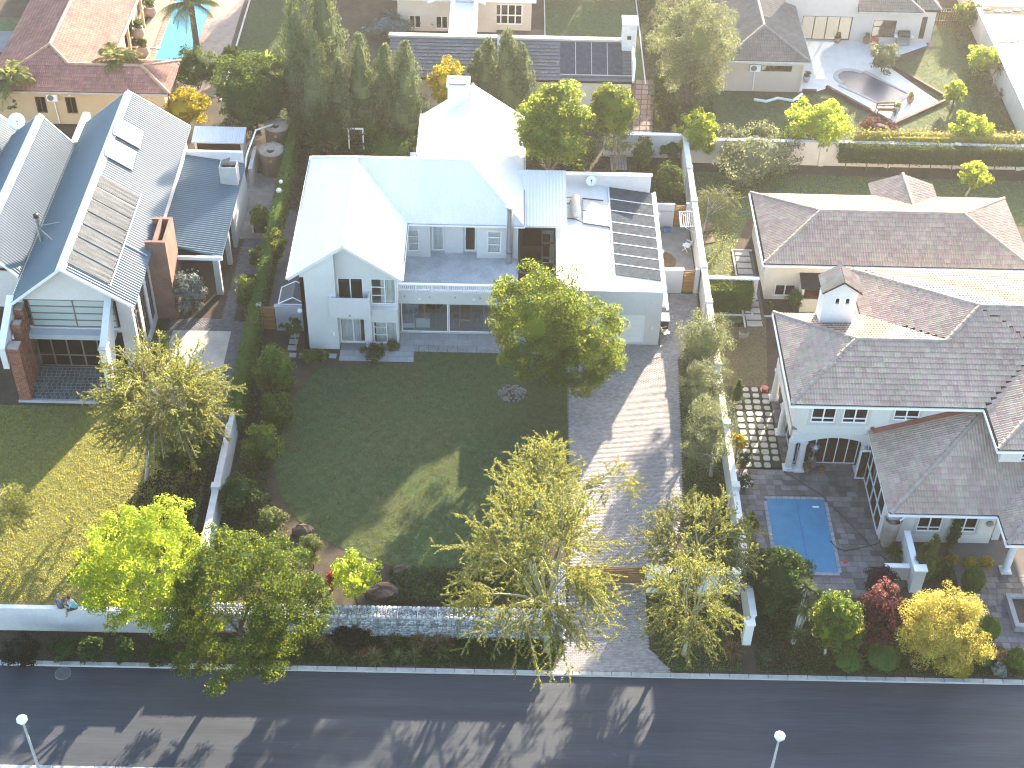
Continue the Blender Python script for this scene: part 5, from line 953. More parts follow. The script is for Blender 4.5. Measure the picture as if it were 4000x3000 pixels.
window(RH, 'x', 28.0, 30.2, 4.3, 5.5, 56.28, TRIMW, GLASSD, (.5,), (.25,), .08); window(RH, 'y', 61.2, 62.5, 3.7, 4.95, 16.6, TRIMW, GLASSD, (.5,), (.27,), .08)
def column(x, y, h, r=.21):
    c = MB().lathe((x, y, 0), [(r * .98, .2), (r, .8), (r * .86, h - .16)], 16, False).build('column', WHITE, RH, True); MB().box(x - r * 1.45, y - r * 1.45, 0, x + r * 1.45, y + r * 1.45, .1).lathe((x, y, .1), [(r * 1.3, 0), (r * 1.3, .06), (r, .12)], 16).build('base', WHITE, c); MB().lathe((x, y, h - .17), [(r * .9, 0), (r * 1.2, .08), (r * 1.2, .16)], 16).build('capital', WHITE, c)
for x, y in ((16.62, 59.68), (17.22, 59.62), (20.68, 59.62), (21.22, 59.66), (16.55, 62.6), (16.55, 65.6)): column(x, y, 2.25 if x > 16.6 else 2.3)
column(27.35, 52.25, 3.0, .2); MB().box(27.1, 54.45, 0, 27.5, 54.9, 3.1).build('pilaster', WHITE, RH)
window(RH, 'x', 17.45, 20.5, .08, 2.6, 60.12, TRIMW, GLASSD, (.2, .4, .6, .8), (), .05, name='glass_door'); window(RH, 'x', 16.75, 17.1, .08, 2.3, 60.12, TRIMW, GLASSD, (), (), .04, name='glass_door'); window(RH, 'x', 20.8, 21.2, .08, 2.3, 60.12, TRIMW, GLASSD, (), (), .04, name='glass_door')
window(RH, 'y', 60.2, 62.3, .08, 2.3, 16.9, TRIMW, GLASSD, (.5,), (), .06, name='glass_door'); window(RH, 'y', 62.9, 65.3, .08, 2.3, 16.9, TRIMW, GLASSD, (.5,), (), .06, name='glass_door')
window(RH, 'y', 54.6, 59.4, .1, 2.6, 20.86, TRIMW, GLASSD, (.25, .5, .75), (.5,), .08, name='glass_door'); od = window(RH, 'x', 20.3, 20.92, .08, 2.3, 58.9, TRIMW, GLASS, (), (), .08, name='open_door')
b = MB(); b.box(15.72, 58.5, 5.8, 26.25, 58.58, 5.95).box(15.72, 58.58, 5.8, 15.79, 66.4, 5.95).box(20.66, 53.2, 3.02, 26.4, 53.28, 3.16).box(20.66, 53.28, 3.02, 20.73, 59.5, 3.16).box(26.38, 51.28, 3.02, 26.44, 53.2, 3.16).box(26.38, 51.2, 3.02, 33, 51.27, 3.16).box(26.22, 55.3, 5.8, 33.4, 55.38, 5.95).box(26.22, 55.38, 5.8, 26.28, 58.5, 5.95); b.build('gutter', TRIMW, RH)
b = MB(); b.box(15.9, 58.62, 5.72, 26.3, 59.58, 5.78).box(15.9, 59.58, 5.72, 16.48, 66.3, 5.78).box(20.8, 53.35, 2.96, 26.6, 54.18, 3.0); b.build('soffit', TRIMW, RH)
MB().box(20.75, 59.53, 3.3, 20.95, 59.598, 3.5).slab([(20.85, 59.2, 3.36), (27.0, 59.2, 5.60), (27.0, 59.58, 5.60), (20.85, 59.58, 3.36)], .03).build('red_flashing', mat('red_flashing', (.28, .09, .07), .7), RH)
ch = MB(); wall_holes(ch, 'x', 18.15, 20.0, 6.4, 8.9, 64.9, 65.05, [(18.78, 19.05, 7.95, 8.35), (19.35, 19.62, 7.95, 8.35)]); ch.box(18.15, 65.05, 6.4, 18.3, 66.0, 8.9).box(19.85, 65.05, 6.4, 20.0, 66.0, 8.9).box(18.15, 66.0, 6.0, 20.0, 66.15, 8.9); xz(ch, [(18.15, 8.9), (20.0, 8.9), (19.07, 9.5)], 64.9, 65.05); xz(ch, [(18.15, 8.9), (20.0, 8.9), (19.07, 9.5)], 66.0, 66.15)
cho = ch.build('chimney', WHITE, RH); cp_ = [([(17.95, 64.7, 8.82), (19.07, 64.7, 9.6), (19.07, 66.3, 9.6), (17.95, 66.3, 8.82)], (0, 1, 0)), ([(19.07, 64.7, 9.6), (20.2, 64.7, 8.82), (20.2, 66.3, 8.82), (19.07, 66.3, 9.6)], (0, 1, 0))]
b = MB(); [b.slab(p, .06) for p, e in cp_]; b.build('chimney_roof', TILEB, cho); ms = sum([tile_mats(p, e) for p, e in cp_], []); pieces('roof_tile', tile_mesh(TILEG, .33, .34), cho, ms)
b = MB()
for x in (18.915, 19.485): b.tube([(x - .135, 64.89, 7.95), (x - .135, 64.89, 8.3), (x - .07, 64.89, 8.42), (x + .07, 64.89, 8.42), (x + .135, 64.89, 8.3), (x + .135, 64.89, 7.95)], .035, 5)
b.build('opening_trim', TRIMW, cho); MB().box(18.35, 65.3, 6.5, 19.8, 65.35, 8.7).build('dark_backing', BLACK, cho)  # black sheet put behind the openings to darken the hollow inside
wl = thing('court_wall', 'white garden wall stepping down from the lower tiled roof to the road side', 'wall', (22, 52, 0)); b = MB(); b.box(21.9, 50.9, 0, 22.15, 53.6, 1.5).box(21.85, 50.6, 0, 22.45, 51.0, 1.7).box(20.6, 51.45, 0, 21.9, 51.65, 1.0); b.prism([(20.6, 51.45), (20.62, 51.65), (19.7, 50.8), (19.72, 50.58)], 0, .8); b.build('wall', WHITE, wl); MB().box(21.8, 50.55, 1.702, 22.5, 51.05, 1.78).box(21.86, 51.05, 1.502, 22.19, 53.6, 1.56).box(20.55, 51.4, 1.002, 21.86, 51.7, 1.06).build('coping', TRIMW, wl)
dm_ = thing('stone_urn', 'tall round stone planter at the corner of the pool deck', 'planter', (21.3, 54.05, 0)); MB().lathe((21.3, 54.05, 0), [(.36, 0), (.40, .5), (.46, 1.5), (.50, 1.95), (.42, 1.95), (.38, 1.75)], 20, False).lathe((21.3, 54.05, 1.7), [(.39, 0), (.02, .03)], 20).build('body', mat('urn_stone', (.30, .27, .22), .9, .15, 4), dm_, True); MB().tube([(21.6, 53.9, 2.0), (22.2, 54.2, 2.3)], .05, 6).build('spout', TRIMW, dm_)
MB().tube([(26.6, 54.199, 1.62), (26.6, 54.12, 1.62)], .2, 16).build('wall_vent', WOODG, RH)
# covered pool in the slate deck
pl = thing('covered_pool', 'swimming pool under a bright blue bubble cover in the slate deck', 'pool', (16.7, 54.5, 0)); x0, y0, x1, y1 = 15.0, 51.75, 18.4, 57.3
cc = block_mesh('coping_stone', mat('pool_coping', (.25, .27, .29), .8, .1, 2, rnd=.12), .02); cop = MB().box(x0, y0, -.3, x1, y1, .008).build('basin', mat('basin', (.05, .12, .18), .5), pl)
pieces('coping_stone', cc, cop, [TRS(x0 - .02 + .34 * i + .17, y, .006, .33, .2, .045) for i in range(10) for y in (y0, y1)] + [TRS(x, y0 + .37 * i + .27, .006, .2, .36, .045) for i in range(14) for x in (x0, x1)])
b = MB(); n = 40; ny = 22
def cz(i, j): return .055 + .010 * math.sin(i * .9 + j * .6) * math.sin(j * .5 - i * .23) + random.uniform(-.002, .002)
e0 = [x1 - .1 + (.06 * math.sin(j * 2.7) - .05 * (j > 16) * random.random()) for j in range(ny + 1)]
g = [[(x0 + .1 + (e0[j] - x0 - .1) * i / 14, y0 + .1 + (y1 - y0 - .2) * j / ny, cz(i, j)) for i in range(15)] for j in range(ny + 1)]
for j in range(ny):
    for i in range(14): b.quad(g[j][i], g[j][i + 1], g[j + 1][i + 1], g[j + 1][i])
b.build('cover', POOLB, pl, True); MB().box(17.6, 56.55, .068, 17.95, 56.66, .085).build('float', TRIMW, pl); MB().box(16.75, y0 + .12, .066, 16.77, y1 - .12, .074).build('cover_seam', mat('seam', (.012, .12, .27), .5), pl)
b = MB().tube([(16.35, 59.4, .05), (18.2, 57.6, .05), (19.4, 55.6, .05), (20.6, 53.4, .05), (21.2, 52.7, .06)], .022, 5); tag(b.build('garden_hose', DARK), 'dark hose lying straight across the slate deck past the pool', 'hose')
b = MB().tube([(18.2, 54.1, .08), (18.5, 53.6, .05), (18.9, 53.4, .05), (19.6, 53.6, .05), (20.6, 53.9, .05), (21.0, 54.0, .2)], .028, 6); tag(b.build('pool_hose', DARK), 'curved dark pool hose running from the cover to the stone planter', 'hose')
tag(MB().box(18.7, 52.55, .02, 18.92, 52.75, .06).build('drain_lid', REDP), 'small red square lid on the slate deck by the pool', 'lid')
rp = thing('red_pot', 'small red pot at the corner column beside the grid of stepping stones', 'pot', (16.0, 66.2, 0)); MB().lathe((16.05, 66.2, 0), [(.14, 0), (.2, .3), (.22, .34), (.17, .34)], 14).build('pot', REDP, rp)
gh = thing('patio_heater', 'steel patio heater standing inside the arched loggia', 'heater', (18.0, 60.6, 0)); MB().lathe((18.0, 59.95, 0), [(.26, 0), (.26, .5), (.05, .55), (.05, 1.2), (.2, 1.25), (.2, 1.55)], 14).build('body', STEEL, gh); MB().lathe((18.0, 59.95, 1.55), [(.3, 0), (.02, .18)], 14).build('hood', STEEL, gh)
for i, (x, y, lb) in enumerate(((17.7, 59.4, 'brown potted plant in front of the steel heater by the arch'), (18.5, 59.35, 'small green potted plant in front of the arched doors'))):
    t = thing('potted_plant', lb, 'potted plant', (x, y, 0)); MB().lathe((x, y, 0), [(.1, 0), (.15, .22), (.12, .22)], 12).build('pot', TERRA, t); crown(t, LDRY if i == 0 else LGRN, (x, y, .4), (.28 - .1 * i, .28 - .1 * i, .25), 220, .1, 14, .4, name='leaves')
# planter bed front right
pb = thing('stone_planter', 'square stone edged planter in the paved entrance court', 'planter', (27.6, 49.2, 0)); b = MB(); b.box(26.8, 48.1, 0, 27.05, 50.3, .45).box(27.05, 50.05, 0, 31, 50.3, .45).box(27.05, 48.1, 0, 31, 48.35, .45); b.build('edge', mat('planter_stone', (.25, .24, .25), .85, .12, 2), pb); MB().box(27.05, 48.35, 0, 31, 50.05, .3).build('soil', SOIL, pb)
# ------------------------------------------------------------------ long low tiled building
FB = thing('low_tiled_house', 'long single storey cream building with one hipped tiled roof behind the right house', 'house', (25, 78.6, 0)); K2 = .364
q0, q1, q2, q3 = (16.65, 74.75, 3.2), (33.8, 74.75, 3.2), (33.8, 82.6, 3.2), (16.65, 82.6, 3.2); r0, r1 = (20.57, 78.67, 4.63), (29.88, 78.67, 4.63); t0, t1, tv = (24.95, 84.15, 3.2), (29.2, 84.15, 3.2), (27.07, 80.4, 3.98)
tiled_roof(FB, [([q0, q1, r1, r0], (1, 0, 0)), ([q0, r0, q3], (0, 1, 0)), ([q3, r0, r1, q2], (1, 0, 0)), ([q1, q2, r1], (0, 1, 0)), ([t0, (24.95, 82.55, 3.21), (27.07, 80.42, 3.985), (27.07, 84.15, 3.98)], (0, 1, 0)), ([t1, (27.07, 84.15, 3.98), (27.07, 80.42, 3.985), (29.2, 82.55, 3.21)], (0, 1, 0))], TILEG, TILEB, [(q0, r0), (q3, r0), (r0, r1), (r1, q1), (r1, q2), ((27.07, 80.42, 3.98), (27.07, 84.15, 3.98))])
b = MB(); wall_holes(b, 'x', 17.1, 33.4, 0, 3.15, 75.2, 75.42, [(17.68, 19.05, .25, 1.2)]); wall_holes(b, 'y', 75.42, 82.2, 0, 3.15, 17.1, 17.32, [(76.5, 77.6, .8, 2.1)]); b.box(17.32, 82.0, 0, 33.4, 82.2, 3.15).box(33.2, 75.42, 0, 33.4, 82.0, 3.15).box(25.3, 82.2, 0, 28.9, 83.9, 3.15); xz(b, [(25.3, 3.15), (28.9, 3.15), (27.07, 3.9)], 83.7, 83.9); b.build('wall', CREAM, FB)
window(FB, 'x', 17.68, 19.05, .25, 1.2, 75.28, TRIMW, GLASSD, (.5,), (), .08); window(FB, 'y', 76.5, 77.6, .8, 2.1, 17.2, TRIMW, GLASSD, (.5,), (), .08); b = MB(); [b.box(17.8 + k * .14, 75.33, .3, 17.815 + k * .14, 75.345, 1.15) for k in range(9)]; b.box(17.75, 75.33, .7, 19.0, 75.345, .73).build('burglar_bar', BEIGE, FB)
MB().box(16.55, 74.62, 3.02, 33.9, 74.72, 3.16).box(16.53, 74.72, 3.02, 16.62, 82.6, 3.16).build('gutter', TRIMW, FB)
ov = thing('outdoor_oven', 'built-in braai with dark sloping lid against the low tiled building', 'oven', (19.9, 74.3, 0)); b = MB(); b.box(19.2, 73.9, 0, 20.7, 74.05, 1.0).box(19.2, 74.05, 0, 19.35, 75.18, 1.9).box(20.55, 74.05, 0, 20.7, 75.18, 1.9); b.build('body', CREAM, ov); MB().slab([(19.1, 73.95, 1.9), (20.8, 73.95, 1.9), (20.8, 75.15, 2.25), (19.1, 75.15, 2.25)], .07).build('lid', BLACK, ov); MB().box(19.35, 74.05, .85, 20.55, 75.1, .9).build('grate', WOODB, ov)
pw = thing('courtyard_wall', 'low white wall between the boundary wall and the low tiled building', 'wall', (14.6, 74.9, 0)); MB().box(13.2, 74.9, 0, 16.5, 75.1, 1.8).build('wall', WHITE, pw); MB().box(13.15, 74.86, 1.802, 16.55, 75.14, 1.86).build('coping', TRIMW, pw)
tag(MB().box(13.2, 73.35, 0, 16.1, 73.45, .1).box(16.1, 73.35, 0, 16.2, 74.9, .1).box(16.9, 73.3, 0, 20.5, 73.4, .1).build('bed_edging', CONC), kind='structure')
hd = thing('hedge', 'dense dark green hedge against the low white wall near the long tiled building', 'hedge', (14.7, 74.3, 0)); hedge(hd, 13.35, 73.85, 16.1, 74.85, 0, 1.75, LGRN, 5000, .11)
# rear wall with hanging hedge
bw = thing('rear_wall', 'pale rendered wall with piers across the back of the long tiled building', 'wall', (26, 91, 0)); MB().box(13.2, 90.95, 0, 45, 91.2, 1.95).build('wall', BEIGE, bw); b = MB(); [b.box(x, 90.85, 0, x + .4, 91.25, 2.05) for x in (13.3, 18, 22.9, 27.8, 32.6, 37.4, 42)]; b.build('pier', BEIGE, bw); MB().box(13.2, 90.9, 1.952, 45, 91.24, 2.0).build('coping', CONC, bw)
hd = thing('hedge', 'long clipped hedge raised on thin stems along the pale rear wall', 'hedge', (34, 90.5, 0)); hedge(hd, 24.2, 90.2, 44, 90.85, .75, 2.05, LDRK, 14000, .12, jit=.12); b = MB(); [b.tube([(24.8 + i * 1.55, 90.35, 0), (24.8 + i * 1.55, 90.5, .9)], .04, 5) for i in range(12)]; b.build('stem', BARK, hd)
# white rack on the wall, chairs, crate, pot, bin
rk = thing('drying_rack', 'white folding drying rack fixed to the boundary wall above the yard', 'rack', (12.8, 81, 1.9)); MB().tube([(12.85, 82.0, 2.0), (11.9, 82.0, 1.95), (11.9, 80.55, 1.75), (12.85, 80.55, 1.8), (12.85, 82.0, 2.0)], .04, 6).build('frame', TRIMW, rk); b = MB(); [b.tube([(12.0 + i * .14, 82.0, 1.955 + i * .007), (12.0 + i * .14, 80.55, 1.755 + i * .007)], .018, 4) for i in range(7)]; b.build('rail', TRIMW, rk); MB().tube([(12.86, 80.7, 1.2), (12.0, 80.7, 1.78)], .02, 5).tube([(12.86, 81.9, 1.3), (12.0, 81.9, 1.92)], .02, 5).build('bracket', TRIMW, rk)
def chair(label, x, y, rz, m, fold=True):
    t = thing('garden_chair', label, 'chair', (0, 0, 0)); MB().box(-.24, -.22, .40, .24, .24, .44).build('seat', m, t); b = MB(); [b.obox((0, .27 + .02 * i, .5 + .11 * i), .48, .025, .08, 0, -.15) for i in range(4)]; b.build('backrest', m, t)
    for sx in (-.22, .22):
        for sy in (-.2, .22): MB().tube([(sx, sy, 0), (sx * .95, -sy * .6 if fold else sy * .95, .41)], .022, 5).build('leg', m, t)
    for sx in (-.26, .26): MB().box(sx - .025, -.2, .6, sx + .025, .3, .63).build('armrest', m, t)
    t.location = (x, y, .012); t.rotation_euler = (0, 0, rz); return t
chair('white folding chair against the boundary wall in the little yard', 12.45, 80.3, -2.2, TRIMW); chair('pale wooden folding chair on the paving at the garage corner', 10.35, 71.1, 1.9, mat('chair_wood', (.42, .38, .32), .8, .1, 4)); chair('grey weathered armchair alone on the small worn lawn', 15.25, 70.9, 3.0, WOODG, False)
cr_ = thing('plastic_crate', 'blue plastic crate on the ground inside the little yard', 'crate', (11.25, 82.4, 0)); b = MB(); wall_holes(b, 'x', 11.05, 11.5, .02, .36, 82.2, 82.22, [(11.13, 11.25, .08, .28), (11.3, 11.42, .08, .28)]); b.box(11.05, 82.5, .02, 11.5, 82.52, .36).box(11.05, 82.22, .02, 11.07, 82.5, .36).box(11.48, 82.22, .02, 11.5, 82.5, .36); b.build('side', BLUEP, cr_); MB().box(11.05, 82.2, .02, 11.5, 82.52, .03).build('base', BLUEP, cr_)
md = sheet('soil_patch', [(10.0, 78.4)] + [(10.0 + 1.65 * math.cos(a), 79.0 + 1.35 * math.sin(a)) for a in [i * PI / 14 - .5 for i in range(15)]] + [(10.0, 80.3)], .02, mat('red_soil', (.16, .095, .05), .95, .2, 2, spots=.2)); tp = thing('terracotta_pot', 'two stacked terracotta pots on the red soil beside the garage', 'pot', (10.5, 79.3, 0)); MB().lathe((10.45, 79.3, .02), [(.22, 0), (.34, .5), (.38, .52), (.38, .6), (.31, .6), (.28, .3)], 18).build('pot', TERRA, tp)
wb = thing('wheelie_bin', 'black wheeled bin beside the garage wall in the side passage', 'bin', (10.3, 72, 0)); MB().prism([(10.1, 71.55), (10.55, 71.55), (10.55, 72.15), (10.1, 72.15)], .06, .98).build('body', BLACK, wb); MB().slab([(10.05, 71.48, 1.02), (10.6, 71.48, 1.02), (10.6, 72.22, 1.1), (10.05, 72.22, 1.1)], .06).build('lid', mat('bin_lid', (.30, .30, .31), .6), wb); MB().tube([(10.08, 72.12, .1), (10.57, 72.12, .1)], .1, 10).build('wheel', BLACK, wb)
tapw = thing('wall_tap', 'round white water filter on the yard wall beside the far gate', 'tap', (10.5, 82.9, 1)); MB().lathe((10.6, 82.75, .9), [(.14, 0), (.16, .3), (.1, .42)], 12).build('body', TRIMW, tapw); MB().tube([(10.6, 82.75, 1.3), (10.9, 82.9, 1.35), (11.6, 82.93, 1.3)], .02, 5).build('pipe', STEEL, tapw)
# ------------------------------------------------------------------ orange tiled house, top left
OH = thing('orange_tiled_house', 'ochre house with red orange tiled hips and a small extension by the blue pool', 'house', (-33, 98, 0))
h0, h1, ha = (-38.2, 93.9, 3.0), (-29.85, 93.9, 3.0), (-34.02, 98.0, 4.52); hb0, hb1, hb = (-38.2, 125, 3.0), (-29.85, 125, 3.0), (-34.02, 125, 4.52); e1 = (-24.6, 93.9, 3.0); ra, rb_ = (-31.6, 96.3, 3.88), (-27.0, 96.3, 3.88); e2 = (-24.6, 98.7, 3.0); e3 = (-29.85, 98.7, 3.0)
tiled_roof(OH, [([h0, e1, rb_, (-32.35, 96.3, 3.9), ha], (1, 0, 0)), ([h0, ha, hb, hb0], (0, 1, 0)), ([h1, (-29.85, 98.0, 3.0), hb1, hb, ha, (-32.35, 96.3, 3.9)], (0, 1, 0)), ([e1, e2, rb_], (0, 1, 0)), ([e2, e3, (-32.3, 96.32, 3.89), rb_], (1, 0, 0))], TILEO, TILEOB, [(ha, hb), (h0, ha), (ha, (-32.35, 96.3, 3.9)), ((-32.35, 96.3, 3.9), rb_), (rb_, e1), (rb_, e2)], .30, .34)
b = MB(); wall_holes(b, 'x', -37.6, -25.1, 0, 2.95, 94.3, 94.5, [(-34.7, -33.92, .9, 2.28), (-32.48, -31.68, .9, 2.3)]); b.box(-25.3, 94.5, 0, -25.1, 98.2, 2.95).box(-30.4, 98.2, 0, -25.3, 98.4, 2.95).box(-37.6, 94.5, 0, -37.4, 124, 2.95); wall_holes(b, 'y', 98.4, 124, 0, 2.95, -30.6, -30.4, [(100, 103, .1, 2.3), (105, 108, .1, 2.3), (110, 114, .1, 2.3)]); b.build('wall', OCHRE, OH)
MB().box(-37.9, 93.7, 2.82, -24.7, 93.85, 3.0).box(-29.8, 98.8, 2.82, -29.66, 124, 3.0).build('gutter', mat('gutter_tan', (.40, .32, .24), .7), OH)
for a, c in ((-34.7, -33.92), (-32.48, -31.68)):
    w = window(OH, 'x', a, c, .9, 2.29, 94.38, WOODB, GLASSD, (.5,), (), .07); g = MB(); [g.box(a + .1 + k * .085, 94.41, .95, a + .115 + k * .085, 94.425, 2.24) for k in range(8)]; g.build('burglar_bar', WOODB, w)
for a, c in ((100, 103), (105, 108), (110, 114)): window(OH, 'y', a, c, .1, 2.3, -30.5, WOODB, GLASSD, (.5,), (), .08, name='glass_door')
for y in (99.5, 104, 109): MB().box(-29.9, y, 0, -29.7, y + .2, 2.9).build('veranda_post', OCHRE, OH)
def aircon(label, x, y, z, pipe):
    t = thing('air_conditioner', label, 'air conditioner', (x, y, z)); MB().box(x - .4, y - .3, z, x + .4, y - .02, z + .6).build('case', TRIMW, t); MB().tube([(x - .1, y - .299, z + .3), (x - .1, y - .33, z + .3)], .23, 18).build('fan_grille', mat('fan_grey', (.16, .17, .16), .6), t); MB().tube([(x + .02, y - .06, z), (x + .1, y - .05, pipe)], .045, 6).build('pipe', TRIMW, t); return t
aircon('white air conditioner high on the ochre wall between two barred windows', -33.3, 94.28, 2.1, .1)
MB().box(-32.15, 94.24, 2.42, -31.98, 94.298, 2.65).build('wall_light', TRIMW, OH)
pl = thing('blue_pool', 'long bright blue swimming pool at the top of the picture beside the palms', 'pool', (-26.5, 108, 0)); MB().box(-27.95, 102.8, -.2, -25.0, 119, .02).build('water', POOLL, pl); pieces('coping_stone', block_mesh('coping_stone', mat('brown_coping', (.22, .17, .14), .9, .1, 2, rnd=.15), .02), pl, [TRS(x, 102.9 + .42 * i, .008, .4, .4, .06) for i in range(38) for x in (-28.2, -24.78)])
for i, (px, py, lab) in enumerate(((326, 35, 'large white clay pot with a green plant on the brown pool paving'), (300, 82, 'pale terracotta pot with a plant beside the ochre house veranda'), (310, 122, 'dark leaved potted plant at the near end of the ochre house veranda'))):
    x, y = at(px, py); t = thing('garden_pot', lab, 'pot', (x, y, 0)); MB().lathe((x, y, 0), [(.28, 0), (.52, .35), (.55, .6), (.42, .85), (.46, .9), (.38, .9), (.34, .7)], 18).build('pot', mat('clay_pot', (.42, .32, .26), .85, .1, 3), t, True); crown(t, LDRK, (x, y, 1.25), (.5, .5, .4), 380, .2, 20, .4, name='leaves')
tag(MB().tube([at(285, 103) + (.06,), at(335, 104) + (.06,)], .035, 5).lathe(at(341, 104) + (.04,), [(.22, 0), (.22, .06)], 12).build('pool_skimmer', TRIMW), 'white pool skimmer pole lying on the brown paving', 'pole')
# ------------------------------------------------------------------ grey tiled house with pool mats, top centre
GH = thing('grey_tiled_house', 'low house with slate grey tiled roof and four black mats behind the conifers', 'house', (2, 99, 0)); R0 = 2.9
GA = [(-8.9, 97.2, 2.9), (9.6, 97.2, 2.9), (9.6, 100.9, 4.25), (-8.9, 100.9, 4.25)]; GB = [(-8.9, 100.9, 4.25), (9.6, 100.9, 4.25), (9.6, 101.6, 4.0), (-8.9, 101.6, 4.0)]
tiled_roof(GH, [(GA, (1, 0, 0)), (GB, (1, 0, 0))], TILES, TILESB, [], .42, .34); MB().box(-9.0, 100.75, 4.15, 9.7, 101.2, 4.42).build('parapet', mat('ridge_wall', (.52, .46, .40), .85, .06), GH); yz(MB(), [(97.2, 2.9), (100.7, 4.2), (100.7, 4.7), (97.2, 3.3)], -.75, -.45).build('fire_wall', mat('ridge_wall', (.5, .46, .4)), GH)
b = MB(); b.box(-8.7, 97.6, 0, 9.4, 97.8, 2.85).box(-8.7, 97.8, 0, -8.5, 101.4, 3.0).box(9.2, 97.8, 0, 9.4, 101.4, 3.0).box(-8.5, 101.2, 0, 9.2, 101.4, 4.0); b.build('wall', BEIGE, GH)
for i in range(4): x = 4.05 + i * 1.2; MB().slab([(x, 97.75, 3.18), (x + 1.1, 97.75, 3.18), (x + 1.1, 100.6, 4.22), (x, 100.6, 4.22)], .05).build('solar_mat', PANEL, GH)
b = MB(); [b.tube([(4.0 + i * 1.2, 97.7, 3.22), (4.0 + i * 1.2, 100.6, 4.26)], .03, 5) for i in range(1, 4)]; b.tube([(4, 97.65, 3.18), (9.6, 97.65, 3.18)], .04, 5); b.build('mat_pipe', CONC, GH); MB().box(9.42, 97.2, 2.8, 9.6, 100.7, 4.4).build('gable_edge', TRIMW, GH)
c = MB().box(8.7, 100.0, 3.8, 9.75, 101.3, 6.1).build('chimney', mat('chimney_white', (.62, .60, .57), .8), GH); MB().box(9.05, 99.98, 4.9, 9.35, 99.998, 5.2).build('chimney_vent', DARK, c); MB().box(8.62, 99.92, 6.1, 9.83, 101.38, 6.2).build('chimney_cap', WHITE, c)
lw = thing('garden_wall', 'white garden wall at the end of the brick path behind the white house', 'wall', (10, 91.5, 0)); MB().box(7.2, 91.5, 0, 12.85, 91.75, 1.9).build('wall', WHITE, lw); MB().box(7.15, 91.45, 1.902, 12.85, 91.8, 1.97).build('coping', TRIMW, lw)
# far house beyond it, with white lean-to canopy
FH = thing('gabled_house', 'pale house with five paned white window at the top edge of the picture', 'house', (-3, 112, 0)); b = MB(); wall_holes(b, 'x', -9, -.9, 0, 3.6, 109.6, 109.85, [(-8.1, -7.1, .2, 1.35), (-5.9, -4.9, .2, 1.35)]); wall_holes(b, 'x', -1.95, 1.95, 0, 3.4, 110.0, 110.2, [(-1.75, 1.22, .5, 2.35)]); b.box(1.75, 110.2, 0, 1.95, 116, 3.4).box(-9, 109.85, 0, -8.8, 116, 3.6); b.build('wall', BEIGE, FH)
window(FH, 'x', -1.75, 1.22, .5, 2.35, 110.08, TRIMW, GLASSD, (.2, .4, .6, .8), (.45,), .1)
for a, c in ((-8.1, -7.1), (-5.9, -4.9)): window(FH, 'x', a, c, .2, 1.35, 109.7, TRIMW, GLASSD, (.5,), (), .07)
FP = [(-9.4, 109.1, 3.1), (2.3, 109.1, 3.1), (2.3, 113.5, 4.7), (-9.4, 113.5, 4.7)]; MB().slab(FP, .15).build('roof', ROOFW, FH); b = MB(); xz(b, [(-6.5, 2.75), (-6.5, 2.95), (-4.3, 3.9), (-1.8, 2.95), (-1.8, 2.75), (-4.3, 3.7)], 109.0, 109.09); b.build('barge_board', TRIMW, FH)
cn = thing('white_canopy', 'bluish white sheet canopy sloping between white beams in front of the gabled house', 'canopy', (-3.6, 104.5, 0)); MB().slab([(-4.25, 101.65, 2.6), (-2.75, 101.65, 2.6), (-2.75, 108.9, 3.0), (-4.25, 108.9, 3.0)], .06).build('sheet', mat('canopy_sheet', (.50, .58, .66), .3, .05, 1), cn)
b = MB(); [b.slab([(x, 101.6, 2.78), (x + .35, 101.6, 2.78), (x + .35, 109, 3.18), (x, 109, 3.18)], .3) for x in (-4.6, -2.75)]; b.build('beam', TRIMW, cn); b = MB(); [b.box(x, y, 0, x + .15, y + .15, 2.6) for x in (-4.5, -2.65) for y in (101.7, 108.5)]; b.build('post', TRIMW, cn)
# ------------------------------------------------------------------ beige house with kidney-ended pool, top right
TH_ = thing('beige_pool_house', 'beige house with taupe tiled roofs round a pale pool terrace', 'house', (27, 106, 0)); z0 = 3.0
a0, a1, ap_, ab, aq0, aq1 = (16.6, 100.6, 3.0), (23.3, 100.6, 3.0), (19.95, 103.95, 4.22), (19.95, 118, 4.22), (16.6, 118, 3.0), (23.3, 118, 3.0); s0, s1, s2, s3 = (28.4, 108.95, 3.0), (33.7, 108.95, 3.0), (31.05, 112.2, 4.2), (28.4, 112.2, 4.2)
tiled_roof(TH_, [([a0, a1, ap_], (1, 0, 0)), ([a0, ap_, ab, aq0], (0, 1, 0)), ([a1, aq1, ab, ap_], (0, 1, 0)), ([s0, s1, s2, s3], (1, 0, 0)), ([s1, (33.7, 120, 3.0), (31.05, 120, 4.2), s2], (0, 1, 0)), ([(33.3, 109.4, 3.0), (35.2, 109.4, 3.0), (34.3, 111, 3.6), (33.3, 111, 3.6)], (1, 0, 0)), ([(35.2, 109.4, 3.0), (35.2, 120, 3.0), (34.3, 120, 3.6), (34.3, 111, 3.6)], (0, 1, 0))], TILET, TILETB, [(a0, ap_), (a1, ap_), (ap_, ab), (s1, s2), ((34.3, 111, 3.6), (35.2, 109.4, 3.0))], .33, .34)
b = MB(); wall_holes(b, 'x', 16.95, 23.0, 0, 2.95, 101.2, 101.4, [(19.7, 22.1, 1.78, 2.28)]); b.box(22.8, 101.4, 0, 23.0, 109.5, 2.95).box(16.95, 101.4, 0, 17.15, 118, 2.95); b.build('wall', PEACH, TH_)
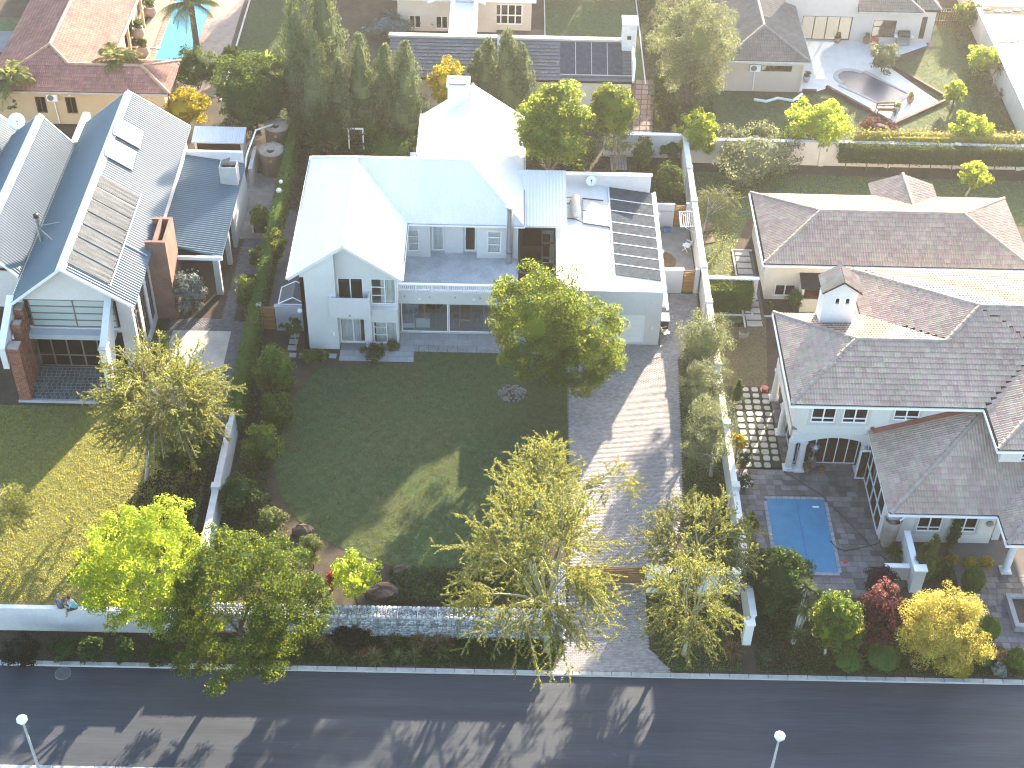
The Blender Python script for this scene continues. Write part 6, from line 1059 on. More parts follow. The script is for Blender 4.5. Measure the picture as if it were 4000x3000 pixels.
b = MB(); wall_holes(b, 'x', 23.0, 34.9, 0, 2.95, 109.5, 109.75, [(24.1, 28.2, .05, 2.2), (29.95, 31.85, .4, 1.95), (33.85, 34.3, .35, 2.35)]); b.box(22.5, 109.5, 2.95, 28.4, 109.75, 6.5).box(34.7, 109.75, 0, 34.9, 120, 2.95).box(28.2, 109.75, 2.95, 28.4, 120, 6.5); b.build('back_wall', mat('pool_house_paint', (.60, .51, .45), .85, .03), TH_)
window(TH_, 'x', 19.7, 22.1, 1.78, 2.28, 101.3, DARK, GLASSD, (.25, .5, .75), (), .05); window(TH_, 'x', 24.1, 28.2, .05, 2.2, 109.6, DARK, GLASSD, (.25, .5, .75), (), .07, name='sliding_door'); window(TH_, 'x', 29.95, 31.85, .4, 1.95, 109.6, DARK, GLASSD, (.55,), (.6,), .06); window(TH_, 'x', 33.85, 34.3, .35, 2.35, 109.6, DARK, GLASSD, (), (), .05)
MB().box(16.5, 100.42, 2.84, 23.4, 100.56, 3.0).box(23.32, 100.56, 2.84, 23.42, 109, 3.0).box(28.4, 108.8, 2.84, 33.8, 108.92, 3.0).tube([(22.9, 101.1, 0), (22.9, 101.1, 2.9)], .05, 6).build('gutter', mat('gutter_beige', (.52, .46, .40), .7), TH_)
aircon('white air conditioner on the peach end wall of the house by the kidney pool', 19.2, 101.18, 1.9, .15)
pl = thing('dark_pool', 'blue grey swimming pool with one rounded end in the pale terrace', 'pool', (29, 102, 0)); p0 = Vector((29.43, 99.37)); p1 = Vector((31.47, 101.29)); ax = (p1 - p0); ax.normalize(); nx = Vector((-ax.y, ax.x)); wd = (p1 - p0).length; Lr = 4.3
ctr = [(p0 + ax * 0), (p0 + ax * wd), (p0 + ax * wd + nx * Lr), (p0 + ax * (wd - .35) + nx * Lr)]; cc_ = p0 + ax * wd / 2 + nx * Lr; R_ = wd / 2 - .35
ctr += [cc_ + ax * R_ * math.cos(a) + nx * R_ * 1.1 * math.sin(a) for a in [PI * i / 10 for i in range(1, 10)]] + [p0 + ax * .35 + nx * Lr, p0 + nx * Lr]; b = MB(); b.prism([(v.x, v.y) for v in ctr], -.3, .026); b.build('water', POOLD, pl); b = MB()
m_ = sum(ctr, Vector((0, 0))) / len(ctr); o_ = [v + (v - m_).normalized() * .38 for v in ctr]
for i in range(len(ctr)): j = (i + 1) % len(ctr); q = [ctr[i], ctr[j], o_[j], o_[i]]; b.prism([(v.x, v.y) for v in q][::-1], .021, .075)
b.build('coping', mat('pool_edge', (.40, .37, .34), .8, .08, 2), pl)
DKW = mat('sleeper_wood', (.09, .05, .035), .85, .2, 3)
pe = thing('planter_edge', 'dark timber edged planting strip round the pale pool terrace', 'edging', (33, 100, 0)); b = MB()
for (xa, ya), (xb, yb) in (((29.6, 96.7), (34.6, 100.5)), ((34.6, 100.5), (31.2, 105.2)), ((25.2, 101.9), (29.4, 96.9)), ((23.2, 101.2), (24.3, 101.2))):
    d = Vector((xb - xa, yb - ya)); L_ = d.length; b.obox(((xa + xb) / 2, (ya + yb) / 2, .13), L_, .22, .26, math.atan2(d.y, d.x))
b.build('sleeper', DKW, pe)
tb = thing('garden_bench', 'wooden bench on the bright corner of the pool terrace', 'bench', (29.6, 98.2, 0)); x, y = at(1912, 247); b = MB(); [b.box(x - .7, y - .3 + i * .15, .42, x + .7, y - .2 + i * .15, .46) for i in range(4)]; b.build('seat', WOODB, tb); b = MB(); [b.box(x - .7, y + .32, .55 + i * .14, x + .7, y + .36, .65 + i * .14) for i in range(3)]; b.build('backrest', WOODB, tb); [MB().box(x + sx, y + sy, 0, x + sx + .07, y + sy + .07, .8 if sy > 0 else .62).build('leg', WOODB, tb) for sx in (-.72, .65) for sy in (-.3, .3)]
for i, (px, py, lab, mm) in enumerate(((1936, 243, 'round grey pot at the near corner of the pool terrace', CONC), (1965, 222, 'tall red brown pot on the near edge of the pool terrace', TERRA), (1702, 172, 'small potted shrub at the corner of the peach wall', TERRA), (1741, 176, 'pale pot with a clipped shrub in front of the pool terrace step', CONC), (1808, 92, 'terracotta pot below the wall left of the large window', TERRA), (1870, 94, 'terracotta pot beside the red kettle barbecue', TERRA))):
    x, y = at(px, py); t = thing('garden_pot', lab, 'pot', (x, y, 0)); MB().lathe((x, y, 0), [(.16, 0), (.27, .25), (.30, .5), (.27, .52), (.24, .4)], 14).build('pot', mm, t, True); crown(t, LDRK if i > 1 else LGRN, (x, y, .7), (.3, .3, .28), 200, .14, 14, .4, name='leaves')
x, y = at(1885, 108); kb = thing('kettle_barbecue', 'red kettle barbecue on three legs by the beige house', 'barbecue', (x, y, 0)); MB().ball((x, y, .85), .36, .36, .34).build('bowl', REDP, kb, True); [MB().tube([(x + .2 * math.cos(a), y + .2 * math.sin(a), .6), (x + .4 * math.cos(a), y + .4 * math.sin(a), 0)], .02, 5).build('leg', STEEL, kb) for a in (.5, 2.6, 4.7)]
x, y = at(1948, 97); gb_ = thing('gas_barbecue', 'steel gas barbecue with dark lid at the house corner', 'barbecue', (x, y, 0)); MB().box(x - .5, y - .3, .1, x + .5, y + .3, .85).build('cabinet', STEEL, gb_); MB().tube([(x - .45, y + .05, .95), (x + .45, y + .05, .95)], .3, 12).build('lid', DARK, gb_); MB().box(x - .78, y - .28, .82, x - .52, y + .28, .87).box(x + .52, y - .28, .82, x + .78, y + .28, .87).build('side_shelf', TRIMW, gb_)
fp = thing('picket_fence', 'dark picket fence panel at the corner of the beige house', 'fence', (36.7, 112.5, 0)); pk = block_mesh('picket', WOODB); pieces('picket', pk, fp, [TRS(35.1 + .2 * i, 112.4, .05, .09, .04, 1.6) for i in range(19)]); MB().box(35.0, 112.43, .4, 38.8, 112.5, .5).box(35.0, 112.43, 1.2, 38.8, 112.5, 1.3).build('rail', WOODB, fp)
tag(MB().tube([at(1628, 217) + (.08,), at(1655, 221) + (.08,), at(1680, 214) + (.08,), at(1712, 220) + (.1,), at(1732, 208) + (.2,)], .12, 7).build('plastic_sheet', TRIMW), 'white rolled plastic lying on the grass below the peach wall', 'sheet')
ew = thing('side_boundary', 'tall pale boundary wall running up the right edge past the picket fence', 'wall', (39, 105, 0)); MB().box(38.85, 91.2, 0, 39.1, 130, 2.05).build('wall', BEIGE, ew); MB().box(38.8, 91.2, 2.052, 39.15, 130, 2.12).build('coping', TRIMW, ew); b = MB(); [b.box(39.1, 96 + 4 * i, 0, 39.5, 96.4 + 4 * i, 2.25) for i in range(6)]; b.build('pier', TRIMW, ew)
x, y = at(2160, 68); cs_ = sheet('cobble_circle', [(x + 2.2 * math.cos(a), y + 1.9 * math.sin(a)) for a in [2 * PI * i / 20 for i in range(20)]], .02, PAVEJ); ms = []
for i in range(9): ms += [TRS(x + (2.1 - .22 * i) * math.cos(a), y + (1.8 - .19 * i) * math.sin(a), .02, .3, .2, .03, a + PI / 2) for a in [2 * PI * k / max(6, int(34 - 3.4 * i)) for k in range(max(6, int(34 - 3.4 * i)))]]
pieces('cobble', block_mesh('cobble', mat('pale_cobble', (.42, .40, .38), .9, .1, 2, rnd=.2), .05), cs_, ms)
bs = sheet('stone_edging', [(x - 4, y + 3.0), (x + 8, y + 3.0), (x + 8, y + 4.4), (x - 4, y + 4.4)], .018, SOIL); pieces('edge_stone', stone_me, bs, [Matrix.Translation((x - 3.6 + .85 * i, y + 3.7 + random.uniform(-.2, .2), .03)) @ Matrix.Diagonal((.7, .5, .12, 1)) for i in range(13)])
# ------------------------------------------------------------------ street lamps
def lamp(label, px, py):
    lo_, hi_ = 3.0, 9.0
    for _ in range(30):
        z = (lo_ + hi_) / 2
        if at(px, py, z)[1] > 38.45: lo_ = z
        else: hi_ = z
    x, y = at(px, py, z); t = thing('street_lamp', label, 'street lamp', (x, y, 0), 'street lamps along the near kerb'); MB().tube([(x, y, 0), (x, y, .6), (x, y, z - .25)], [.10, .075, .05], 10).build('pole', mat('galvanised_pole', (.42, .43, .42), .5, .05), t); MB().lathe((x, y, z - .3), [(.06, 0), (.12, .08), (.26, .34), (.24, .44), (.12, .5)], 8).build('head', mat('lamp_white', (.80, .80, .80), .4), t); MB().lathe((x, y, z + .2), [(.10, 0), (.05, .05)], 8).build('cap', mat('lamp_cap', (.55, .56, .56), .5), t)
lamp('street lamp with white lantern head at the lower left corner of the road', 48, 1556); lamp('street lamp with white lantern head below the verge with the golden conifer', 1684, 1592)
# ------------------------------------------------------------------ two people sitting on the white front wall
def skin_body(name, joints, edges, m, parent, sub=1):
    me = bpy.data.meshes.new(name); me.from_pydata([j[0] for j in joints], edges, []); o = bpy.data.objects.new(name, me); COL.objects.link(o); o.parent = parent
    md = o.modifiers.new('skin', 'SKIN'); sk = me.skin_vertices[0] if me.skin_vertices else None
    if sk is None:
        me.attributes
        bm_ = __import__('bmesh').new(); bm_.from_mesh(me); lay = bm_.verts.layers.skin.verify(); bm_.verts.ensure_lookup_table()
        for i, v in enumerate(bm_.verts): v[lay].radius = joints[i][1]; v[lay].use_root = (i == 0)
        bm_.to_mesh(me); bm_.free()
    else:
        for i, d in enumerate(sk.data): d.radius = joints[i][1]; d.use_root = (i == 0)
    ss_ = o.modifiers.new('smooth', 'SUBSURF'); ss_.levels = sub; ss_.render_levels = sub; me.materials.append(m); return o
def sitter(label, x, y, z, rz, shirt, short, hair, longhair, arms, sc=1.0, lean=.15):
    t = thing('person', label, 'person', (0, 0, 0)); R = lambda *p: tuple(p)
    J = [(R(0, 0, .10), (.15, .12)), (R(0, lean * .5, .34), (.135, .105)), (R(0, lean, .54), (.155, .10)), (R(0, lean + .02, .62), (.055, .055)), (R(0, lean + .05, .74), (.06, .06)),
         (R(-.10, .05, .08), (.085, .085)), (R(-.15, .44, .12), (.06, .06)), (R(-.14, .46, -.30), (.045, .045)), (R(-.14, .58, -.36), (.035, .035)),
         (R(.10, .05, .08), (.085, .085)), (R(.15, .44, .12), (.06, .06)), (R(.14, .46, -.30), (.045, .045)), (R(.14, .58, -.36), (.035, .035))]
    E = [(0, 1), (1, 2), (2, 3), (3, 4), (0, 5), (5, 6), (6, 7), (7, 8), (0, 9), (9, 10), (10, 11), (11, 12)]
    for s, (el, hd) in zip((-1, 1), arms):
        i = len(J); J += [(R(.20 * s, lean, .52), (.055, .055)), (el, (.04, .04)), (hd, (.03, .03))]; E += [(2, i), (i, i + 1), (i + 1, i + 2)]
        for f in range(5):
            k = len(J); d = Vector(hd) - Vector(el); d.normalize(); sd2 = d.cross(Vector((0, 0, 1))).normalized(); q = Vector(hd) + d * (.085 if f else .045) + sd2 * (.018 * (f - 2.2) if f else -.05 * s); J.append((tuple(q), (.009, .009))); E.append((i + 2, k))
    skin_body('body', J, E, SKIN, t)
    b = MB(); b.ball((0, lean + .06, .80), .078, .095, .115, 16, 12); b.add([(-.015, lean + .15, .79), (.015, lean + .15, .79), (0, lean + .178, .775), (0, lean + .152, .82)], [(0, 1, 2), (0, 2, 3), (1, 3, 2)]); [b.ball((s * .079, lean + .06, .80), .012, .025, .032, 8, 6) for s in (-1, 1)]; b.build('head', SKIN, t, True)
    b = MB(); [b.ball((s * .03, lean + .147, .815), .012, .008, .008, 8, 5) for s in (-1, 1)]; b.box(-.025, lean + .146, .745, .025, lean + .153, .752).build('face', DARK, t)
    hm = mat(hair[0], hair[1], .7, .2, 20); b = MB(); b.ball((0, lean + .035, .835), .088, .10, .098, 16, 10)
    if longhair: b.tube([(0, lean - .05, .82), (.01, lean - .12, .66), (.02, lean - .16, .42), (.02, lean - .17, .22)], [.075, .07, .055, .02], 10)
    b.build('hair', hm, t, True)
    b = MB(); b.tube([(0, -.01, .04), (0, lean * .45, .32), (0, lean * .95, .52), (0, lean + .01, .585)], [.172, .165, .175, .07], 16)
    for s, (el, hd) in zip((-1, 1), arms): b.tube([(.15 * s, lean, .52), (.20 * s, lean + .01, .51), Vector((.2 * s, lean, .52)).lerp(Vector(el), .6)], [.08, .078, .062], 10)
    b.build('shirt', shirt, t, True)
    b = MB(); b.ball((0, 0, .06), .19, .17, .11, 16, 8); [b.tube([(s * .09, .02, .08), (s * .15, .40, .12)], [.105, .085], 12) for s in (-1, 1)]; b.build('shorts', short, t, True)
    t.location = (x, y, z); t.rotation_euler = (0, 0, rz); t.scale = (sc, sc, sc); return t
x1_, _ = at(158, 1303, 1.95); x0_, _ = at(132, 1303, 1.95)
cyan = mat('cyan_shirt', (.16, .45, .55), .9, .05); slate = mat('slate_shirt', (.10, .12, .16), .9, .05); dk_ = mat('dark_shorts', (.045, .048, .06), .9, .1)
sitter('person in a cyan shirt and dark shorts sitting on the white front wall', x1_ + .08, 47.08, 1.75, PI * .62, cyan, dk_, ('dark_hair', (.02, .015, .012)), False, [((-.27, .25, .36), (-.10, .42, .40)), ((.27, .25, .36), (.10, .42, .40))])
sitter('person with long fair hair and slate clothing sitting on the white front wall', x0_, 47.10, 1.75, PI * .12, slate, dk_, ('fair_hair', (.34, .25, .14)), True, [((-.27, .20, .34), (-.12, .38, .30)), ((.27, .20, .34), (.12, .38, .30))], .95, .12)
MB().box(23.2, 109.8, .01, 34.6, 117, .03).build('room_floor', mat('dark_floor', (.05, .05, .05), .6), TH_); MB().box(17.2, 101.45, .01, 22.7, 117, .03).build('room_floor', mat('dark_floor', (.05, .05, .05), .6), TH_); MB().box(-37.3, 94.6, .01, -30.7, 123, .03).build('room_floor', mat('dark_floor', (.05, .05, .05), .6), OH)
# ------------------------------------------------------------------ trees and shrubs: the front gardens
t = broadleaf('garden_tree', 'big round dense green tree on the lawn in front of the garage', 'tree', (1036, 566, 1290, 826), 2.2, LGRN, BARK, 42000, .125, 330, .135, at(1180, 822), .2, squash=.95, core=.38, lump=.16, inner=.55)
c_, r_ = bb(1140, 625, 1362, 862, 1.0); crown(t, LGRN, c_, r_, 30000, .125, 260, .14, core=.38, lump=.16, inner=.55, name='side_crown')
pr_ = sheet('pebble_ring', [(at(1106, 850)[0] + .95 * math.cos(a), at(1106, 850)[1] + .8 * math.sin(a)) for a in [2 * PI * i / 18 for i in range(18)]], .02, SOIL); x, y = at(1106, 850)
pieces('pebble', piece_mesh('pebble', [tuple(v.co) for v in stone_me.vertices], [tuple(p.vertices) for p in stone_me.polygons], mat('pebble_grey', (.19, .195, .19), .9, .15, 3, rnd=.4)), pr_, [Matrix.Translation((x + r * math.cos(a), y + .85 * r * math.sin(a), .03)) @ Matrix.Rotation(a * 3, 4, 'Z') @ Matrix.Diagonal((.16, .13, .10, 1)) for r, a in [(.92 * math.sqrt(random.random()), random.uniform(0, 6.28)) for _ in range(150)]])
broadleaf('lime_tree', 'broad lime green tree beside the front wall, sunlit on top', 'tree', (172, 1085, 466, 1392), 1.0, LLIM, BARK, 44000, .125, 330, .12, at(330, 1330), .16, zmin=-.6, inner=.5, lump=.2)
broadleaf('street_tree', 'dark green tree with bright leaf tips overhanging the road kerb', 'tree', (345, 1135, 706, 1478), 1.1, leafm('leaf_mid', (.025, .048, .012), (.30, .38, .035), .34), BARK, 58000, .125, 380, .115, at(520, 1402), .18, inner=.5, lump=.22, core=0)
broadleaf('young_tree', 'small sparse bright leaved tree behind the stone cage wall', 'tree', (712, 1182, 822, 1305), 1.0, LLIM, BARK, 2600, .17, 42, .24, at(775, 1308), .05, limbs=4, inner=.5, lump=.3)
bush('flowering_shrub', 'round shrub with pale flowers in the corner of the lawn bed', 'shrub', (553, 1090, 620, 1160), .2, leafm('leaf_pale', (.10, .12, .04), (.2, .24, .06)), 2200, .13)
bush('pale_shrub', 'pale flowering shrub between the dark street tree and the young tree', 'shrub', (640, 1150, 700, 1230), .3, leafm('leaf_pale', (.1, .12, .04), (.2, .24, .06)), 1800, .13, core=.4)
bush('red_shrub', 'orange red leaved shrub left of the young tree', 'shrub', (700, 1215, 732, 1290), .1, LRED, 900, .16, core=0)
feathery('spreading fever tree with feathery yellow twigs on the side lawn by the hedge wall', (205, 738, 500, 1000), 1.9, at(316, 1042), LFEV, WHITB, 330, 1.4, 70, .11, zmin=-.6, leaf=.095, fill=5000)
feathery('largest fever tree with long feathery twigs over the stone wall and driveway', (972, 1025, 1345, 1445), 1.6, at(1183, 1407), LFEV, PALEB, 190, 1.9, 66, .19, zmin=-.6, leaf=.095, fill=1200)
feathery('fever tree standing on the lawn edge behind the gate pillar', (1096, 938, 1272, 1142), 2.2, at(1160, 1112), LFEV, PALEB, 100, 1.5, 66, .13, zmin=-.45, leaf=.09, fill=1500)
feathery('thin fever tree reaching over the middle of the driveway', (1268, 985, 1388, 1105), 2.6, at(1232, 1130), LFEV, PALEB, 28, 1.3, 62, .07, zmin=-.3, fill=150)
feathery('fever tree with pale trunk in the verge right of the driveway', (1388, 1190, 1600, 1420), 1.2, at(1476, 1416), LFEV, PALEB, 120, 1.4, 66, .12, zmin=-.75, leaf=.09, fill=1500)
feathery('fever tree behind the gate wall right of the driveway', (1380, 1078, 1640, 1270), 2.0, at(1500, 1262), LFEV, PALEB, 125, 1.6, 66, .13, zmin=-.5, leaf=.09, fill=1500)
feathery('fever tree at the left edge of the picture above the side lawn', (-95, 1040, 62, 1170), 1.9, at(-20, 1200), LFEV, WHITB, 100, 1.4, 60, .1, zmin=-.5)
for i, (bx_, lab) in enumerate((((1452, 662, 1592, 815), 'grey green olive tree beside the driveway, the one closest to the garage'), ((1462, 770, 1580, 915), 'grey green olive tree in the middle of the row along the boundary wall'), ((1462, 842, 1602, 1030), 'grey green olive tree at the road end of the row along the boundary wall'))):
    broadleaf('olive_tree', lab, 'tree', bx_, .9, LOLV, WHITB, 11000, .12, 130, .17, at((bx_[0] + bx_[2]) / 2 + 4, bx_[3] - 2), .1, group='olive trees along the driveway', asp=.3, inner=.55, lump=.18, core=.45)
for px0, py0, px1, py1, lab in ((335, 905, 410, 1050, 'dark shrub at the foot of the fever tree on the side lawn'), (395, 890, 482, 1040, 'dark leafy shrub between the side lawn fever tree and the hedge wall')):
    bush('dark_shrub', lab, 'shrub', (px0, py0, px1, py1), .0, LDRK, 5200, .15, 70, .24, core=.6)
# shrubs inside the hedge wall, along the lawn
for px0, py0, px1, py1, lab in ((548, 728, 645, 868, 'tall green shrub by the hedge wall near the stepping stones'), (560, 850, 640, 930, 'mid green shrub in the bed between lawn and hedge wall'), (522, 905, 612, 1012, 'bright green shrub in the bed halfway along the hedge wall'), (470, 1015, 566, 1115, 'dark green shrub at the bare grey end of the hedge wall')):
    bush('green_shrub', lab, 'shrub', (px0, py0, px1, py1), .1, LGRN if 'dark' not in lab else LDRK, 4200, .15, 60, .26, core=.6)
for px0, py0, px1, py1, lab in ((505, 590, 562, 668, 'green shrub on the house side of the ivy wall by the paved path'), (562, 495, 622, 570, 'green shrub growing against the ivy wall opposite the white roof'), (535, 440, 590, 500, 'leafy shrub beside the raised bed in the service yard'), (538, 530, 575, 580, 'small shrub beside the paved path under the ivy wall')):
    bush('wall_shrub', lab, 'shrub', (px0, py0, px1, py1), .1, LGRN, 2600, .14, 46, .28, core=.6)
broadleaf('standard_tree', 'small tree on a thin trunk in front of the grey side wall', 'tree', (603, 680, 660, 728), .9, LDRK, WHITB, 1300, .13, 26, .3, at(640, 752), .04, limbs=3)
for px0, py0, px1, py1, lab in ((775, 742, 840, 782, 'low green shrub at the foot of the white wing'), (830, 735, 868, 755, 'small bright shrub below the corner window'), (640, 748, 712, 785, 'spiky low shrub beside the stepping stones')):
    bush('low_shrub', lab, 'shrub', (px0, py0, px1, py1), .0, LDRK if 'low green' in lab else LGRN, 1300, .12, 30, .3, core=.3)
# bed between lawn and stone cage wall
BED = [at(*p) for p in ((840, 1228), (1000, 1232), (1120, 1222), (1180, 1180), (1200, 1300), (840, 1306))]
carpet('bed_planting', BED, LDRK, 5200, .16, .55, 'dark mixed planting in the bed behind the stone cage wall', clump=.55); carpet('silver_planting', [at(*p) for p in ((850, 1228), (910, 1228), (960, 1300), (860, 1306))], LSIL, 700, .13, .4, 'silvery plants in the bed behind the stone cage wall')
for px, py, sx, sy, rz_, lab in ((825, 1282, .9, .6, .7, 'large brown boulder behind the stone cage wall'), (655, 1150, .6, .4, -.5, 'brown boulder at the curved edge of the lawn'), (865, 1238, .5, .35, .2, 'pale boulder at the end of the lawn')):
    x, y = at(px, py); b = MB(); nn_ = 12; V = []
    for i in range(7):
        for j in range(nn_): a, t = 2 * PI * j / nn_, PI * i / 6; k = random.uniform(.86, 1.12); V.append((x + (sx * math.cos(a + rz_) * math.sin(t)) * k, y + sy * math.sin(a + rz_) * math.sin(t) * k, .12 - .42 * math.cos(t) * k))
    b.add(V, [(i * nn_ + j, i * nn_ + (j + 1) % nn_, (i + 1) * nn_ + (j + 1) % nn_, (i + 1) * nn_ + j) for i in range(6) for j in range(nn_)]); tag(b.build('boulder', mat('boulder', (.12, .085, .065) if 'brown' in lab else (.3, .3, .28), .95, .2, 2, bump=.3, bscale=8)), lab, 'boulder')
carpet('hedge_bed_planting', [(-15.1, 50), (-12.5, 50.5), (-11.3, 54), (-12.9, 57), (-12.6, 61), (-12.4, 66), (-14.9, 68)], LDRK, 5600, .15, .5, 'dark low planting between the hedge wall and the lawn', clump=.6)
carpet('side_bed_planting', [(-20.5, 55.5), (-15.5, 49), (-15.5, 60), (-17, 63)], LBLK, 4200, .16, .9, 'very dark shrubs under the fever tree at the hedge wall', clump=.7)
carpet('wall_bed_planting', [(-44, 47.3), (-17, 47.3), (-17, 48.6), (-44, 48.6)], LDRY, 2600, .22, .35, 'brown and dry planting inside the smooth white front wall', asp=.2)
# verge along the road
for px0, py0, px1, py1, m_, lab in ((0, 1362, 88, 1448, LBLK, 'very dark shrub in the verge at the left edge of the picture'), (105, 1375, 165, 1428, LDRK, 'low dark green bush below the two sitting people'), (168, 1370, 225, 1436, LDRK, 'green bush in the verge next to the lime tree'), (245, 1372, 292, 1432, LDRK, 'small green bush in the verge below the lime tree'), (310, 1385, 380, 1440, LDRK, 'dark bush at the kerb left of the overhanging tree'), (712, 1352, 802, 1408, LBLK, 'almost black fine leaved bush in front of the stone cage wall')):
    bush('verge_bush', lab, 'bush', (px0, py0, px1, py1), .0, m_, 2600, .13, 40, .28, core=.55)
VG = [(-25, 45.3), (2.9, 45.3), (3.3, 46.3), (3.3, 46.95), (-25, 46.8)]
carpet('verge_cover', [(-12, 45.2), (2.9, 45.2), (3.3, 46.4), (3.3, 46.95), (-12, 46.95)], LDRK, 15000, .12, .15, 'dark low ground cover in the verge along the kerb'); carpet('verge_litter', [(-25, 45.2), (-12, 45.2), (-12, 46.9), (-25, 46.9)], LDRK, 2500, .09, .08, 'thin ground cover in the verge below the white wall')
for i in range(16):
    px, py = random.uniform(690, 985), random.uniform(1385, 1436); x, y = at(px, py); m_ = LSTR if random.random() < .6 else LDRY
    t = thing('grass_clump', 'clump of strappy yellow green leaves in the verge before the stone cage wall', 'plant', (x, y, 0), 'strap leaved clumps in the verge')
    spiky(t, (x, y, .08), m_, 54, .62, .06, 'leaves', -.05)
x, y = at(1580, 1408); t = thing('dry_clump', 'dry straw coloured grass clump near the white end pier', 'plant', (x, y, 0)); spiky(t, (x, y, .08), LDRY, 150, .75, .04, 'leaves', .0)
carpet('drive_verge', [(8.95, 45.15), (12.4, 45.2), (12.6, 50.1), (8.0, 50.1), (7.9, 46.6)], LIVY, 5200, .11, .16, 'green ground cover in the verge right of the driveway')
carpet('drive_bed', [(10.45, 53.5), (12.85, 51), (12.85, 68), (11.2, 68.5), (10.7, 61.8), (10.45, 57.4)], LIVY, 9000, .12, .22, 'ivy ground cover between driveway and boundary wall')
carpet('right_verge', [(13.2, 45.2), (27, 45.2), (27, 46.5), (20, 49.8), (13.3, 50.0)], LDRK, 15000, .13, .16, 'dark ground cover under the shrubs in the right verge')
# right verge shrubs
broadleaf('shrub_mass', 'large dark green spreading shrub at the near corner of the covered pool', 'shrub', (1605, 1172, 1765, 1335), .1, LDRK, BARK, 11000, .16, 110, .2, None, .1, core=.72, inner=.65)
for i, (px, py, zt, lab) in enumerate(((1712, 1390, 2.6, 'tall yucca with several spiky heads in the right verge'),)):
    x, y = at(px, py); t = thing('yucca', lab, 'yucca', (x, y, 0)); b = MB(); heads = [at(1742, 1268, 3.0) + (3.0,), at(1738, 1318, 2.3) + (2.3,), at(1726, 1372, 1.2) + (1.2,), at(1768, 1290, 2.5) + (2.5,)]
    for h in heads: b.tube([(x, y, -.03), (x + (h[0] - x) * .3, y + (h[1] - y) * .3, h[2] * .5), (h[0], h[1], h[2])], [.11, .09, .07], 7)
    b.build('trunk', WHITB, t)
    for h in heads: spiky(t, h, leafm('leaf_yucca', (.085, .11, .045), (.16, .2, .06), .3), 70, .68, .065)
broadleaf('round_tree', 'rounded dark green tree with sunlit top in the right verge', 'tree', (1752, 1262, 1872, 1425), .5, LGRN, WHITB, 9000, .14, 110, .2, at(1782, 1415), .07, core=.68, lump=.1, inner=.68)
broadleaf('maroon_tree', 'maroon leaved tree with pink sunlit tips between two round trees', 'tree', (1852, 1240, 1955, 1425), .4, LMAR, BARK, 5200, .15, 90, .2, at(1905, 1420), .06, inner=.5, lump=.22)
c_, r_ = bb(1870, 1240, 1945, 1330, 2.0); crown(bpy.data.objects['maroon_tree'], LPNK, c_, r_, 1000, .14, 40, .2, name='sunlit_tips')  # sun on the upper leaves painted as a paler pink copy
broadleaf('golden_conifer', 'large golden yellow bushy conifer in the right verge', 'tree', (1942, 1258, 2134, 1458), .35, LGCN, BARK, 26000, .16, 240, .17, at(2040, 1425), .12, asp=.3, core=.5, lump=.2, inner=.5, zmin=-1)
bush('purple_shrub', 'dark purple shrub behind the maroon tree by the court wall', 'shrub', (1860, 1215, 1945, 1290), .1, leafm('leaf_purple', (.035, .022, .03), (.06, .025, .04), .25), 2800, .13, core=.65)
for i, (px0, py0, px1, py1, m_, lab) in enumerate(((2078, 1222, 2128, 1282, LGRN, 'clipped green ball beside the paved entrance court'), (2112, 1330, 2160, 1388, LGRN, 'clipped green ball behind the golden conifer'), (2102, 1398, 2142, 1440, LGRN, 'clipped green ball at the kerb side of the golden conifer'), (2141, 1403, 2180, 1430, LDRY, 'clipped rusty orange ball near the kerb'), (2176, 1398, 2216, 1446, LGRN, 'clipped green ball at the right edge near the kerb'), (1802, 1408, 1866, 1445, LIVY, 'low clipped mound under the rounded tree'), (1872, 1402, 1945, 1438, LIVY, 'low clipped mound under the maroon tree'), (2040, 1425, 2102, 1452, LYEL, 'low golden mound under the golden conifer'))):
    c_, r_ = bb(px0, py0, px1, py1, .02); t = thing('clipped_bush', lab, 'bush', (c_[0], c_[1], 0)); crown(t, m_, c_, r_, 2600, .075, 160, .1, core=.93, zmin=-.7, name='foliage', inner=.97, lump=.02, jit=.4)
for i, (px, py, lab) in enumerate(((2056, 1210, 'small golden bush in the flower bed, the one nearest the cypress'), (2094, 1216, 'small golden bush in the middle of the flower bed'), (2129, 1216, 'small golden bush in the flower bed near the white column'))):
    x, y = at(px, py, .35); t = thing('golden_bush', lab, 'bush', (x, y, 0)); crown(t, LYEL, (x, y, .38), (.42, .42, .4), 900, .1, 40, .3, core=.6, zmin=-.7, name='foliage')
bush('silver_bush', 'spiky silver blue plant at the kerb near the clipped balls', 'bush', (2140, 1430, 2178, 1460), .0, LSIL, 900, .14, core=.3)
x, y = at(1992, 1255); conifer('slim bright green cypress beside the white court wall', x, y, 3.6, .75, leafm('leaf_cypress', (.075, .095, .022), (.14, .16, .03), .25), BARK, 3600, leaf=.2, name='cypress')
x, y = at(2052, 1182); conifer('thin dark cypress between the two barred windows', x, y, 3.0, .38, LDRK, BARK, 1500, leaf=.18, name='cypress')
bush('bed_shrub', 'dark shrub in the flower bed below the thin cypress', 'shrub', (2022, 1205, 2062, 1262), .0, LDRK, 1200, .12)
x, y = at(1932, 1200); t = thing('deck_plant', 'leafy plant at the corner of the white court wall on the pool deck', 'plant', (x, y, 0)); spiky(t, (x, y, .2), LGRN, 90, .8, .07, 'leaves', 0.1)
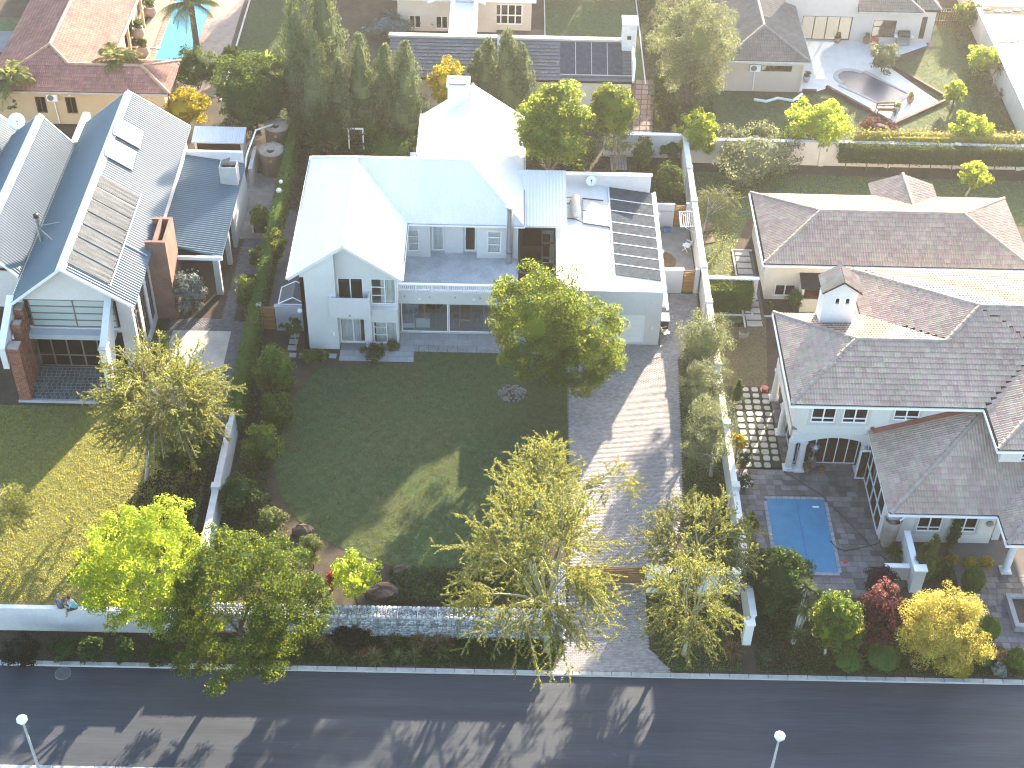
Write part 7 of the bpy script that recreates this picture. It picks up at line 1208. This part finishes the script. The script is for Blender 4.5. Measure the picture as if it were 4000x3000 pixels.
# along the boundary wall by the pool
bush('yellow_shrub', 'bright yellow flowering shrub on the boundary wall by the stone grid', 'shrub', (1578, 925, 1614, 985), .6, LYEL, 900, .14)
for px, py, lab in ((1606, 992, 'white rose bush beside the stone grid'), (1610, 1042, 'small white rose bush at the corner of the pool deck')):
    x, y = at(px, py, .7); t = thing('rose_bush', lab, 'rose bush', (x, y, 0)); crown(t, LDRK, (x, y, .65), (.5, .55, .6), 900, .12, 30, .35, name='foliage'); crown(t, LWHT, (x, y, .75), (.5, .55, .6), 60, .14, 26, .2, name='flowers')
for px0, py0, px1, py1, lab in ((1605, 1080, 1640, 1172, 'feathery bamboo like plant between boundary wall and covered pool'), (1588, 1140, 1632, 1215, 'green creeper over the boundary wall near the pool')):
    bush('creeper', lab, 'shrub', (px0, py0, px1, py1), .2, LGRN, 1600, .13, 30, .3, core=0)
x, y = at(1572, 870); conifer('short dark conifer at the corner of the stone grid', x + .5, y, 1.9, .45, LDRK, WHITB, 1100, leaf=.16, name='small_conifer')
bush('window_shrub', 'green shrub below the barred window of the low tiled building', 'shrub', (1698, 622, 1738, 672), .1, LIVY, 1600, .12); bush('window_shrub', 'small bush at the corner of the low tiled building', 'shrub', (1652, 650, 1672, 672), .1, LGRN, 500, .1)
bush('veranda_shrub', 'pale flowering shrub in front of the metal roofed veranda', 'shrub', (368, 568, 442, 690), .1, LSIL, 3200, .14, core=.3); x, y = at(408, 590, 1.6); crown(bpy.data.objects['veranda_shrub'], LWHT, (x, y, 1.6), (.6, .4, .5), 60, .16, 20, .2, name='flowers')
bush('fern_shrub', 'feathery green plant at the foot of the metal roofed house', 'shrub', (320, 695, 372, 790), .0, LDRK, 1400, .16, core=.2, asp=.25)
# ------------------------------------------------------------------ the back gardens
for px, pyb, pyt, r, lab in ((655, 275, -20, 2.0, 'tallest conifer at the left end of the dark row'), (712, 262, -70, 2.2, 'tall conifer rising out of the top of the picture'), (690, 300, 70, 2.0, 'broad conifer standing in front of the two tallest ones'), (785, 288, 76, 1.9, 'pointed conifer in the middle of the row'), (838, 290, 92, 1.5, 'narrow pointed conifer right of the middle of the row'), (880, 300, 92, 1.9, 'pointed conifer at the garage end of the row'), (740, 300, 130, 1.7, 'shorter conifer filling the row beside the broad one'),
                            (1052, 262, 84, 1.6, 'small conifer left of three behind the white chimney'), (1092, 268, 66, 1.9, 'tallest of three conifers behind the white chimney'), (1122, 270, 96, 1.5, 'small conifer right of three behind the white chimney'), (1030, 258, 110, 1.3, 'thin conifer beside the yellow bush behind the chimney')):
    x, y = at(px, pyb); lo_, hi_ = 1.0, 16.0
    for _ in range(24):
        h = (lo_ + hi_) / 2; X, Y = at(px, pyt, h)
        if Y > y: lo_ = h
        else: hi_ = h
    conifer(lab, x, y, h, r, LCON, BARK, int(1500 + 560 * h), 'conifers behind the white house', .26)
for px0, py0, px1, py1, m_, n_, lab in ((650, 225, 760, 345, LDRK, 4200, 'broad leaved dark shrub in front of the tall conifers'), (745, 232, 850, 310, LGRN, 3400, 'broad leaved shrub hanging over the old window frame'), (770, 290, 915, 352, LIVY, 3600, 'light green bushy hedge right behind the white roof'), (345, 190, 458, 275, LYEL, 5200, 'golden yellow shrub behind the metal roofed house'), (365, 95, 482, 196, LDRK, 5600, 'very dark shrub under the palm beside the blue pool'), (352, 150, 385, 190, LIVY, 900, 'small light green shrub at the end of the orange roof'), (0, 170, 62, 250, LIVY, 2600, 'yellow green shrub at the left edge below the palm'), (545, 120, 625, 200, LGRN, 3600, 'leafy shrub left of the tall conifers'), (790, 25, 895, 88, LSIL, 3800, 'pale grey green rounded shrub beside the white rose bed'), (1362, 295, 1416, 362, LGRN, 2200, 'upright green shrub against the white wall by the brick path'), (1425, 300, 1475, 345, LGRN, 1600, 'green creeper at the corner of the white wall'), (1420, 180, 1470, 300, LDRK, 3000, 'dark bushes along the brick path'), (1530, 300, 1740, 366, LOLV, 7500, 'grey green creeper mass over the rear wall'), (1560, 275, 1612, 320, LOLV, 1300, 'olive bush on top of the rear wall'), (1610, 268, 1672, 330, LOLV, 1600, 'pale bush on the rear wall near the lime tree'), (1842, 252, 1945, 320, LMAR, 4200, 'maroon shrub at the corner of the pool terrace'), (1690, 290, 1760, 345, LSIL, 1800, 'silvery shrub below the lime tree on the rear wall'), (2086, 90, 2160, 165, LLIM, 3000, 'shrub with red tips by the right boundary wall'), (2065, 0, 2125, 60, LGRN, 3000, 'tall pale shrub at the picket fence'), (1880, 85, 1945, 155, LOLV, 2200, 'grey green shrub in front of the large window'), (2185, 290, 2230, 350, LGRN, 1500, 'green bush at the right edge by the raised hedge'), (480, 60, 520, 190, LDRK, 2600, 'narrow dark hedge beside the blue pool paving')):
    bush('garden_shrub', lab, 'shrub', (px0, py0, px1, py1), .1, m_, n_, .17, 60, .24, core=.6)
x, y = at(2140, 120, 1.4); crown(bpy.data.objects['garden_shrub.020'] if 'garden_shrub.020' in bpy.data.objects else None, LRED, (x, y, 1.5), (1.2, .8, .6), 160, .16, 20, .25, name='red_tips')
broadleaf('golden_tree', 'golden yellow bush between conifers and white chimney', 'bush', (922, 122, 1020, 240), 2.2, LYEL, BARK, 7000, .17, 80, .22, None, .1, core=.6, zmin=-.9)
broadleaf('shrub_mass', 'big dense dark green shrub mass behind the brown water tanks', 'shrub', (458, 118, 642, 292), .2, LDRK, BARK, 17000, .17, 190, .15, None, .1, core=.68, inner=.6, zmin=-.8, lump=.25)
broadleaf('back_tree', 'large green tree between the white roof and the brick path', 'tree', (1108, 168, 1285, 362), 4.6, LGRN, BARK, 17000, .18, 190, .16, None, .18, core=.68, inner=.62, lump=.16)
broadleaf('rounded_tree', 'rounded olive green tree above the brick path', 'tree', (1268, 175, 1384, 305), 4.8, LGRN, BARK, 11000, .17, 120, .18, None, .13, core=.72, inner=.62, zmin=-.9)
broadleaf('pepper_tree', 'tall grey green tree with hanging foliage by the beige house', 'tree', (1408, -40, 1605, 220), .4, LOLV, BARK, 30000, .2, 300, .14, None, .25, asp=.3, core=.3, lump=.2, inner=.35, zmin=-.9)
for px0, py0, px1, py1, n_, lab in ((1468, 232, 1555, 338, 6000, 'bright lime tree at the corner of the boundary wall'), (1690, 207, 1842, 325, 9500, 'bright lime tree below the kidney pool terrace'), (2048, 246, 2146, 325, 5000, 'pale lime tree behind the raised hedge'), (2040, 175, 2090, 222, 2000, 'small lime tree at the far corner of the pool terrace')):
    broadleaf('lime_tree', lab, 'tree', (px0, py0, px1, py1), .5, LLIM, BARK, n_, .19, 90, .2, None, .08, core=.45, lump=.22, inner=.55)
broadleaf('sapling_tree', 'small leaning lime green tree on the lawn behind the long tiled roof', 'tree', (2065, 348, 2152, 408), 1.3, LLIM, WHITB, 2600, .19, 34, .28, at(2085, 424), .07, limbs=4)
broadleaf('thin_tree', 'thin grey leaved tree beside the white garden wall', 'tree', (1290, 260, 1372, 345), .8, LOLV, WHITB, 2600, .14, 46, .22, at(1338, 352), .05, inner=.4)
feathery('weeping pale green tree on the lawn by the boundary wall', (1500, 395, 1600, 480), .5, at(1515, 505), leafm('leaf_weep', (.11, .125, .055), (.2, .22, .07), .32), WHITB, 60, 1.2, 46, .08, zmin=-.6, droop=1.2)
for px, py, lab in ((1525, 518, 'square bed cut in the lawn under the weeping tree'), (1524, 492, 'round bed cut in the lawn at the foot of the weeping tree')):
    x, y = at(px, py); tag(MB().obox((x, y, .03), 1.1, .9, .06, .3).build('tree_bed', mat('bed_mulch', (.14, .10, .07), .95, .2, 3)), lab, 'bed')
PLM = leafm('leaf_palm', (.13, .145, .06), (.42, .42, .12), .38)
x, y = at(432, 150); palm('tall feather palm beside the blue pool', (x, y), 5.6, None, PLM, BARK, 30, 3.3, .24)
x, y = at(268, 225); palm('feather palm in front of the orange tiled extension', (x, y), 3.8, None, PLM, BARK, 22, 2.9, .15)
x, y = at(45, 262); palm('feather palm at the left edge by the ochre wall', (x, y), 3.6, None, PLM, BARK, 24, 3.0, .16)
x, y = at(578, 150, 1.8); t = thing('yucca', 'bright spiky yucca in the dark shrub mass', 'yucca', (x, y, 0)); MB().tube([(x, y, 0), (x, y, 2.4)], .1, 7).build('trunk', BARK, t); spiky(t, (x, y, 2.6), LLIM, 60, .95, .09)
x, y = at(2155, 150, 1.5); t = thing('yucca', 'pale yucca leaning over the right boundary wall', 'yucca', (x, y, 0)); MB().tube([(x, y, 0), (x, y, 1.6)], .1, 7).build('trunk', WHITB, t); spiky(t, (x, y, 1.7), LSTR, 60, .9, .09)
x, y = at(2160, 210); t = thing('agave', 'grey agave in the bed along the right boundary wall', 'plant', (x, y, 0)); spiky(t, (x, y, .15), LSIL, 60, .8, .1, 'leaves', .05)
x, y = at(935, 45, .5); t = thing('rose_bed', 'bed of white flowering rose bushes in front of the gabled house', 'rose bush', (x, y, 0)); crown(t, LDRK, (x, y, .5), (1.9, .8, .55), 2600, .16, 70, .2, name='foliage', core=.5); crown(t, LWHT, (x, y, .6), (1.9, .8, .6), 130, .17, 60, .16, name='flowers')
carpet('east_path_cover', [(11.1, 95), (16, 95), (16.4, 118), (11.1, 118)], LDRK, 6000, .2, .3, 'dark ground cover between the brick path and the beige house'); hb2 = thing('mixed_hedge', 'loose yellow green shrubbery along the top of the pale rear wall', 'hedge', (33, 91.9, 0)); hedge(hb2, 25.5, 91.4, 44, 92.3, .3, 2.25, leafm('leaf_mixed', (.11, .115, .03), (.36, .36, .06), .4), 9000, .16, jit=.28)
carpet('side_border', [(35.5, 96), (38.7, 93), (38.7, 116), (37.5, 116), (36.5, 104)], LDRK, 2600, .18, .3, 'planting along the right boundary wall', clump=.6); carpet('path_border', [(11.0, 92), (12.8, 92), (12.8, 103), (11.7, 103)], LDRK, 2600, .18, .5, 'dark planting beside the brick path', clump=.6)
carpet('back_garden_cover', [(-15, 83), (9, 83.2), (12.7, 84), (12.7, 91), (-15, 95)], LDRK, 12000, .17, .25, 'dark ground cover in the back garden of the white house', clump=.8)
carpet('east_garden_cover', [(9.95, 83.3), (12.8, 83.3), (12.8, 91), (9.95, 91)], LDRK, 3000, .16, .45, 'green plants between the yard wall and the white garden wall', clump=.6)
bush('narrow_shrub', 'bushy dark shrub behind the parapet of the garage roof', 'shrub', (1405, 345, 1478, 450), .1, LDRK, 3600, .16, core=.5)
# old window frame and things left in the back garden
of = thing('window_frame', 'old white window frame leaning in the back garden behind the white roof', 'frame', (-8.5, 85.5, 0)); x, y = at(755, 325); MB().box(x - 1.1, y, .05, x - 1.0, y + .08, 1.9).box(x + 1.0, y, .05, x + 1.1, y + .08, 1.9).box(x - 1.0, y, 1.8, x + 1.0, y + .08, 1.9).box(x - .05, y, .05, x + .05, y + .08, 1.8).build('frame', TRIMW, of)
x, y = at(712, 322); tag(MB().box(x - .5, y - .4, 0, x + .5, y + .4, .55).build('tarpaulin', mat('blue_cover', (.16, .26, .38), .7, .15, 2)), 'blue covered box behind the white roof by the ivy wall', 'box')
x, y = at(1205, 358); wh = thing('wheelbarrow', 'blue wheelbarrow behind the link roof of the white house', 'wheelbarrow', (x, y, 0)); MB().slab([(x - .45, y - .3, .62), (x + .45, y - .25, .55), (x + .45, y + .25, .55), (x - .45, y + .3, .62)], .22).build('tray', mat('barrow_blue', (.06, .12, .28), .5), wh); MB().tube([(x - .6, y - .3, .55), (x + .6, y - .1, .2)], .025, 5).tube([(x - .6, y + .3, .55), (x + .6, y + .1, .2)], .025, 5).build('handle', STEEL, wh); MB().tube([(x + .6, y - .05, .2), (x + .6, y + .05, .2)], .2, 14).build('wheel', BLACK, wh)
x, y = at(1335, 362); bt = thing('slatted_table', 'grey slatted bench lying between the plants behind the garage', 'bench', (x, y, 0)); pieces('slat', block_mesh('slat', WOODG), bt, [TRS(x - .5 + .2 * i, y, .42, .17, 1.9, .04) for i in range(6)]); [MB().box(x + sx, y + sy, 0, x + sx + .08, y + sy + .08, .42).build('leg', WOODG, bt) for sx in (-.5, .42) for sy in (-.8, .7)]
# unseen trees added beyond the top edge to shade the far lawns
for i, (x, y, h, r, lab) in enumerate(((-14, 126, 9, 3.6, 'added unseen shade tree behind the strip of grass beyond the blue pool'), (-7, 127, 10, 3.8, 'added unseen shade tree behind the far gabled house'), (1, 126, 10, 3.8, 'added unseen shade tree at the near corner of the far court'), (8, 125, 9.5, 3.8, 'added unseen shade tree at the end of the court lawn'), (14, 124, 9.5, 3.8, 'added unseen shade tree between the court lawn and the beige house'), (21, 124, 10.5, 3.8, 'added unseen shade tree behind the beige house'))):
    t = thing('garden_tree', lab, 'tree', (x, y, 0)); q = (h - .6) / 2; crown(t, LGRN, (x, y, .6 + q), (r, r, q), 7000, .24, 110, .2, core=.75, zmin=-.9); trunk(t, BARK, (x, y, -.05), (x, y, h * .5), .2, 4, r * .5)
bush('garden_shrub', 'low leafy growth under the large tree behind the link roof', 'shrub', (1125, 262, 1292, 366), .2, LGRN, 7000, .17, 80, .22, core=.65)
# ------------------------------------------------------------------ one even volume round everything, added to imitate a lens flare veil
hm_ = bpy.data.materials.new('flare_veil_air'); hm_.use_nodes = True; t_ = hm_.node_tree; t_.nodes.clear()
ho_ = t_.nodes.new('ShaderNodeOutputMaterial'); pv = t_.nodes.new('ShaderNodeVolumePrincipled'); pv.inputs['Color'].default_value = (.95, .95, .95, 1); pv.inputs['Density'].default_value = FLARE_VEIL; pv.inputs['Anisotropy'].default_value = .82
t_.links.new(pv.outputs[0], ho_.inputs['Volume'])
MB().box(-224, -84, -1.2, 224, 364, 62.5).build('flare_veil', hm_, None, False, 'stuff')
